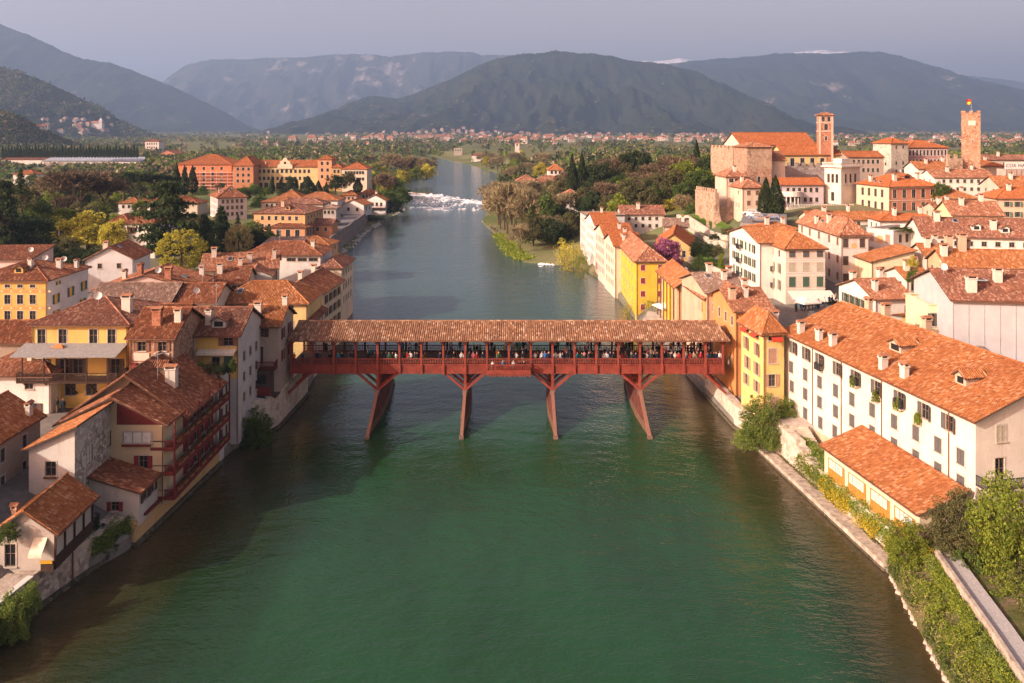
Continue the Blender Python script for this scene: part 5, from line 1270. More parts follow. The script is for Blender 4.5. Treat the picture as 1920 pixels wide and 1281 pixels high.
tag(mb.build('buttressed_wall', CASTLE), 'pale buttressed wall above the steep green lawn', 'wall')
mb = MB(); p = at_y(1392, 400, 236)
mb.hexa([(p.x-9,p.y-3.5,8),(p.x+7,p.y-3.8,8),(p.x+7,p.y+3,8),(p.x-9,p.y+9,8)], [(p.x-7,p.y+1.2,17.5),(p.x+5.5,p.y-.6,16.0),(p.x+6,p.y+3,16.5),(p.x-7,p.y+8,17.5)])
tag(mb.build('sloping_bastion', CASTLE), 'sloping stone bastion carrying the castle house', 'wall')
house('cathedral', 'big cathedral with long orange roof and white gable end', 'L', 1390, 272, 35.05, 5, 1530, dep=17, roof='gu', rise=4.0, wall=(.62,.52,.42), tiles='bright', zb=15, F=W(6,1,1.2,1.0,zs=[1.2]), cat='church')
house('cathedral_annex', 'yellow cathedral annex with five tall windows behind the crenels', 'L', 1470, 291, 32.0, 3, 1576, dep=12, roof='gu', rise=2.9, wall=(.62,.47,.22), tiles='bright', zb=15, F=W(5,1,1.3,2.6,zs=[2.3],m=.06), cat='church')
house('chapel_roof', 'small chapel with tiled roof between keep and annex', 'L', 1446, 300, 31.0, 3, 1472, dep=9, roof='gu', rise=2.4, wall=(.58,.48,.38), tiles='mixed', zb=15)
TOWERST = stonemat((.20,.10,.06), (.33,.185,.115), (.42,.29,.20), 1.8, 'tower_brick_stone')
def tower(name, label, pxl, pxr, ptop, y, zb, rot, wall, cap, wins, cat='tower'):
    A = at_y(pxl, ptop, y); B = at_y(pxr, ptop, y); w = (B.x - A.x) / (math.cos(R(rot)) + abs(math.sin(R(rot))) * .0)
    return houseM(name, label, A.x, y, w, w, A.z, rot, roof=cap, rise=.8, wall=wall, tiles='mixed', zb=zb, F=wins, L=wins, cat=cat, o=.5, pipes=False)
h = tower('bell_tower', 'old brick bell tower with open belfry beside the cathedral', 1536, 1560, 216, 262, 15, -10, BRICK, 'hip', [W(2,1,.9,1.5,us=[.3,.7],zs=[1.3]), W(1,1,1.1,2.0,us=[.5],zs=[3.9]), W(1,1,.7,1.4,us=[.5],zs=[7.6])])
mb = MB(); HH = h['H']; w = h['W']
for z in (HH - 2.6, HH - 5.4, HH - .45): mb.box(-.15, w + .15, -.15, w + .15, z, z + .3)
for x in (-.1, w - .5): mb.box(x, x + .6, -.12, 0, 0, HH - .4)
mb.build('belfry_band', stucco((.58,.40,.30)), h['root'])
tag_h = house('ring_tower_house', 'pale stone fortified house with corner quoins in the old town', 'L', 1671, 269, 35.2, 14, 1703, dpx=1637, roof='hip', rise=1.8, wall=PALESTONE, tiles='bright', zb=14, F=W(2,4,.8,1.2,3.0,1.4,skip=.15), L=W(2,3,.8,1.1,3.2,1.4,skip=.4), ants=[(.3,.5),(.7,.5)])
house('pink_palazzo', 'long dusky pink palazzo with rows of tall white framed windows', 'L', 1702, 277, 33.4, 3, 1777, dep=14, roof='hip', rise=2.6, wall=(.42,.24,.22), tiles='bright', zb=14, F=W(11,2,.8,2.2,3.6,2.0,'plain',m=.01,trim=WHITEP), cat='palace')
house('stone_row_house', 'rough stone row house with orange roof under the fortified house', 'L', 1590, 295, 30.5, 2, 1657, dep=10, roof='gu', rise=1.8, wall=(.46,.34,.27), tiles='bright', zb=14, F=W(6,2,.9,1.4,3.0,1.6,'plain'))
h = tower('flag_tower', 'tall square ochre stone tower flying a small flag', 1803, 1830, 212, 270, 14, -28, TOWERST, 'flat', [W(1,1,.8,.9,us=[.55],zs=[3.4]), W(1,1,.4,.6,us=[.6],zs=[9.4])])
mb = MB(); HH = h['H']; w = h['W']
for k in range(5):
    if k % 2 == 0: mb.box(k * w / 5, (k + 1) * w / 5, -.1, .5, HH + .12, HH + .75); mb.box(-.1, .5, k * w / 5 + .6, (k + 1) * w / 5, HH + .12, HH + .75)
mb.build('crenels', TOWERST, h['root'])
mb = MB(); mb.box(.36*w, .74*w, -.05, -.01, HH - 4.2, HH - 2.6); mb.build('pale_window_frame', stucco((.62,.52,.42)), h['root'])
fp = (h['A'].x + w * .88, h['A'].y + w * .5, h['zb'] + HH + .1)
mb = MB(); mb.tube((0, 0, -.6), (0, 0, 4.8), .07, .05, 6); fo = mb.build('flagpole', GREYMETAL, None, fp); tag(fo, 'thin flagpole on top of the ochre stone tower', 'flagpole')
mb = MB()
for k in range(6):
    x0, x1 = -.05 - k * .27, -.05 - (k + 1) * .27; wv = lambda x: .18 * math.sin(x * 4)
    for (z0, z1, m_) in ((3.0, 3.9, 1), (3.9, 4.75, 0)): mb.hexa([(x0, wv(x0) - .01, z0 - .2 * k * .2), (x1, wv(x1) - .01, z0 - .2 * (k + 1) * .2), (x1, wv(x1) + .01, z0 - .2 * (k + 1) * .2), (x0, wv(x0) + .01, z0 - .2 * k * .2)], [(x0, wv(x0) - .01, z1 - .2 * k * .2), (x1, wv(x1) - .01, z1 - .2 * (k + 1) * .2), (x1, wv(x1) + .01, z1 - .2 * (k + 1) * .2), (x0, wv(x0) + .01, z1 - .2 * k * .2)], m_)
tag(mb.build('flag', [plain('flag_red', (.5,.03,.02), .8), plain('flag_yellow', (.7,.42,.03), .8)], None, fp), 'red and yellow flag waving from the tower flagpole', 'flag')
mb = MB(); A, B = at_y(1775, 297, 268), at_y(1803, 300, 268); mb.beam(Vector((A.x, A.y, 22)), Vector((B.x, B.y, 22)), 1.2, 17.4); crenel(mb, A.xy, B.xy, 30.6, .9, 1.5, .8, 1.2)
tag(mb.build('tower_wall', CASTLE), 'broken old wall beside the flag tower', 'wall')
# other roofs of the upper town
for args in [
    ('white_town_house', 'white town house with small square windows under brown roof', 1752, 333, 1866, 24.6, -2, 10, 2.2, OFFW, 'mixed', W(7,2,.9,1.1,2.6,1.2,'plain'), 14),
    ('town_house', 'house with white gable and orange roof left of the flag tower', 1722, 317, 1802, 27.0, 0, 10, 2.2, OFFW, 'orange', None, 14),
    ('town_house', 'bright orange roof directly below the flag tower', 1790, 312, 1886, 27.4, -2, 10, 1.8, (.55,.4,.3), 'bright', None, 14),
    ('town_house', 'brown roof behind the white signboard', 1838, 300, 1990, 29.0, -2, 12, 1.6, (.5,.4,.33), 'brown', W(6,1,.9,1.1), 14),
    ('town_house', 'cream house with green shutters below the white town house', 1768, 372, 1834, 21.5, -4, 9, 2.0, (.62,.54,.42), 'orange', W(3,1,1.0,1.4,zs=[1.7],style='shut',sh='green'), 12),
    ('town_house', 'weathered peach house with orange roof by the frame edge', 1868, 372, 1990, 22.6, -6, 10, 2.4, (.58,.42,.30), 'bright', W(5,2,.9,1.3,2.6,1.5,'half','green'), 12),
    ('town_house', 'rust roofed house high at the frame edge below the sign', 1874, 350, 1990, 25.0, -4, 10, 2.4, (.55,.42,.34), 'orange', W(5,1,.9,1.2), 14),
    ('town_house', 'pale yellow gable house with brown roof above the long brown roof', 1786, 403, 1882, 21.0, -8, 10, 2.6, (.64,.57,.32), 'mixed', W(3,1,.8,1.0,zs=[1.8]), 11),
    ('town_house', 'dark roofed low house beneath the terracotta palace', 1757, 393, 1800, 20.0, -4, 8, 1.4, (.5,.4,.3), 'red', W(3,1,.8,1.0), 12),
    ('town_house', 'white parapet house with orange lean roof under the palace', 1650, 414, 1768, 19.5, -3, 7, 1.2, OFFW, 'bright', W(3,1,.8,1.0), 11),
    ('town_house', 'small orange roof in front of the villa terrace', 1520, 412, 1630, 17.5, 0, 8, 1.6, (.6,.5,.4), 'orange', W(5,1,.8,1.0,zs=[1.1]), 10),
    ('town_house', 'low walled courtyard house with chimneys behind the hotel wing', 1424, 432, 1500, 17.0, 4, 8, 1.2, (.62,.54,.46), 'orange', None, 10),
    ('town_house', 'brick chimneyed roof peeping behind the sundial house', 1737, 480, 1780, 17.5, -4, 7, 1.6, (.6,.5,.4), 'orange', None, 10),
    ('town_house', 'courtyard house with grey pipes and plants beside the peach house', 1700, 523, 1745, 15.5, 0, 7, 1.2, (.62,.58,.5), 'orange', W(2,1,.9,1.3), 9)]:
    nm, lab, px, py, opx, ze, rot, dep, rise, wl, til, Fw, zb = args
    house(nm, lab, 'L', px, py, ze, rot, opx, dep=dep, roof='gu' if (len(lab) % 2) else 'hip', rise=rise, wall=wl, tiles=til, zb=zb, F=Fw, L=W(2,2,.8,1.1) if Fw else None, ch=[(.3,.35,'w',1.2),(.75,.5,'w',1.1)], near=py > 330)
# roof signboard
A = at_y(1884, 317, 240); mb = MB(); Wb = 12.0; Hb = 2.1
mb.box(0, Wb, -.1, .1, 0, Hb, 0); mb.box(.3, Wb, 0, 4.5, -4.2, -.1, 1)
for k in range(7): mb.box(.5 + k * 1.5, .6 + k * 1.5, -.06, .0, -3.2, -.3, 2)
root = empty('signboard', A); tag(root, 'white rooftop signboard reading COR MAR at the frame edge', 'sign')
mb.build('board', [WHITEP, stucco((.42,.33,.28)), REDWOOD], root)
cu = bpy.data.curves.new('lettering', 'FONT'); cu.body = 'COR MAR'; cu.size = 1.35; cu.extrude = .02; cu.space_character = 1.15
tmp = bpy.data.objects.new('lettering', cu); COL.objects.link(tmp); bpy.context.view_layer.update()
me = bpy.data.meshes.new_from_object(tmp.evaluated_get(bpy.context.evaluated_depsgraph_get())); bpy.data.objects.remove(tmp)
me.materials.clear(); me.materials.append(plain('sign_letter', (.03,.03,.06)))
lo = ob('lettering', me, root, (.25, -.13, .55)); lo.rotation_euler = (R(90), 0, 0)
# right-bank mid distance
for (nm, lab, px, py, opx, ze, dep, rise, wl, til, Fw) in [
    ('river_house', 'white house with tall windows on the upstream right bank', 1048, 373, 1098, 13.5, 14, 3, WHITE, 'mixed', W(3,2,.9,1.6,3,2)),
    ('river_house', 'cream villa with red roof above the bare riverside trees', 967, 341, 1008, 14, 14, 3, CREAM, 'mixed', W(3,1,1.2,1.8)),
    ('river_house', 'second cream villa just behind, partly hidden by trees', 1000, 342, 1058, 13, 12, 3, CREAM, 'mixed', W(5,1,1.2,1.6)),
    ('river_house', 'white house with orange roof higher among the trees', 1028, 319, 1056, 18, 14, 3, WHITE, 'orange', W(3,2,1.2,1.6)),
    ('river_house', 'pale house with red roof behind the far willow bank', 884, 292, 916, 9, 16, 3, WHITE, 'red', None)]:
    house(nm, lab, 'L', px, py, ze, 0, opx, dep=dep, roof='hip', rise=rise, wall=wl, tiles=til, zb=None, F=Fw)
h = houseM('far_bell_tower', 'slim white bell tower rising over the riverside trees', *(at_y(965.5, 268, 900).xy), 5, 5, at_y(967, 268, 900).z, 0, roof='hip', rise=1.6, wall=(.64,.57,.50), tiles='red', zb=6, F=[W(1,1,1.4,2.4,us=[.5],zs=[2.2])], cat='tower')
h = houseM('ruined_tower', 'dark square ruin beside the river bend far away', *(at_y(851, 278, 1150).xy), 12, 8, at_y(851, 278, 1150).z, 0, roof='flat', wall=(.40,.35,.30), zb=4, F=[W(3,1,1.6,2.4,zs=[3])], cat='tower')
# terraces and retaining walls of the hanging gardens
LAWN = plain('lawn', (.075,.13,.018), .95, .1, .35, 1.2)
def plate(name, label, pts, z, mat, th=.6, cat='lawn'):
    mb = MB(); P = [hit(px, py) + Vector((0, 0, .35)) for px, py in pts]; zz = sum(p.z for p in P) / len(P)
    C_ = sum(P, Vector()) / len(P)
    for a, b in zip(P, P[1:] + P[:1]): slab(mb, [a, b, C_], th)
    return tag(mb.build(name, mat), label, cat)
plate('lawn', 'steep bright lawn under the buttressed castle wall', [(1290,407),(1330,402),(1372,428),(1366,433),(1330,430)], 11.5, LAWN, 2)
plate('garden_terrace', 'narrow grass terrace between stone garden walls', [(1275,429),(1283,426),(1330,447),(1322,452)], 11, LAWN, 2)
plate('garden_terrace', 'lower garden terrace with hedges beside the hotel wing', [(1296,475),(1300,465),(1360,500),(1350,520)], 10, LAWN, 2)
def gwall(label, pts, z, h_, mat=PALESTONE, th=.6):
    mb = MB(); P = [hit(px, py) for px, py in pts]
    for a, b in zip(P, P[1:]): mb.beam(a - Vector((0, 0, h_ / 2 - 1.6)), b - Vector((0, 0, h_ / 2 - 1.6)), th, h_)
    return tag(mb.build('garden_wall', mat), label, 'wall')
gwall('upper stone retaining wall below the steep lawn', [(1270,412),(1290,414),(1338,446),(1366,452)], 12.5, 4)
gwall('middle stone retaining wall of the hanging gardens', [(1258,424),(1283,434),(1325,455),(1363,466)], 11, 3)
gwall('long stone wall bordering the lane beside the hedge', [(1293,493),(1330,510),(1362,524)], 9.6, 3)
# river front right of the bridge: ledge, terrace, stairs, path
LEDGE = plain('stone_ledge', (.38,.325,.26), .95, .1, .5, 1.4)
mb = MB(); pts = [(33.9, 72.6), (32.2, 88), (30.5, 103.5)]
for k in range(26):
    t0, t1 = k / 26, (k + 1) / 26
    def at(t_, off): 
        y = lerp(72.6, 103.5, t_); return Vector((XR(y) + off - .15, y, 0))
    a, b, c_, d = at(t0, 0), at(t0, 1.5), at(t1 - .002, 1.5), at(t1 - .002, 0)
    zt = .62 + .04 * (k % 3)
    mb.hexa([p + Vector((0,0,.22)) for p in (a, b, c_, d)], [p + Vector((0,0,zt)) for p in (a, b, c_, d)])
    o3 = Vector((-.06, 0, 0)); mb.hexa([a + o3 + Vector((0,0,-1.4)), b + Vector((0,0,-1.4)), c_ + Vector((0,0,-1.4)), d + o3 + Vector((0,0,-1.4))], [a + o3 + Vector((0,0,.22)), b + Vector((0,0,.215)), c_ + Vector((0,0,.215)), d + o3 + Vector((0,0,.22))], 1)
tag(mb.build('stone_ledge', [LEDGE, WETST]), 'pale stone ledge along the water below the white house', 'ledge')
mb = MB()
for k in range(20):
    y0, y1 = lerp(74, 101, k / 20), lerp(74, 101, (k + 1) / 20)
    zt = interp(y0, [(74, 2.9), (90, 2.9), (93, 4.0), (101, 4.3)])
    mb.hexa([(XR(y0)+1.42,y0,-.5),(XR(y0)+2.6,y0,-.5),(XR(y1)+2.6,y1,-.5),(XR(y1)+1.42,y1,-.5)], [(XR(y0)+1.5,y0,zt),(XR(y0)+2.6,y0,zt),(XR(y1)+2.6,y1,zt),(XR(y1)+1.5,y1,zt)])
tag(mb.build('terrace_wall', PALESTONE), 'rubble terrace wall behind the stone ledge', 'wall')
PAVE = plain('pale_paving', (.42,.37,.32), .95, .1, .2, 1.5)
mb = MB()
for k in range(11):
    y0, y1 = lerp(70, 93, k / 11), lerp(70, 93, (k + 1) / 11)
    xa = lambda y: XR(y) + 2.62
    mb.hexa([(xa(y0),y0,1.5),(xa(y0)+5.2,y0,1.5),(xa(y1)+5.2,y1,1.5),(xa(y1),y1,1.5)], [(xa(y0),y0,2.75),(xa(y0)+5.2,y0,2.75),(xa(y1),y1,2.75) and (xa(y1)+5.2,y1,2.75),(xa(y1),y1,2.75)])
tag(struct(mb.build('terrace_pavement', PAVE)), 'pale paved garden terrace before the low wing', 'terrace')
mb = MB()
for k in range(9):
    y = 93 + k * .42; mb.box(XR(y) + 2.62, XR(y) + 4.6, y, y + .44, 1.6, 2.75 + .17 * (k + 1))
tag(mb.build('garden_stairs', PALESTONE), 'short flight of stone steps on the riverside terrace', 'stairs')
mb = MB(); mb.hexa([(33.2,96.8,2),(37.5,96.8,2),(35.8,103.5,2),(32.2,103.5,2)], [(33.2,96.8,4.25),(37.5,96.8,4.25),(35.8,103.5,4.25),(32.2,103.5,4.25)])
tag(struct(mb.build('upper_pavement', PAVE)), 'upper paved landing beside the ivy bush', 'terrace')
# path in the corner
mb = MB(); pth = [(at_z(1757, 1042, 4.3)), at_z(1800, 1105, 4.3), at_z(1860, 1190, 4.3), at_z(1922, 1283, 4.3), at_z(1975, 1370, 4.3)]
for a, b in zip(pth, pth[1:]): mb.beam(a + Vector((0,0,-.1)), b + Vector((0,0,-.1)), .3, 1.2)
tag(mb.build('path_parapet', LEDGE), 'low stone parapet along the gravel path in the corner', 'wall')
mb = MB()
for a, b in zip(pth, pth[1:]):
    o_ = Vector((.2, .08, 0)); w_ = Vector((1.9, .6, 0))
    mb.hexa([a + o_ - Vector((0,0,.8)), a + w_ - Vector((0,0,.8)), b + w_ - Vector((0,0,.8)), b + o_ - Vector((0,0,.8))], [a + o_ + Vector((0,0,.12)), a + w_ + Vector((0,0,.12)), b + w_ + Vector((0,0,.12)), b + o_ + Vector((0,0,.12))])
struct(mb.build('gravel_path', plain('pale_gravel', (.37,.35,.33), .95, .1, .25, 6)))

# ------------------------------------------------------------------ covered timber bridge
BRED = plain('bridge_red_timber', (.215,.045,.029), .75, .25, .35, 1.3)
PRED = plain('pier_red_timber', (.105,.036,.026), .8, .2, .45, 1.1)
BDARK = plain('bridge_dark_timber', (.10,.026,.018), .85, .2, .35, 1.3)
DECK = plain('deck_planks', (.16,.10,.07), .9, .15)
WET = plain('wet_pier_timber', (.13,.070,.045), .7, .3, .4, 1.5)
BX0, BX1, BYF, BYB = -31.1, 29.7, 112.0, 119.0
BZ = 6.0
bridge = empty('covered_bridge', (0, 115.5, 0)); tag(bridge, 'long red covered timber bridge with tiled roof across the river', 'bridge')
def bp(mb, name, mats):
    mb.v = [(a, b - 115.5, c) for a, b, c in mb.v]
    return mb.build(name, mats, bridge)
mb = MB(); mb.box(BX0, BX1, BYF + .14, BYB - .14, 6.75, 7.2)
for k in range(7): y = lerp(BYF + .5, BYB - .5, k / 6); mb.box(BX0, BX1, y - .15, y + .15, 6.2, 6.74)
bp(mb, 'deck', DECK)
px_ = [-.45 + 3.06 * i for i in range(-9, 10)]
edges = [BX0] + px_ + [BX1]
for yy, sg in ((BYF, -1), (BYB, 1)):
    for a, b in zip(edges, edges[1:]):
        mb = MB()      # boarded fascia, one panel for each bay
        ya, yb = (yy - .03, yy + .10) if sg < 0 else (yy - .10, yy + .03)
        n = 9
        for k in range(n):
            u0, u1 = lerp(a, b, k / n) + .012, lerp(a, b, (k + 1) / n) - .012
            mb.box(u0, u1, ya + (.012 if k % 2 else 0), yb, 6.08, 7.12)
        mb.box(a, b, ya - .05, yb, 5.98, 6.08); mb.box(a, b, ya - .07, yb + .05, 7.12, 7.22)
        bp(mb, 'fascia', BRED)
        mb = MB()
        mb.box(a, b, yy - .10, yy + .10, 8.0, 8.10); mb.box(a, b, yy - .06, yy + .06, 7.24, 7.31)
        n = 13
        for k in range(n):
            u = lerp(a, b, (k + .5) / n)
            mb.box(u - .035, u + .035, yy - .035, yy + .035, 7.31, 7.50); mb.box(u - .06, u + .06, yy - .06, yy + .06, 7.50, 7.72); mb.box(u - .035, u + .035, yy - .035, yy + .035, 7.72, 8.0)
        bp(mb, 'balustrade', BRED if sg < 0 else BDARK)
    for x in px_ + [BX0 + .2, BX1 - .2]:
        mb = MB(); mb.box(x - .14, x + .14, yy - .14 + .02 * sg, yy + .14, 6.0, 10.75)
        if sg < 0:
            mb.box(x - .19, x + .19, yy - .22, yy - .05, 5.9, 7.3)
        mb.beam((x, yy, 9.9), (x + .55, yy, 10.65), .12, .14); mb.beam((x, yy, 9.9), (x - .55, yy, 10.65), .12, .14)
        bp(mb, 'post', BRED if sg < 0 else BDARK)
for x in px_:
    mb = MB(); mb.box(x - .1, x + .1, BYF, BYB, 10.62, 10.86)
    mb.beam((x, BYF, 10.8), (x, 115.5, 12.25), .14, .18); mb.beam((x, BYB, 10.8), (x, 115.5, 12.25), .14, .18); mb.box(x - .08, x + .08, 115.42, 115.58, 10.8, 12.2)
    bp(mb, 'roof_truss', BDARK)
mb = MB()
for yy in (BYF, BYB): mb.box(BX0, BX1, yy - .12, yy + .12, 10.76, 10.96)
bp(mb, 'wall_plate', BDARK)
# roof
ov = .75; ez, rz_ = 10.72, 12.46
rb = random.Random(21)
mb, tb = MB(), MB()
pf = [(BX0 - .1, BYF - ov, ez), (BX1 + .7, BYF - ov, ez), (BX1 - .3, 115.5, rz_), (BX0 + .3, 115.5, rz_)]
pb = [(BX1 + .7, BYB + ov, ez), (BX0 - .1, BYB + ov, ez), (BX0 + .3, 115.5, rz_), (BX1 - .3, 115.5, rz_)]
for pl in (pf, pb): slab(mb, [Vector(p) for p in pl], .12); tile_plane(tb, [Vector(p) + Vector((0, 0, .02)) for p in pl], .30, .46, rb, 0, .10)
ridge_caps(tb, (BX0 + .3, 115.5, rz_ + .06), (BX1 - .3, 115.5, rz_ + .06), rb, .17)
ro = bp(mb, 'roof', SOFFIT)
tb.v = [(a, b - 115.5, c) for a, b, c in tb.v]; stuff(tb.build('roof_tiles', [tilemat('weathered')], ro))
mb = MB(); mb.beam((BX0, -(115.5 - BYF) - ov - .06, ez), (BX1 + .7, -(115.5 - BYF) - ov - .06, ez), .13, .12); mb.build('gutter', COPPER, ro)
for k in (-7, -5, -3, -1, 1, 3, 5, 7):
    mb = MB(); x = -.45 + 3.06 * k; mb.tube((x, -(115.5 - BYF) - ov, ez - .05), (x, -(115.5 - BYF) - .2, ez - .75), .04, .04, 5); mb.build('downpipe', COPPER, ro)
# central lookout
mb = MB(); a, b = -3.5, 2.6
mb.box(a, b, BYF - 1.05, BYF - .1, 6.05, 6.25)
for k in range(18): u = lerp(a, b, (k + .5) / 18); mb.box(u - .1, u + .1, BYF - 1.0, BYF - .9, 5.9 - .1 * (k % 2), 6.05)
mb.box(a, b, BYF - 1.12, BYF - .98, 6.25, 6.75); mb.box(a, b, BYF - 1.15, BYF - .95, 7.45, 7.56)
for k in range(27): u = lerp(a, b, (k + .5) / 27); mb.box(u - .05, u + .05, BYF - 1.1, BYF - 1.0, 6.75, 7.45)
for x in (a, b - .1): mb.box(x, x + .1, BYF - 1.1, BYF - .1, 7.4, 7.5); mb.box(x, x + .1, BYF - 1.1, BYF - .1, 6.25, 6.7)
bp(mb, 'lookout_balcony', BRED)
# piers: long fin-like cutwaters with raking struts
for i in (-6, -2, 2, 6):
    x = -.45 + 3.06 * i
    for yy in (BYF + .1, 114.3, 116.7, BYB - .1):
        mb = MB(); mb.box(x - .17, x + .17, yy - .17, yy + .17, 3.0, 6.75); bp(mb, 'pier_post', BRED)
        for s in (-1, 1): mb = MB(); mb.beam((x + s * .12, yy, 3.75), (x + s * 2.95, yy, 6.15), .26, .30); bp(mb, 'raking_strut', BRED)
        mb = MB(); mb.box(x - 3.1, x + 3.1, yy - .12, yy + .12, 6.1, 6.4); bp(mb, 'cross_beam', BRED)
    mb = MB()
    prof = [(104.0, .15), (111.7, 3.55), (119.5, 3.55), (127.0, .2)]
    for (ya, za), (yb, zb_) in zip(prof, prof[1:]):
        mb.beam((x, ya, za), (x, yb, zb_), .42, .34)
    bp(mb, 'ridge_beam', plain('worn_ridge_timber', (.21,.105,.07), .8))
    mb = MB()
    nb = 9
    for k in range(nb):
        z0, z1 = -1.2 + k * .52, -1.2 + (k + 1) * .52 - .035
        def yr(z):   # extent of the fin at height z
            return 104.0 + max(0, (z - .0)) / 3.4 * 7.7, 127 - max(0, z) / 3.35 * 7.5
        w0, w1 = lerp(.8, .18, (z0 + 1.2) / 4.7), lerp(.8, .18, (z1 + 1.2) / 4.7)
        ya, yb = yr(z1); 
        if yb - ya < .5: continue
        t0 = .2 if z0 > 0 else .35
        mb.hexa([(x - .12, yr(z0)[0], z0), (x - .02, yr(z0)[0], z0), (x - .02, yr(z0)[1], z0), (x - .12, yr(z0)[1], z0)], [(x - .12, ya, z1), (x - .02, ya, z1), (x - .02, yb, z1), (x - .12, yb, z1)])
        for s in (-1, 1):
            yA, yB = yr(z0); 
            m_ = [(x + s * .05, yA, z0), (x + s * w0, 112.0, z0), (x + s * w0, 119.5, z0), (x + s * .05, yB, z0)]
            n_ = [(x + s * .05, ya, z1), (x + s * w1, 112.0, z1), (x + s * w1, 119.5, z1), (x + s * .05, yb, z1)]
            for q in range(3): mb.poly([m_[q], m_[q + 1], n_[q + 1], n_[q]], 0 if z0 > .55 else 1)
            mb.poly([n_[0], n_[1], n_[2], n_[3]], 0)
    stuff(bp(mb, 'plank_cladding', [PRED, WET]))
    mb = MB(); mb.box(x - .35, x + .35, 111.5, 112.0, 3.1, 3.75); mb.box(x - .3, x + .3, 103.6, 104.2, -.5, .32); bp(mb, 'iron_shoe', plain('rusty_iron', (.16,.10,.08), .7))
for x, s in ((BX0, 1), (BX1, -1)):
    for yy in (BYF + .1, 115.5, BYB - .1): mb = MB(); mb.beam((x - s * .3, yy, 3.2), (x + s * 2.9, yy, 6.1), .28, .32); bp(mb, 'abutment_strut', BRED)

# ------------------------------------------------------------------ people
def person_mesh(k):
    key = ('person', k)
    if key in CACHE: return CACHE[key]
    rnd = random.Random(k * 13 + 1)
    lean = rnd.uniform(-.04, .06); ar = rnd.choice(['down', 'rail', 'bent'])
    J = [(0,0,.93,.15,.11),(0,-.01,1.12,.155,.11),(0,-.02-lean,1.34,.185,.115),(0,-.02-lean,1.46,.075,.07),(0,-.03-lean,1.56,.085,.10),(0,-.035-lean,1.68,.09,.105),(0,-.03-lean,1.755,.045,.05)]
    E = [(0,1),(1,2),(2,3),(3,4),(4,5),(5,6)]
    st = rnd.uniform(.08, .16); fw = rnd.uniform(-.12, .12)
    for s in (-1, 1):
        b = len(J)
        J += [(s*.1,0,.86,.105,.105),(s*(.1+st*.2),fw*s*.5-.02,.48,.072,.075),(s*(.1+st*.3),fw*s,.08,.05,.05),(s*(.1+st*.35),fw*s-.13,.04,.045,.035)]
        E += [(0,b),(b,b+1),(b+1,b+2),(b+2,b+3)]
        b = len(J)
        if ar == 'down': el, ha = (s*.27,.02,1.1), (s*.27,-.08,.86)
        elif ar == 'rail': el, ha = (s*.28,-.14,1.12), (s*.2,-.36,1.02)
        else: el, ha = (s*.29,.0,1.1), (s*.12,-.24,1.16)
        J += [(s*.19,-.02-lean,1.39,.06,.06),(*el,.045,.045),(*ha,.035,.035),(ha[0]*.98,ha[1]-.07,ha[2]-.03,.03,.025)]
        E += [(2,b),(b,b+1),(b+1,b+2),(b+2,b+3)]
    me = bpy.data.meshes.new('person'); me.from_pydata([j[:3] for j in J], E, [])
    o = bpy.data.objects.new('person_tmp', me); COL.objects.link(o)
    m = o.modifiers.new('skin', 'SKIN'); m.use_smooth_shade = True
    for v, j in zip(me.skin_vertices[0].data, J): v.radius = (j[3], j[4])
    me.skin_vertices[0].data[0].use_root = True
    m2 = o.modifiers.new('sub', 'SUBSURF'); m2.levels = 1; m2.render_levels = 1
    bpy.context.view_layer.update()
    out = bpy.data.meshes.new_from_object(o.evaluated_get(bpy.context.evaluated_depsgraph_get()))
    bpy.data.objects.remove(o)
    out.name = 'person'
    out.materials.clear()
    for _ in range(4): out.materials.append(None)
    idx = []
    for p in out.polygons:
        c = p.center
        if c.z > 1.47: i = 3 if (c.z > 1.68 or (c.y > -.01 and c.z > 1.53)) else 2
        elif c.z < .92 and abs(c.x) < .24 and c.y > -.2 or c.z < .8: i = 1
        else: i = 0
        if abs(c.x) > .1 and c.z > .78 and i == 0:
            for s in (-1, 1):
                pass
        idx.append(i)
    out.polygons.foreach_set('material_index', idx)
    CACHE[key] = out; return out
CLOTH = {'black': (.012,.012,.014), 'navy blue': (.015,.02,.05), 'dark grey': (.04,.04,.045), 'white': (.55,.53,.50), 'red': (.35,.03,.03), 'blue': (.04,.12,.32), 'brown': (.09,.05,.03), 'pale grey': (.3,.3,.3), 'beige': (.36,.28,.19), 'green': (.04,.10,.05), 'turquoise': (.03,.22,.30), 'pink': (.45,.16,.18), 'orange': (.5,.16,.03)}
cm = {k: plain('cloth_' + k.replace(' ', '_'), v, .9, .1) for k, v in CLOTH.items()}
skinm = [plain('skin', (.46,.27,.19), .6, .2, .1), plain('skin_tan', (.36,.20,.13), .6, .2, .1)]
hairm = [plain('hair_dark', (.02,.014,.01), .6), plain('hair_brown', (.07,.035,.018), .6), plain('hair_grey', (.25,.24,.23), .6), plain('hair_fair', (.26,.17,.07), .6)]
trous = [plain('trousers_jeans', (.03,.045,.09), .9), plain('trousers_black', (.015,.015,.017), .9), plain('trousers_khaki', (.18,.14,.09), .9)]
def person(loc, rz, top, label, group, rnd):
    o = ob('person', person_mesh(rnd.randint(0, 7)), None, loc, rz)
    s = rnd.uniform(.92, 1.04); o.scale = (s, s, s)
    for i, m in enumerate((cm[top], rnd.choice(trous), rnd.choice(skinm), rnd.choice(hairm))):
        o.material_slots[i].link = 'OBJECT'; o.material_slots[i].material = m
    return tag(o, label, 'person', group)
rp = random.Random(31)
tops = ['black'] * 5 + ['navy blue'] * 4 + ['dark grey'] * 4 + ['white'] * 3 + ['red', 'blue', 'brown', 'pale grey', 'beige', 'green', 'turquoise', 'pink', 'orange', 'blue', 'white']
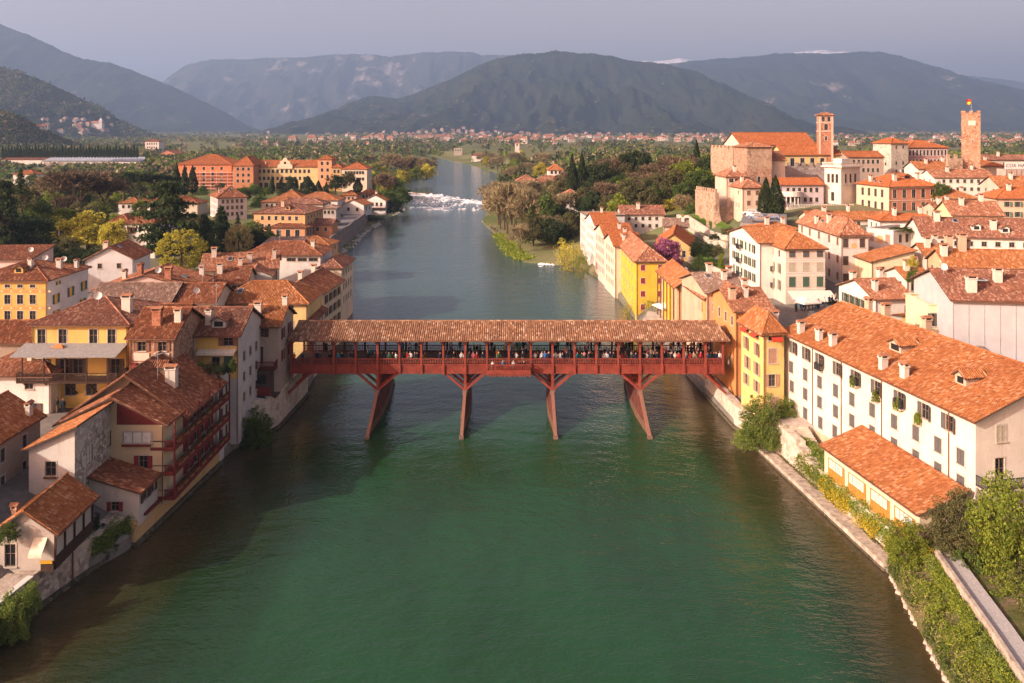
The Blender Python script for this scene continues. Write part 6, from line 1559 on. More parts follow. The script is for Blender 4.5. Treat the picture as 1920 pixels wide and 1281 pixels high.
ordn = ['first','second','third','fourth','fifth','sixth','seventh','eighth','ninth','tenth','eleventh','twelfth','thirteenth','fourteenth','fifteenth','sixteenth','seventeenth','eighteenth','nineteenth','twentieth','twenty-first','twenty-second','twenty-third','twenty-fourth','twenty-fifth','twenty-sixth','twenty-seventh','twenty-eighth'] + ['twenty-ninth'] + [a + b for a in ('thirty', 'forty') for b in ('',)][:0]
ones = ['first','second','third','fourth','fifth','sixth','seventh','eighth','ninth']
for a, b in (('thirt', 'thirty'), ('fort', 'forty'), ('fift', 'fifty')): ordn += [a + 'ieth'] + [b + '-' + w for w in ones]
dens = [2,6,4,5,7,8,3,6,8,7,10,9,9,11,10,13,14,15,13,12]
# the crowd leans on the front rail, stands in the middle of the deck or looks out at the back rail
for bay in range(20):
    a, b = edges[bay] + .3, edges[bay + 1] - .3
    n = dens[bay]; used = {}
    for k in range(n):
        lane = rp.choice(['front', 'front', 'middle', 'back']) if bay < 9 else rp.choice(['front', 'front', 'middle', 'middle', 'back'])
        y = {'front': BYF + .42 + rp.uniform(0, .2), 'middle': rp.uniform(113.4, 117.0), 'back': BYB - .45 - rp.uniform(0, .3)}[lane]
        cells = [c for c in range(5) if (c, lane) not in used]
        if not cells: continue
        c = rp.choice(cells); used[(c, lane)] = 1
        x = lerp(a, b, (c + .5) / 5) + rp.uniform(-.1, .1)
        rz = {'front': 0, 'middle': rp.uniform(0, 6.28), 'back': math.pi}[lane] + rp.uniform(-.4, .4)
        top = rp.choice(tops)
        where = {'front': 'at the front rail', 'middle': 'mid deck', 'back': 'at the back rail'}[lane]
        side = ('far left of', 'left in', 'centre of', 'right in', 'far right of')[c]
        person((x, y, 7.2), rz, top, 'person in %s top %s, %s %s bay from left' % (top, where, side, ordn[bay]), 'crowd on the covered bridge', rp)
# lookout
for k in range(4):
    top = ['white', 'blue', 'pale grey', 'black'][k]
    person((-2.7 + k * 1.45, BYF - .55, 6.25), rp.uniform(-.4, .4), top, 'person in %s top on the projecting lookout balcony of the bridge' % top, 'people on the lookout balcony', rp)
# river road, beach and square
def crowd(n, px0, py0, px1, py1, z, where, group, jit=4):
    seen = {}
    for k in range(n):
        u = rp.random(); p = at_z(lerp(px0, px1, u) + rp.uniform(-jit, jit), lerp(py0, py1, u) + rp.uniform(-1, 1), z)
        top = rp.choice(tops); q = seen.get(top, 0); seen[top] = q + 1
        person((p.x, p.y, gz(p.x, p.y)), rp.uniform(0, 6.28), top, 'person in %s top %s' % (top, where), group, rp)
crowd(12, 605, 440, 668, 408, 5.0, 'strolling on the river road', 'walkers on the river road')
crowd(14, 742, 400, 764, 385, .6, 'on the stony bank by the weir', 'people by the weir')
crowd(12, 905, 417, 945, 446, .6, 'resting on the spit across from the weir', 'people on the spit')
crowd(18, 1478, 586, 1572, 577, 9.0, 'at the hotel cafe under the awning', 'cafe guests at the hotel', 6)
crowd(3, 100, 776, 120, 774, 7.0, 'crossing the small square by the yellow house', 'people on the small square', 2)

# ------------------------------------------------------------------ vegetation
def leaves(C, size, rnd, up=0.0, asp=.6):
    """one quad for each centre in C (n,3), random facing"""
    n = len(C)
    a = rnd.normal(size=(n, 3)); a[:, 2] += up; a /= np.linalg.norm(a, axis=1)[:, None]
    b = np.cross(a, rnd.normal(size=(n, 3))); b /= np.linalg.norm(b, axis=1)[:, None] + 1e-9
    s = size * rnd.uniform(.6, 1.4, size=(n, 1))
    V = np.empty((n, 4, 3)); V[:, 0] = C - a * s; V[:, 1] = C + b * s * asp; V[:, 2] = C + a * s; V[:, 3] = C - b * s * asp
    return V.reshape(-1, 3)
def quads(V): return np.arange(len(V)).reshape(-1, 4)
def clumps(rnd, nclump, per, fr, r, zfun=None):
    """leaf centres gathered in clumps near the shell of a unit crown (diameter 1, height 1); fr(dir)->radius"""
    out = []
    for k in range(nclump):
        d = rnd.normal(size=3); d /= np.linalg.norm(d)
        c = fr(d, rnd)
        q = rnd.normal(size=(per, 3)); q /= np.linalg.norm(q, axis=1)[:, None]
        q *= r * rnd.uniform(.5, 1.25) * rnd.uniform(.55, 1, size=(per, 1)) ** .5
        q[:, 2] *= .75
        out.append(c + q)
    return np.concatenate(out)
PROTO = {}
def proto(kind, var):
    k = (kind, var)
    if k in PROTO: return PROTO[k]
    rnd = np.random.default_rng(abs(sum(map(ord, kind))) * 10 + var)
    tk = MB(); C = None; V = None
    lop = rnd.normal(size=3) * .06
    if kind == 'broad':
        tk.tube((0, 0, -.05), (0, 0, .45), .035, .02, 7)
        for i in range(6):
            a = i * 1.05 + rnd.uniform(0, .5); tk.tube((0, 0, .25 + .03 * i), (.3 * math.cos(a), .3 * math.sin(a), .62 + .04 * i), .014, .006, 5)
        def fr(d, r_): return np.array([0, 0, .58]) + d * np.array([.42, .42, .36]) * r_.uniform(.45, 1.0) ** .6 * (1 + .3 * math.sin(5 * d[0] + 3 * d[2] + var)) + lop
        V = leaves(clumps(rnd, 130, 46, fr, .095), .024, rnd, .2)
    elif kind == 'dome':      # dense rounded crown almost to the ground
        tk.tube((0, 0, -.05), (0, 0, .5), .04, .02, 7)
        def fr(d, r_): return np.array([0, 0, .50]) + d * np.array([.46, .46, .46]) * r_.uniform(.6, 1.0) ** .5
        V = leaves(clumps(rnd, 220, 40, fr, .06), .018, rnd, .2)
    elif kind == 'bush':
        def fr(d, r_): d = np.array([d[0], d[1], abs(d[2]) * 1.0]); return np.array([0, 0, .05]) + d * np.array([.44, .44, .85]) * r_.uniform(.35, 1.0) ** .5 * (1 + .18 * math.sin(6 * d[0] + 4 * d[1] + var))
        V = leaves(clumps(rnd, 170, 50, fr, .085), .021, rnd, .2)
        tk.tube((0, 0, -.05), (0, 0, .5), .03, .01, 6)
    elif kind in ('nearbroad', 'nearbush'):     # the same crowns seen close by: smaller, more leaves
        tk.tube((0, 0, -.05), (0, 0, .45), .035, .02, 7)
        for i in range(6):
            a = i * 1.05 + rnd.uniform(0, .5); tk.tube((0, 0, .25 + .03 * i), (.3 * math.cos(a), .3 * math.sin(a), .62 + .04 * i), .014, .006, 5)
        if kind == 'nearbroad':
            def fr(d, r_): return np.array([0, 0, .55]) + d * np.array([.43, .43, .40]) * r_.uniform(.4, 1.0) ** .6 * (1 + .28 * math.sin(6 * d[0] + 4 * d[2] + var)) + lop
        else:
            def fr(d, r_): d = np.array([d[0], d[1], abs(d[2])]); return np.array([0, 0, .05]) + d * np.array([.44, .44, .85]) * r_.uniform(.35, 1.0) ** .5 * (1 + .22 * math.sin(7 * d[0] + 5 * d[1] + var))
        V = leaves(clumps(rnd, 330, 60, fr, .075), .0125, rnd, .2)
    elif kind == 'cypress':
        tk.tube((0, 0, -.04), (0, 0, .5), .05, .03, 6)
        n = 4200; z = rnd.uniform(.03, 1, n); rr = .5 * np.minimum(1, (z / .18) ** .5) * (1 - np.clip((z - .25) / .77, 0, 1) ** 1.6) * rnd.uniform(.75, 1.05, n)
        a = rnd.uniform(0, 2 * math.pi, n); rr *= 1 + .12 * np.sin(a * 4 + z * 14)
        V = leaves(np.stack([rr * np.cos(a), rr * np.sin(a), z * .98], 1), .045, rnd, 1.2, .35); V[:, 2] = V[:, 2] * 1.0
    elif kind == 'cedar':     # level plates of foliage
        tk.tube((0, 0, -.04), (0, 0, .92), .03, .008, 7)
        out = []
        for i in range(46):
            z = .18 + .80 * (i / 46) + rnd.uniform(-.02, .02); L = .5 * (1 - .75 * max(0, (z - .45) / .55)) * rnd.uniform(.55, 1.05) * (1 if z > .3 else .9); a = rnd.uniform(0, 6.28)
            tk.tube((0, 0, z - .04), (L * math.cos(a), L * math.sin(a), z), .009, .003, 4)
            for s in np.linspace(.3, 1, 5):
                c = np.array([L * s * math.cos(a), L * s * math.sin(a), z + .01 - .03 * s])
                q = rnd.normal(size=(20, 3)) * np.array([.06, .06, .012]); out.append(c + q)
        V = leaves(np.concatenate(out), .026, rnd, .0)
    elif kind == 'fir':
        tk.tube((0, 0, -.04), (0, 0, .98), .03, .004, 6)
        out = []
        for i in range(70):
            z = .08 + .9 * i / 70; L = .5 * (1 - z) ** .85 * rnd.uniform(.7, 1.1) + .02; a = rnd.uniform(0, 6.28)
            for s in np.linspace(.2, 1, 4): out.append(np.array([L * s * math.cos(a), L * s * math.sin(a), z - .06 * s]) + rnd.normal(size=(13, 3)) * np.array([.035, .035, .014]))
        V = leaves(np.concatenate(out), .026, rnd, .1)
    elif kind == 'pine':      # umbrella pine
        tk.tube((0, 0, -.04), (0, 0, .62), .03, .02, 7)
        for i in range(8):
            a = i * .8; tk.tube((0, 0, .5), (.34 * math.cos(a), .34 * math.sin(a), .74), .012, .005, 4)
        def fr(d, r_): return np.array([0, 0, .76]) + d * np.array([.46, .46, .17]) * r_.uniform(.4, 1) ** .5
        V = leaves(clumps(rnd, 75, 46, fr, .085), .026, rnd, .3)
    elif kind == 'bare':      # leafless crown: limbs, then a haze of twigs
        tk.tube((0, 0, -.05), (0, 0, .26), .028, .02, 7)
        tips = []
        def grow(p, d, L, r, lv):
            q = p + d * L; tk.tube(tuple(p), tuple(q), r, r * .55, 5 if lv < 2 else 4, 0, False)
            if lv == 3: tips.append((q, d)); return
            for _ in range(4 if lv < 2 else 3):
                nd = d + rnd.normal(size=3) * .55; nd[2] = max(nd[2], .12); nd /= np.linalg.norm(nd); grow(q, nd, L * rnd.uniform(.62, .86), r * .5, lv + 1)
            tips.append((q, d))
        for i in range(4):
            a = i * 1.6 + rnd.uniform(0, .8); d = np.array([math.cos(a) * .5, math.sin(a) * .5, 1]); d /= np.linalg.norm(d); grow(np.array([0, 0, .22]), d, .24, .013, 0)
        cs, ds = [], []
        for q, d in tips:
            for _ in range(11):
                nd = d + rnd.normal(size=3) * .6; nd[2] += .35; nd /= np.linalg.norm(nd); cs.append(q + nd * .05); ds.append(nd)
        cs, ds = np.array(cs), np.array(ds); sd = np.cross(ds, rnd.normal(size=cs.shape)); sd /= np.linalg.norm(sd, axis=1)[:, None]
        Lh = rnd.uniform(.05, .10, (len(cs), 1)); wd = .0065
        V = np.empty((len(cs), 4, 3)); V[:, 0] = cs - ds * Lh * .6; V[:, 1] = cs + sd * wd; V[:, 2] = cs + ds * Lh; V[:, 3] = cs - sd * wd; V = V.reshape(-1, 3)
        V[:, 2] = V[:, 2] / max(1e-6, V[:, 2].max()); mx = np.percentile(np.abs(V[:, :2]), 99); V[:, :2] *= .5 / mx
        zz = max(p[2] for p in tk.v); tk.v = [(p[0] * .5 / mx, p[1] * .5 / mx, p[2] / zz * .93) for p in tk.v]
    elif kind == 'willow':    # loose young foliage, upright stems
        for i in range(7):
            a = i * .9; tk.tube((.03 * math.cos(a), .03 * math.sin(a), -.03), (.3 * math.cos(a), .3 * math.sin(a), .8), .012, .004, 4)
        def fr(d, r_): return np.array([0, 0, .52]) + d * np.array([.44, .44, .48]) * r_.uniform(.25, 1.0) ** .55
        V = leaves(clumps(rnd, 130, 20, fr, .085), .020, rnd, .8, .3)
    tm = tk.mesh('trunk', [BARK]) if tk.f else None
    cm_ = mesh_np('crown', V, quads(V), [None])
    PROTO[k] = (tm, cm_)
    return PROTO[k]
BARK = plain('bark', (.10,.07,.05), .95, .1, .3, 6)
LM = {
 'green': leafmat('leaf_green', (0.042,0.076,0.022), (0.101,0.164,0.034), (0.179,0.241,0.050)),
 'dark': leafmat('leaf_dark', (0.021,0.037,0.016), (0.044,0.072,0.024), (0.085,0.113,0.037)),
 'olive': leafmat('leaf_olive', (0.068,0.079,0.034), (0.139,0.139,0.055), (0.232,0.209,0.083)),
 'yellow': leafmat('leaf_spring', (0.275,0.263,0.037), (0.525,0.475,0.062), (0.725,0.650,0.106)),
 'lime': leafmat('leaf_lime', (0.101,0.151,0.021), (0.222,0.282,0.037), (0.362,0.402,0.060)),
 'gold': leafmat('leaf_forsythia', (0.315,0.263,0.021), (0.595,0.473,0.032), (0.800,0.630,0.052)),
 'twig': leafmat('twig_brown', (.15,.122,.062), (.25,.208,.108), (.37,.31,.17), .1),
 'dusk': leafmat('twig_dark', (.085,.062,.04), (.15,.11,.068), (.23,.17,.10), .1),
 'pinkish': leafmat('judas_blossom', (0.210,0.061,0.131), (0.385,0.123,0.245), (0.595,0.245,0.385)),
 'blossom': leafmat('pale_blossom', (0.280,0.228,0.088), (0.525,0.438,0.175), (0.735,0.630,0.315)),
 'ivy': leafmat('ivy', (0.080,0.135,0.032), (0.197,0.271,0.051), (0.352,0.416,0.095)),
}
TN = [0]
def tree(kind, lm, x, y, w, h, label, z=None, name=None, group=None, cat=None, rz=None, trunk=True):
    TN[0] += 1; rnd = random.Random(TN[0] * 3 + 1)
    tm, cmesh = proto(kind, rnd.randint(0, 1))
    name = name or {'cypress': 'cypress_tree', 'cedar': 'cedar_tree', 'fir': 'fir_tree', 'pine': 'pine_tree', 'bush': 'bush', 'nearbush': 'bush', 'willow': 'willow_bush', 'bare': 'bare_tree'}.get(kind, 'tree')
    root = empty(name, (x, y, (gz(x, y) if z is None else z) - .05), rnd.uniform(0, 6.28) if rz is None else rz)
    root.scale = (w, w, h)
    if tm and trunk: ob('trunk', tm, root)
    c = ob('crown', cmesh, root)
    c.material_slots[0].link = 'OBJECT'; c.material_slots[0].material = LM[lm]
    return tag(root, label, cat or ('bush' if kind == 'nearbush' or kind in ('bush', 'willow') and h < 4 else 'tree'), group)
def ptree(kind, lm, px, ptop, pbase, pw, label, z=None, y=None, **kw):
    """tree measured in the photo: centre column, top and base rows, width; stands at level z (or distance y)"""
    if y is None: p = at_z(px, pbase, z if z is not None else 8.0)
    else: p = at_y(px, pbase, y)
    s = p.y / FPX
    return tree(kind, lm, p.x, p.y, pw * s, (pbase - ptop) * s, label, z=p.z, **kw)

# --- named trees of the left bank
ptree('cedar', 'dark', 312, 336, 505, 135, 'huge dark cedar with layered branches beside the arched villa', y=196)
ptree('dome', 'yellow', 340, 427, 512, 96, 'round yellow green tree in front of the big cedar', y=183)
ptree('broad', 'yellow', 165, 390, 478, 118, 'wide yellow green tree left of the arched villa', y=212)
ptree('broad', 'lime', 112, 385, 440, 70, 'smaller lime green tree behind the wide yellow one', y=228)
ptree('broad', 'yellow', 214, 408, 476, 62, 'sparse yellow green tree touching the villa wall', y=204)
ptree('dome', 'blossom', 447, 418, 480, 58, 'pale blossoming round tree near the loggia pavilion', y=205)
ptree('fir', 'dark', 415, 383, 478, 62, 'dark fir between the round tree and the blossom tree', y=208)
ptree('fir', 'dark', 385, 400, 490, 56, 'shorter dark fir beside the round yellow tree', y=199)
ptree('broad', 'dark', 475, 425, 478, 50, 'dark evergreen right of the pale blossoming tree', y=212)
ptree('bare', 'dusk', 150, 312, 400, 140, 'tall bare brown tree above the park on the left', y=262)
ptree('bare', 'dusk', 195, 322, 398, 90, 'bare brown tree beside the tallest bare one', y=268)
ptree('bare', 'twig', 105, 322, 398, 90, 'bare tree with pale twigs left of the tall bare one', y=272)
for k, (px, t_, b_, w_, lm) in enumerate([(232,320,375,60,'dark'),(262,318,372,56,'dark'),(290,322,372,50,'dark'),(318,325,372,40,'dark')]):
    ptree('pine', lm, px, t_, b_, w_, 'dark umbrella pine, %s from the left in the pine clump' % ordn[k], y=300 + 6 * k, group='umbrella pines')
for k, (px, t_, b_, w_) in enumerate([(331,306,362,17),(346,310,366,16),(361,311,362,19)]):
    ptree('cypress', 'dark', px, t_, b_, w_, '%s of three dark cypresses before the scaffolded block' % ordn[k], y=330, group='college cypresses')
for k, (px, t_, b_, w_, kd, lm) in enumerate([(55,398,480,90,'broad','dark'),(15,425,500,70,'broad','green'),(85,432,490,70,'broad','dark'),(128,440,492,60,'broad','olive'),(30,380,440,70,'broad','olive'),(5,335,480,80,'cedar','dark'),(70,365,420,70,'broad','green'),(40,340,395,60,'broad','olive'),(38,316,366,32,'fir','dark'),(100,455,500,60,'bush','dark'),(150,458,500,60,'bush','dark'),(175,462,505,46,'bush','dark')]):
    ptree(kd, lm, px, t_, b_, w_, '%s %s in the park trees at the left frame edge, %s counted' % ({'dark':'dark green','green':'mid green','olive':'olive green'}[lm], 'cedar' if kd == 'cedar' else 'fir' if kd == 'fir' else 'shrub' if kd == 'bush' else 'tree', ordn[k]), y=190 + 8 * (11 - k) * (1 if b_ < 470 else .2), group='park trees')
for k, (px, t_, b_, w_, kd, lm) in enumerate([(510,329,364,11,'cypress','dark'),(527,334,362,24,'fir','dark'),(548,328,362,26,'broad','dark'),(577,330,366,30,'cypress','dark'),(597,338,366,15,'cypress','dark'),(612,340,366,10,'cypress','dark'),(629,325,362,44,'broad','dark'),(656,320,348,32,'broad','olive'),(671,333,360,18,'cypress','dark'),(480,345,366,40,'bush','green'),(455,348,368,40,'bush','green'),(497,350,366,20,'bush','lime')]):
    ptree(kd, lm, px, t_, b_, w_, 'garden %s before the yellow college front, %s from the left' % ({'cypress':'cypress','fir':'fir','broad':'evergreen tree','bush':'shrub'}[kd], ordn[sorted([510,527,548,577,597,612,629,656,671,480,455,497]).index(px)]), y=350, group='college garden trees')
for k, (px, t_, b_, w_, kd, lm) in enumerate([(700,320,362,42,'broad','lime'),(728,322,372,50,'broad','green'),(745,330,362,36,'broad','lime'),(722,352,398,44,'broad','green'),(738,365,400,34,'bush','dark'),(768,288,335,40,'bare','twig'),(790,292,335,34,'bare','twig'),(800,305,337,34,'broad','yellow'),(755,292,335,44,'bare','dusk'),(780,310,338,30,'broad','lime'),(712,300,330,40,'bare','twig'),(735,285,330,44,'bare','twig')]):
    ptree(kd, lm, px, t_, b_, w_, '%s on the left river bank above the weir, %s counted' % ({'lime':'lime green tree','green':'green tree','dark':'dark bush','twig':'bare pale tree','dusk':'bare dark tree','yellow':'yellow green tree'}[lm], ordn[k]), y=(60000 - 1500 * 4) / (b_ - 245), group='left bank trees above the weir')
# --- right bank
ptree('bare', 'twig', 962, 330, 462, 88, 'tall bare poplar clump on the spit', y=290)
ptree('bare', 'twig', 938, 342, 446, 60, 'bare tree at the upstream tip of the spit', y=320)
ptree('bare', 'twig', 990, 345, 460, 70, 'bare tree on the landward side of the spit', y=285)
ptree('bare', 'twig', 975, 415, 482, 46, 'low bare thicket at the grassy end of the spit', y=258)
ptree('broad', 'green', 1026, 356, 455, 74, 'green tree right behind the bare spit trees', y=280)
ptree('broad', 'olive', 1000, 395, 468, 60, 'olive green tree in the middle of the spit', y=270)
ptree('broad', 'dark', 1040, 405, 470, 60, 'dark bushy tree beside the riverside lane', y=266)
ptree('willow', 'yellow', 1075, 452, 530, 62, 'yellow green willow bush standing in the shallows', y=226)
ptree('willow', 'yellow', 1058, 445, 505, 46, 'smaller willow bush beside the lane on the spit', y=236)
ptree('willow', 'lime', 1090, 470, 532, 40, 'lime green willow bush against the river houses', y=216)
for k, (px, t_, b_, w_) in enumerate([(1073,288,365,20),(1091,286,365,20),(1200,285,350,14)]):
    ptree('cypress', 'dark', px, t_, b_, w_, '%s tall dark cypress on the wooded right bank, from the river' % ordn[k], y=330, group='right bank cypresses')
for k, (px, t_, b_, w_, kd, lm, y) in enumerate([(1128,300,372,60,'broad','dark',330),(1150,288,360,70,'bare','dusk',345),(1190,280,360,70,'pine','dark',340),(1172,300,372,60,'broad','olive',335),(1225,300,380,60,'bare','dusk',320),(1278,282,395,100,'bare','dusk',300),(1245,330,405,60,'broad','green',305),(1215,335,400,60,'broad','dark',310),(1306,262,350,20,'cypress','dark',320),(1320,300,380,50,'broad','green',290),(1330,290,360,44,'broad','dark',300),(1145,362,402,44,'broad','green',290),(1112,365,420,50,'broad','dark',285),(1178,362,410,56,'broad','dark',285),(1210,375,415,50,'broad','olive',280),(1252,368,425,56,'broad','yellow',262),(1285,360,418,48,'bare','twig',258),(1298,375,415,34,'bush','green',250),(1275,340,400,50,'broad','olive',290),(1105,300,370,44,'broad','olive',335),(1300,310,370,44,'broad','dark',300),(1230,390,425,40,'bush','olive',268),(1055,330,372,44,'broad','olive',335),(1190,395,420,40,'bush','dark',275)]):
    ptree(kd, lm, px, t_, b_, w_, '%s on the castle slope, %s in the list from river to wall' % ({'dark':'dark evergreen','dusk':'bare brown tree','olive':'olive tree','green':'green tree','twig':'bare pale tree','yellow':'yellow green tree'}[lm], ordn[k]), y=y, group='castle slope trees')
ptree('cypress', 'dark', 1436, 333, 408, 30, 'left one of the twin fat cypresses beside the castle house', y=222)
ptree('cypress', 'dark', 1454, 329, 408, 32, 'right one of the twin fat cypresses beside the castle house', y=221)
ptree('broad', 'pinkish', 1248, 440, 512, 60, 'purple flowering tree beside the orange hall', y=182)
ptree('broad', 'green', 1767, 338, 392, 34, 'round green tree squeezed between the palace and white house', y=222)
ptree('willow', 'lime', 1221, 556, 602, 38, 'small lime green tree before the bright yellow house', y=160)
ptree('willow', 'yellow', 1178, 565, 600, 26, 'yellow bush at the foot of the bright yellow house', y=165, z=None)
for k, (px, t_, b_, w_, lm) in enumerate([(1306,449,478,32,'dark'),(1328,452,482,34,'dark'),(1346,455,480,26,'olive'),(1310,478,505,34,'green'),(1334,488,516,36,'green'),(1352,470,510,14,'lime'),(1340,436,450,24,'dark'),(1368,425,440,40,'olive')]):
    ptree('bush', lm, px, t_, b_, w_, 'clipped %s garden shrub on the hanging terraces, %s from the river' % ({'dark':'dark','olive':'olive','green':'green','lime':'lime'}[lm], ordn[k]), y=186 - 2 * k, group='hanging garden shrubs')
# near the water
ptree('nearbush', 'ivy', 1430, 733, 838, 100, 'great ivy covered bush at the corner of the yellow house', y=99)
ptree('nearbush', 'ivy', 1472, 742, 800, 52, 'smaller ivy bush against the long white house', y=100.5)
ptree('nearbush', 'ivy', 1400, 790, 838, 52, 'low ivy mound at the water below the great bush', y=101)
ptree('nearbush', 'ivy', 1444, 798, 842, 32, 'small round bush by the garden steps', y=97)
ptree('nearbush', 'lime', 1700, 968, 1050, 90, 'dense green bush at the end of the low garden wing', y=70)
ptree('nearbroad', 'olive', 1788, 918, 1062, 128, 'dark olive grey tree in the corner garden', y=68.5)
ptree('nearbroad', 'lime', 1885, 878, 1130, 150, 'tall yellow green tree in the right hand corner', y=65)
ptree('dome', 'green', 1816, 1028, 1094, 66, 'round clipped bush beside the gravel path', y=66)
ptree('nearbush', 'lime', 1905, 1080, 1180, 110, 'lime green shrub at the right frame edge', y=62)
ptree('nearbush', 'olive', 1860, 1060, 1120, 80, 'olive shrub behind the clipped bush', y=65.5)
ptree('nearbush', 'green', 1910, 1150, 1230, 80, 'leafy shrub in the bottom corner beside the path', y=59.5)
ptree('nearbush', 'green', 480, 762, 838, 72, 'green bush at the water foot of the bridgehead house', y=102)
ptree('nearbush', 'ivy', 22, 1105, 1200, 70, 'ivy thicket hanging over the corner wall by the water', y=62.5, cat='bush')
ptree('nearbush', 'ivy', 58, 1085, 1150, 40, 'ivy clump below the white terrace coping', y=64)
ptree('nearbush', 'dark', 195, 985, 1040, 62, 'dark ivy on the wall beside the annex pier', y=75.2)
ptree('nearbush', 'dark', 178, 960, 1020, 40, 'dark creeper between cottage and annex', y=74.5)
ptree('nearbush', 'green', 15, 975, 1015, 40, 'creeper on the cottage front at the frame edge', y=66.5)
# potted greenery on terraces and balconies
for k, (px, t_, b_, w_, y, lm) in enumerate([(352,672,694,30,96.5,'green'),(372,676,696,34,96.3,'ivy'),(395,678,698,36,96.2,'olive'),(418,680,700,32,96.1,'dark'),(436,668,698,18,96.5,'green'),(1711,478,500,22,128,'yellow'),(1712,500,530,26,126,'green'),(1776,545,566,26,105,'lime'),(1760,560,570,20,104,'lime'),(1560,395,405,46,212,'green'),(1598,400,408,40,210,'lime'),(1530,398,408,30,213,'olive'),(1690,424,433,50,160,'green'),(1560,558,572,20,140,'dark'),(1622,576,586,22,119,'lime')]):
    ptree('bush', lm, px, t_, b_, w_, '%s potted shrub on a house terrace, %s counted from the left' % ({'green':'green','ivy':'glossy','olive':'olive','dark':'dark','yellow':'yellowish','lime':'lime'}[lm], ordn[k]), y=y, group='terrace plants', name='terrace_shrub')
for k, (b, z) in enumerate([(.31, 1.6), (.535, 1.5), (.42, 1.9), (.22, 2.0)]):
    P = LW['root'].matrix_world if False else None
    th = LW['th']; u, v = -.35, b * LW['D']
    x = LW['A'].x + u * math.cos(th) - v * math.sin(th); y = LW['A'].y + u * math.sin(th) + v * math.cos(th)
    tree('bush', 'lime', x, y, .9, 1.5, 'green trailing plant at a top window of the long white house, %s' % ordn[k], z=14 - z - 1.0, group='window plants', name='window_plant')
# hedge, forsythia and ground cover of the garden bank: one mass each
def cover(name, label, pts, n, size, lm, h=1.0, seed=1, cat='hedge', asp=.6, gate=0.0):
    """pts: list of (x, y, z, radius)"""
    rnd = np.random.default_rng(seed); C = []
    seg = np.array(pts)
    for i in range(n):
        k = rnd.integers(0, len(seg) - 1); t_ = rnd.random(); p = seg[k] * (1 - t_) + seg[k + 1] * t_
        d = rnd.normal(size=3); d /= np.linalg.norm(d); r_ = p[3] * rnd.uniform(.55, 1) * (1 + .3 * math.sin(p[1] * 2.1 + d[0] * 3))
        q = [p[0] + d[0] * r_, p[1] + d[1] * r_, p[2] + d[2] * r_ * h]
        if gate and fbm(q[0] * .9 + seed * 9, q[1] * .55 + q[2] * .4, 3, seed) < gate: continue
        C.append(q)
    V = leaves(np.array(C), size, rnd, .3, asp)
    return tag(stuff(ob(name, mesh_np(name, V, quads(V), [LM[lm]]))), label, cat)
yy = np.linspace(95, 87, 6); cover('hedge', 'clipped green hedge on the terrace behind the steps', [(XR(y) + 3.2, y, 3.0, .85) for y in yy], 15000, .085, 'ivy', 1.0, 3)
yy = np.linspace(92, 84, 5); cover('hedge', 'lower leafy hedge spilling over the terrace wall', [(XR(y) + 1.9, y, 1.9, 1.0) for y in yy], 15000, .085, 'lime', 1.2, 4, gate=.2)
yy = np.linspace(87, 73.5, 7); cover('forsythia', 'yellow flowering shrubs hanging down the terrace wall', [(XR(y) + 1.8, y, 1.8, .95) for y in yy], 44000, .065, 'gold', 1.3, 5, gate=.30)
yy = np.linspace(88, 74, 7); cover('climbing_greenery', 'green climbers between the yellow shrubs on the terrace edge', [(XR(y) + 1.9, y, 2.2, .95) for y in yy], 26000, .08, 'ivy', 1.2, 6, gate=.28)
yy = np.linspace(72.4, 54, 9)
cover('bank_undergrowth', 'light green undergrowth on the bank below the path', [(XR(y) + 1.5, y, 2.0, 1.35) for y in yy], 80000, .07, 'lime', 1.0, 7, 'undergrowth', gate=.42)
cover('bank_undergrowth', 'darker weeds and brambles near the water edge', [(XR(y) + 1.0, y, 1.2, 1.2) for y in yy], 60000, .07, 'green', .9, 8, 'undergrowth', gate=.42)
cover('bank_undergrowth', 'olive brown growth on the river bank under the path', [(XR(y) + 1.3, y, 1.6, 1.3) for y in yy], 24000, .08, 'olive', .9, 14, 'undergrowth', gate=.48)
cover('bank_flowers', 'yellow flowering patches along the top of the bank', [(XR(y) + 2.5, y, 3.4, .6) for y in yy], 16000, .05, 'gold', .8, 15, 'flowers', gate=.5)
PL = [(p.x - .55, p.y - .1, 3.85, .62) for p in pth]
cover('parapet_greenery', 'bright green plants leaning on the path parapet', PL, 34000, .065, 'lime', .9, 21, 'undergrowth', gate=.36)
cover('parapet_greenery', 'dark ivy mixed in along the path parapet', PL, 20000, .065, 'ivy', .9, 22, 'undergrowth', gate=.42)
cover('dry_reeds', 'dry brown stems among the bank weeds', [(XR(y) + 1.2, y, 1.7, 1.45) for y in yy], 7000, .26, 'twig', .9, 9, 'reeds', .06)
cover('garden_undergrowth', 'mixed shrubs filling the corner garden', [(39.6, 70, 4.4, 1.4), (40.6, 66, 4.6, 1.6), (39.9, 62, 4.6, 1.4), (38.8, 58, 4.4, 1.2), (37.8, 55, 4.4, 1.2)], 30000, .08, 'lime', .9, 10, 'undergrowth', gate=.42)
cover('garden_undergrowth', 'darker shrubs among the corner garden plants', [(39.6, 70, 4.4, 1.4), (40.6, 66, 4.6, 1.6), (39.9, 62, 4.6, 1.4), (38.8, 58, 4.4, 1.2), (37.8, 55, 4.4, 1.2)], 20000, .08, 'olive', .9, 16, 'undergrowth', gate=.45)
yy = np.linspace(73, 77.5, 4); cover('wall_ivy', 'dark ivy hanging over the wall between cottage and annex', [(-38.3 + (y - 73) * .25, y, 1.9, .8) for y in yy], 9000, .08, 'ivy', 1.5, 17, 'ivy')
yy = np.linspace(58, 66, 4); cover('wall_ivy', 'thick ivy over the corner wall by the water', [(-40.1, y, 1.6, .8) for y in yy], 15000, .085, 'ivy', 1.7, 18, 'ivy', gate=.36)
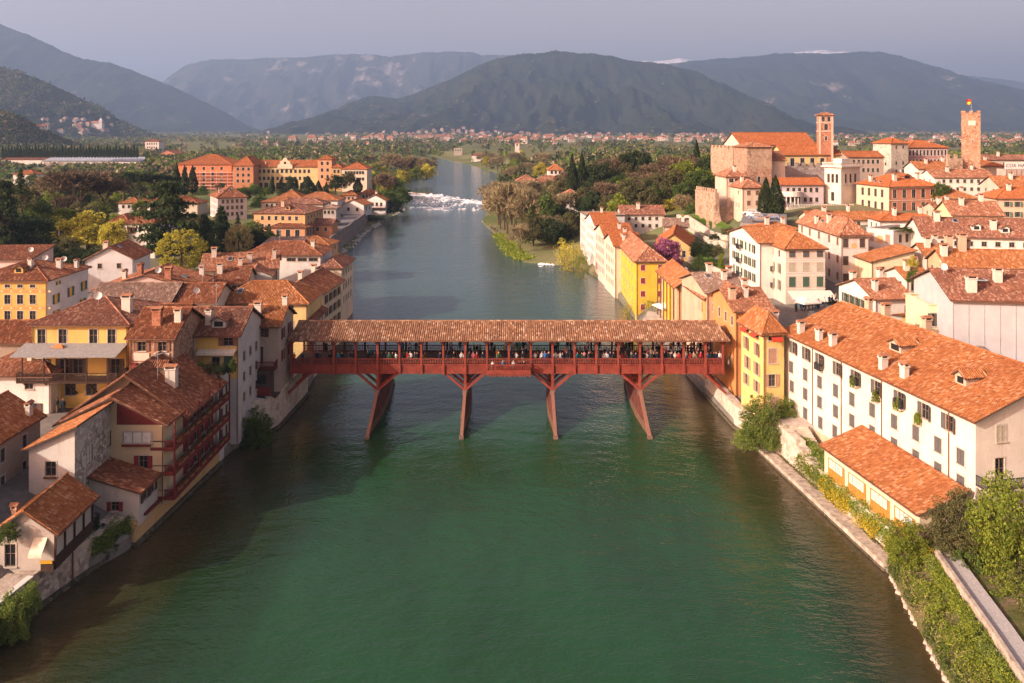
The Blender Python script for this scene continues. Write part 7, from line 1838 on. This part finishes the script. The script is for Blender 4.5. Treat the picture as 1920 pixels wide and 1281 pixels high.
cover('ledge_weeds', 'weeds growing along the joint of the stone ledge', [(XR(y) + 1.35, y, .75, .28) for y in np.linspace(102, 73, 9)], 7000, .05, 'olive', .6, 19, 'weeds', gate=.5)
cover('spit_grass', 'green grass on the point of the spit', [(5, 246, .5, 3.5), (2, 256, .5, 4), (0, 268, .6, 4), (-2.5, 285, .6, 3), (-5, 305, .6, 3)], 5200, .32, 'lime', .12, 11, 'grass')
# stones on the river beach
rs_ = random.Random(8)
k_rock = MB()
def rock(mb, x, y, z, r):
    n = 6; top = [(x + r * rs_.uniform(.4, .8) * math.cos(a), y + r * rs_.uniform(.4, .8) * math.sin(a), z + r * rs_.uniform(.3, .55)) for a in [2 * math.pi * i / n for i in range(n)]]
    bot = [(x + r * rs_.uniform(.8, 1.2) * math.cos(a), y + r * rs_.uniform(.8, 1.2) * math.sin(a), z - .3) for a in [2 * math.pi * i / n for i in range(n)]]
    mb.poly(top)
    for i in range(n): mb.poly([bot[i], bot[(i + 1) % n], top[(i + 1) % n], top[i]])
for k in range(420):
    y = rs_.uniform(240, 420); d = abs(rs_.gauss(0, 1.6)); rock(k_rock, XL(y) - d, y, .15 + .1 * d, rs_.uniform(.25, .9))
tag(stuff(k_rock.build('river_boulders', plain('pale_boulder', (.42,.38,.34), .95))), 'pale boulders edging the left river bank below the weir', 'boulders')
k_rock = MB()
for k in range(160):
    y = rs_.uniform(54, 72); d = abs(rs_.gauss(0, .5)); rock(k_rock, XR(y) + d, y, .1 + .3 * d, rs_.uniform(.15, .45))
for k in range(60):
    y = rs_.uniform(240, 400); d = abs(rs_.gauss(0, 2.5)); rock(k_rock, XR(y) + d, y, .1 + .05 * d, rs_.uniform(.2, .7))
tag(stuff(k_rock.build('bank_stones', plain('tan_boulder', (.36,.30,.24), .95))), 'tan stones along the right bank', 'stones')
# river road on the left bank
mb = MB(); pts = [at_z(600, 450, 5.6), at_z(640, 425, 5.6), at_z(668, 405, 5.6), at_z(676, 392, 5.6)]
for a, b in zip(pts, pts[1:]):
    mb.hexa([a + Vector((-5, 0, -2)), a + Vector((3, 0, -2)), b + Vector((3, 0, -2)), b + Vector((-5, 0, -2))], [a + Vector((-5, 0, 0)), a + Vector((3, 0, 0)), b + Vector((3, 0, 0)), b + Vector((-5, 0, 0))])
struct(mb.build('road', plain('asphalt', (.16,.155,.15), .95)))
mb = MB()
for a, b in zip(pts, pts[1:]): mb.beam(a + Vector((3.2, 0, -2.0)), b + Vector((3.2, 0, -2.0)), .5, 6)
tag(mb.build('road_wall', GREYSTONE), 'stone embankment wall carrying the river road', 'wall')

# --- distant woods, orchards and hedgerows: one mass; the nearest of them are trees of their own
rnd = np.random.default_rng(77)
def far_clear(x, y, r):
    return all((x - a) ** 2 + (y - b) ** 2 > (r + c) ** 2 for a, b, c in PLACED)
FV, FM = {k: [] for k in ('green', 'dark', 'olive', 'twig', 'lime')}, None
def blob(key, x, y, z, w, h, n):
    q = rnd.normal(size=(n, 3)); q /= np.linalg.norm(q, axis=1)[:, None]
    C = np.array([x, y, z + h * .52]) + q * np.array([w * .45, w * .45, h * .46]) * rnd.uniform(.5, 1, (n, 1)) ** .5
    FV[key].append(leaves(C, w * .20, rnd, .2))
count = 0
indiv = []
for k in range(26000):
    py = 246.5 + 90 * rnd.random() ** 2.3; px = rnd.uniform(-60, 1980)
    y = 32 * 1500 / (py - 245)
    if y > 7000 or y < 380: continue
    x = (px - CX) / FPX * y
    if y < 1320 and XL(y) - 4 < x < XR(y) + 4: continue
    g = fbm(x * .0042 + 50, y * .0018 + 9, 3, 3)
    if g < (.46 if y < 900 else .52) and rnd.random() > (.22 if y < 900 else .10): continue
    low = px < 275 and 455 < y < 770
    if y < 500 and not far_clear(x, y, 6): continue
    if y < 900 and not far_clear(x, y, 3): continue
    key = rnd.choice(['green', 'dark', 'olive', 'twig', 'lime'], p=[.24, .14, .28, .20, .14])
    big = rnd.uniform(.8, 1.25)
    h_, w_ = (8 * big, 8 * big) if y < 1500 else (9 * big, 12 * big)
    if y > 3000: w_ *= 1.8
    if low: h_, w_ = 3.4 * big, 6 * big
    if y < 760 and len(indiv) < 60 and not low: indiv.append((x, y, w_, h_, key)); continue
    blob(key, x, y, gz(x, y), w_, h_, 26 if y < 1500 else 12)
for k, (x, y, w_, h_, key) in enumerate(indiv):
    kd = 'bare' if key == 'twig' else ('fir' if key == 'dark' and k % 3 == 0 else 'broad')
    tree(kd, key, x, y, w_ * 1.05, h_ * 1.15, '%s %s in the tree belt beyond the %s' % ({'green':'green','dark':'dark','olive':'olive','twig':'bare brown','lime':'light green'}[key], 'fir' if kd == 'fir' else 'tree', 'college' if x < 0 else 'castle woods'), group='%s %s trees of the plain, %s side' % (key, kd, 'left' if x < 0 else 'right'))
# fuller woods: the park on the left bank, the castle slope and the spit, tree by tree
rw = random.Random(91)
def far_clear2(x, y, r): return all((x - a) ** 2 + (y - b) ** 2 > (r + c * .8) ** 2 for a, b, c in PLACED)
def grove(n, px0, px1, y0, y1, kinds, hlo, hhi, gap, where, group, rowmin=0):
    pts, c = [], 0
    for _ in range(n * 30):
        if c >= n: break
        px, y = rw.uniform(px0, px1), rw.uniform(y0, y1); x = (px - CX) / FPX * y
        if XL(y) - 2 < x < XR(y) + 2 or not far_clear2(x, y, 2.0): continue
        if any((x - a) ** 2 + (y - b) ** 2 < gap ** 2 for a, b in pts): continue
        kd, lm = rw.choice(kinds); h_ = rw.uniform(hlo, hhi) * (1.15 if kd in ('bare', 'cypress') else 1); z = gz(x, y)
        top = HY + (CAMH - z - h_) * FPX / y
        if top < rowmin: h_ *= .6
        w_ = h_ * {'cypress': .26, 'bare': .95, 'fir': .5, 'bush': 1.2}.get(kd, .95) * rw.uniform(.85, 1.15)
        pts.append((x, y)); c += 1
        tree(kd, lm, x, y, w_, h_, '%s %s' % ({'green':'mid green','dark':'dark green','olive':'olive green','twig':'bare pale','dusk':'bare brown','lime':'light green','yellow':'yellow green'}[lm] + {'cypress':' cypress','fir':' fir','bush':' shrub'}.get(kd, ' tree'), where), group='%s %s, %s' % (lm, kd, group))
mixp = [('broad','dark'),('broad','olive'),('broad','green'),('bare','dusk'),('broad','green'),('broad','dark'),('fir','dark'),('broad','lime'),('broad','lime'),('broad','olive')]
grove(72, -50, 330, 222, 440, mixp, 7, 11, 6.5, 'in the wooded park on the left bank', 'left park', 318)
grove(26, 330, 690, 300, 425, [('bush','green'),('bush','dark'),('broad','olive'),('bush','lime'),('broad','dark')], 3, 6, 6, 'in the gardens around the college', 'college gardens', 340)
grove(16, 360, 520, 212, 262, [('broad','dark'),('broad','green'),('fir','dark'),('broad','olive')], 5, 8.5, 5, 'behind the pale blossom tree', 'hotel garden', 385)
grove(84, 1050, 1345, 258, 420, [('broad','dark'),('broad','olive'),('broad','green'),('bare','dusk'),('broad','dark'),('broad','green'),('broad','olive'),('broad','lime')], 8, 13.5, 5.2, 'in the steep wood below the castle', 'castle wood', 276)
grove(26, 918, 1050, 262, 400, [('bare','twig'),('bare','twig'),('bare','twig'),('broad','olive'),('broad','green')], 9, 15, 4.2, 'on the spit across from the weir', 'spit wood', 325)
grove(22, 690, 815, 400, 760, [('broad','lime'),('broad','green'),('bare','twig'),('broad','yellow'),('bare','dusk')], 8, 14, 7, 'on the left bank above the weir', 'upper left bank', 285)
grove(24, 870, 1040, 560, 950, [('broad','yellow'),('broad','lime'),('bare','twig'),('broad','olive')], 9, 16, 8, 'on the far right bank above the weir', 'upper right bank', 280)
# woods on the near hill
for k in range(9000):
    px, py = rnd.uniform(-30, 300), rnd.uniform(205, 300)
    p = hit(px, py)
    if p is None or p.y > 1800 or p.y < 700: continue
    key = rnd.choice(['green', 'dark', 'olive', 'twig'], p=[.12, .28, .3, .3]); b_ = rnd.uniform(.7, 1.2)
    blob(key, p.x, p.y, p.z - 1, 9 * b_, 7 * b_, 10)
for k in range(7000):      # green hill with the village
    px, py = rnd.uniform(-30, 290), rnd.uniform(125, 256)
    p = hit(px, py)
    if p is None or p.y < 2000 or p.y > 3400: continue
    if fbm(p.x * .006, p.z * .012, 3, 8) < .42 or (55 < px < 225 and py > 218): continue
    key = rnd.choice(['green', 'dark', 'olive', 'twig'], p=[.28, .34, .22, .16]); b_ = rnd.uniform(.7, 1.2)
    blob(key, p.x, p.y, p.z - 2, 17 * b_, 15 * b_, 8)
for key, L in FV.items():
    V = np.concatenate(L)
    tag(stuff(ob('distant_woodland', mesh_np('distant_woodland', V, quads(V), [LM[key]]))), {'green':'green trees massed over the distant plain and hills', 'dark':'dark evergreen masses over the distant plain and hills', 'olive':'olive brown woods over the distant plain and hills', 'twig':'leafless brown woods over the distant plain and hills', 'lime':'fresh green orchards on the distant plain'}[key], 'woodland')
for k in range(46):      # row of poplar-like cypresses behind the greenhouses
    px = 5 + k * 5.6; y = 720
    p = at_y(px, 296, y); s = y / FPX
    tree('cypress', 'dark', p.x, y, 6 * s, (296 - 272 - 4 * math.sin(k * 2.1)) * s, 'dark slim cypress in the long row behind the greenhouses', z=p.z, group='cypress row behind the greenhouses', trunk=False)

# ------------------------------------------------------------------ far town, church, small things
def far_house_mesh(k):
    key = ('farhouse', k)
    if key in CACHE: return CACHE[key]
    r = random.Random(k); w, d, h, rs = r.uniform(9, 15), r.uniform(8, 11), r.uniform(5, 8), r.uniform(2, 3)
    mb = MB(); mb.box(-w/2, w/2, -d/2, d/2, -3, h, 0)
    o_ = .6
    a, b, c_, e = (-w/2-o_, -d/2-o_, h-.2), (w/2+o_, -d/2-o_, h-.2), (w/2+o_, d/2+o_, h-.2), (-w/2-o_, d/2+o_, h-.2); r1, r2 = (-w/2+d*.3, 0, h+rs), (w/2-d*.3, 0, h+rs)
    for pl in ([a, b, r2, r1], [b, c_, r2], [c_, e, r1, r2], [e, a, r1]): mb.poly(pl, 1)
    for i in range(3):
        for j in range(2):
            x = lerp(-w/2, w/2, (i + .5) / 3); z = 1.5 + j * 2.7
            if z + 1 < h: mb.box(x - .5, x + .5, -d/2 - .05, -d/2 + .1, z, z + 1.3, 2)
    mb.box(w * .2, w * .2 + .9, -.5, .5, h, h + rs + .9, 0)
    wl = [stucco((.56,.53,.50)), stucco((.52,.46,.39)), stucco((.46,.38,.32))][k % 3]
    CACHE[key] = mb.mesh('distant_house', [wl, plain('far_tile', (.34,.15,.09), .9), GLASS]); return CACHE[key]
rf = random.Random(55); nfar = 0
def far_house(px, py, lab, grp, sc=1.0):
    global nfar
    p = hit(px, py)
    if p is None or p.y < 900: return
    o_ = ob('distant_house', far_house_mesh(rf.randint(0, 8)), None, (p.x, p.y, p.z), rf.uniform(-.5, .5)); s = sc * rf.uniform(.8, 1.2); o_.scale = (s, s, s); nfar += 1
    tag(o_, lab, 'house', grp)
for k in range(150): 
    px = rf.gauss(830, 130); far_house(px, rf.uniform(248, 270) - 10 * math.exp(-((px - 860) / 60) ** 2) * rf.random(), 'tiny pale house with red roof in the far town below the central mountain', 'houses of the far town', 1.5)
for k in range(75): far_house(rf.uniform(1000, 1360), rf.uniform(252, 268), 'tiny pale house on the plain left of the castle', 'houses on the plain left of the castle', 1.35)
for k in range(70): far_house(rf.uniform(1560, 1935), rf.uniform(252, 275), 'tiny pale house on the plain behind the old town', 'houses on the plain behind the old town', 1.35)
for k in range(26): far_house(rf.uniform(480, 720), rf.uniform(258, 276), 'small red roofed house on the plain behind the college', 'houses on the plain behind the college', .95)
for k in range(28): far_house(rf.uniform(70, 215), rf.uniform(222, 252), 'tiny house of the hill village on the left', 'houses of the hill village', 1.25)
p = hit(184, 241)
if p is not None:
    s = p.y / FPX; root = empty('hill_church', p); tag(root, 'small white church with bell tower in the hill village', 'church')
    mb = MB(); mb.box(-11*s, 9*s, -5*s, 5*s, -4, 10*s); mb.build('nave', stucco((.68,.64,.6)), root)
    mb = MB(); mb.poly([(-12*s,-6*s,10*s),(10*s,-6*s,10*s),(10*s,0,14*s),(-12*s,0,14*s)]); mb.poly([(10*s,6*s,10*s),(-12*s,6*s,10*s),(-12*s,0,14*s),(10*s,0,14*s)]); mb.poly([(-12*s,6*s,10*s),(-12*s,-6*s,10*s),(-12*s,0,14*s)]); mb.poly([(10*s,-6*s,10*s),(10*s,6*s,10*s),(10*s,0,14*s)]); mb.build('roof', plain('far_tile', (.34,.15,.09), .9), root)
    mb = MB(); mb.box(6*s, 11*s, -8*s, -5.2*s, -4, 16*s); mb.poly([(6*s,-8*s,16*s),(11*s,-8*s,16*s),(8.5*s,-6.5*s,20*s)]); mb.poly([(11*s,-8*s,16*s),(11*s,-5.2*s,16*s),(8.5*s,-6.5*s,20*s)]); mb.poly([(11*s,-5.2*s,16*s),(6*s,-5.2*s,16*s),(8.5*s,-6.5*s,20*s)]); mb.poly([(6*s,-5.2*s,16*s),(6*s,-8*s,16*s),(8.5*s,-6.5*s,20*s)]); mb.build('bell_tower', stucco((.68,.64,.6)), root)
# parked cars under the castle
def car(px, py, z, rz, col, lab):
    p = at_z(px, py, z); root = empty('parked_car', (p.x, p.y, z), rz); tag(root, lab, 'car', 'cars parked under the castle')
    mb = MB(); mb.hexa([(-2.1,-.85,.3),(2.1,-.85,.3),(2.1,.85,.3),(-2.1,.85,.3)], [(-2.05,-.8,.85),(2.0,-.8,.78),(2.0,.8,.78),(-2.05,.8,.85)]); mb.hexa([(-1.8,-.78,.85),(1.1,-.78,.82),(1.1,.78,.82),(-1.8,.78,.85)], [(-1.4,-.62,1.42),(.45,-.62,1.42),(.45,.62,1.42),(-1.4,.62,1.42)]); mb.build('body', plain('car_paint', col, .3, .5), root)
    mb = MB(); mb.hexa([(-1.6,-.8,.92),(.95,-.8,.9),(.95,.8,.9),(-1.6,.8,.92)], [(-1.33,-.66,1.36),(.4,-.66,1.36),(.4,.66,1.36),(-1.33,.66,1.36)]); mb.build('glazing', GLASS, root)
    for x in (-1.3, 1.3):
        for s in (-1, 1):
            mb = MB(); mb.tube((x, s * .7, .32), (x, s * .9, .32), .32, .32, 10); mb.build('wheel', IRON, root)
CZ = max(13.2, gz(*at_z(1425, 410, 13.2).xy) + .3)
mb = MB(); slab(mb, [at_z(1388, 418, CZ), at_z(1475, 424, CZ), at_z(1475, 402, CZ), at_z(1395, 398, CZ)], 4); struct(mb.build('car_park', plain('asphalt_light', (.19,.18,.17), .95)))
for k, (px, py, c, lb) in enumerate([(1408,403,(.55,.55,.55),'white car parked nearest the castle house'), (1415,408,(.5,.5,.52),'silver car second from the castle house'), (1420,412,(.08,.14,.22),'blue car in the middle of the castle car park'), (1424,417,(.05,.05,.06),'black car parked at the wall edge'), (1448,411,(.06,.1,.18),'dark blue car parked beneath the cypresses')]):
    car(px, py, CZ + .02, 2.6, c, lb)
# cafe parasols
def parasol(px, py, z, w, lab):
    p = at_z(px, py, z); root = empty('parasol', (p.x, p.y, z), .3); tag(root, lab, 'parasol')
    mb = MB(); mb.tube((0, 0, 0), (0, 0, 2.9), .05, .05, 6); mb.build('pole', BROWNWOOD, root)
    mb = MB(); q = [(-w, -w, 2.3), (w, -w, 2.3), (w, w, 2.3), (-w, w, 2.3)]
    for i in range(4): mb.poly([q[i], q[(i + 1) % 4], (0, 0, 3.1)]); a, b = Vector(q[i]), Vector(q[(i + 1) % 4]); mb.poly([a - Vector((0, 0, .22)), b - Vector((0, 0, .22)), b, a])
    mb.build('canopy', plain('cream_parasol_canvas', (.68,.63,.55), .85), root)
parasol(1252, 596, 4.0, 2.2, 'large cream parasol beside the bright yellow house')
parasol(1512, 590, 9.0, 1.7, 'cream parasol under the hotel awning')
mb = MB(); slab(mb, [at_z(1205, 600, 3.9), at_z(1290, 604, 3.9), at_z(1290, 585, 3.9), at_z(1215, 583, 3.9)], 5); struct(mb.build('cafe_terrace', PALESTONE))
# air: thin even haze over the whole valley, sky outside
mb = MB(); mb.box(-26000, 26000, -300, 23000, -8, 1900)
hz = mb.build('haze', [])
t = bpy.data.materials.new('valley_air'); t.use_nodes = True; t.node_tree.nodes.clear()
out = t.node_tree.nodes.new('ShaderNodeOutputMaterial'); pv = t.node_tree.nodes.new('ShaderNodeVolumePrincipled')
pv.inputs['Color'].default_value = (.40, .63, 1.0, 1); pv.inputs['Density'].default_value = 1.0e-4; pv.inputs['Anisotropy'].default_value = .2
t.node_tree.links.new(pv.outputs[0], out.inputs['Volume'])
hz.data.materials.append(t); stuff(hz)

# look-alikes of one group: tell them apart by their order across the view
fam = {}
for o_ in COL.objects:
    if o_.parent is None and 'label' in o_ and 'group' in o_: fam.setdefault((o_['group'], o_['label']), []).append(o_)
for (g_, l_), L_ in fam.items():
    if 1 < len(L_) <= len(ordn) and len(l_.split()) <= 12:
        L_.sort(key=lambda o: o.location.x / o.location.y)
        for k, o_ in enumerate(L_): o_['label'] = '%s, %s from the left' % (l_, ordn[k])
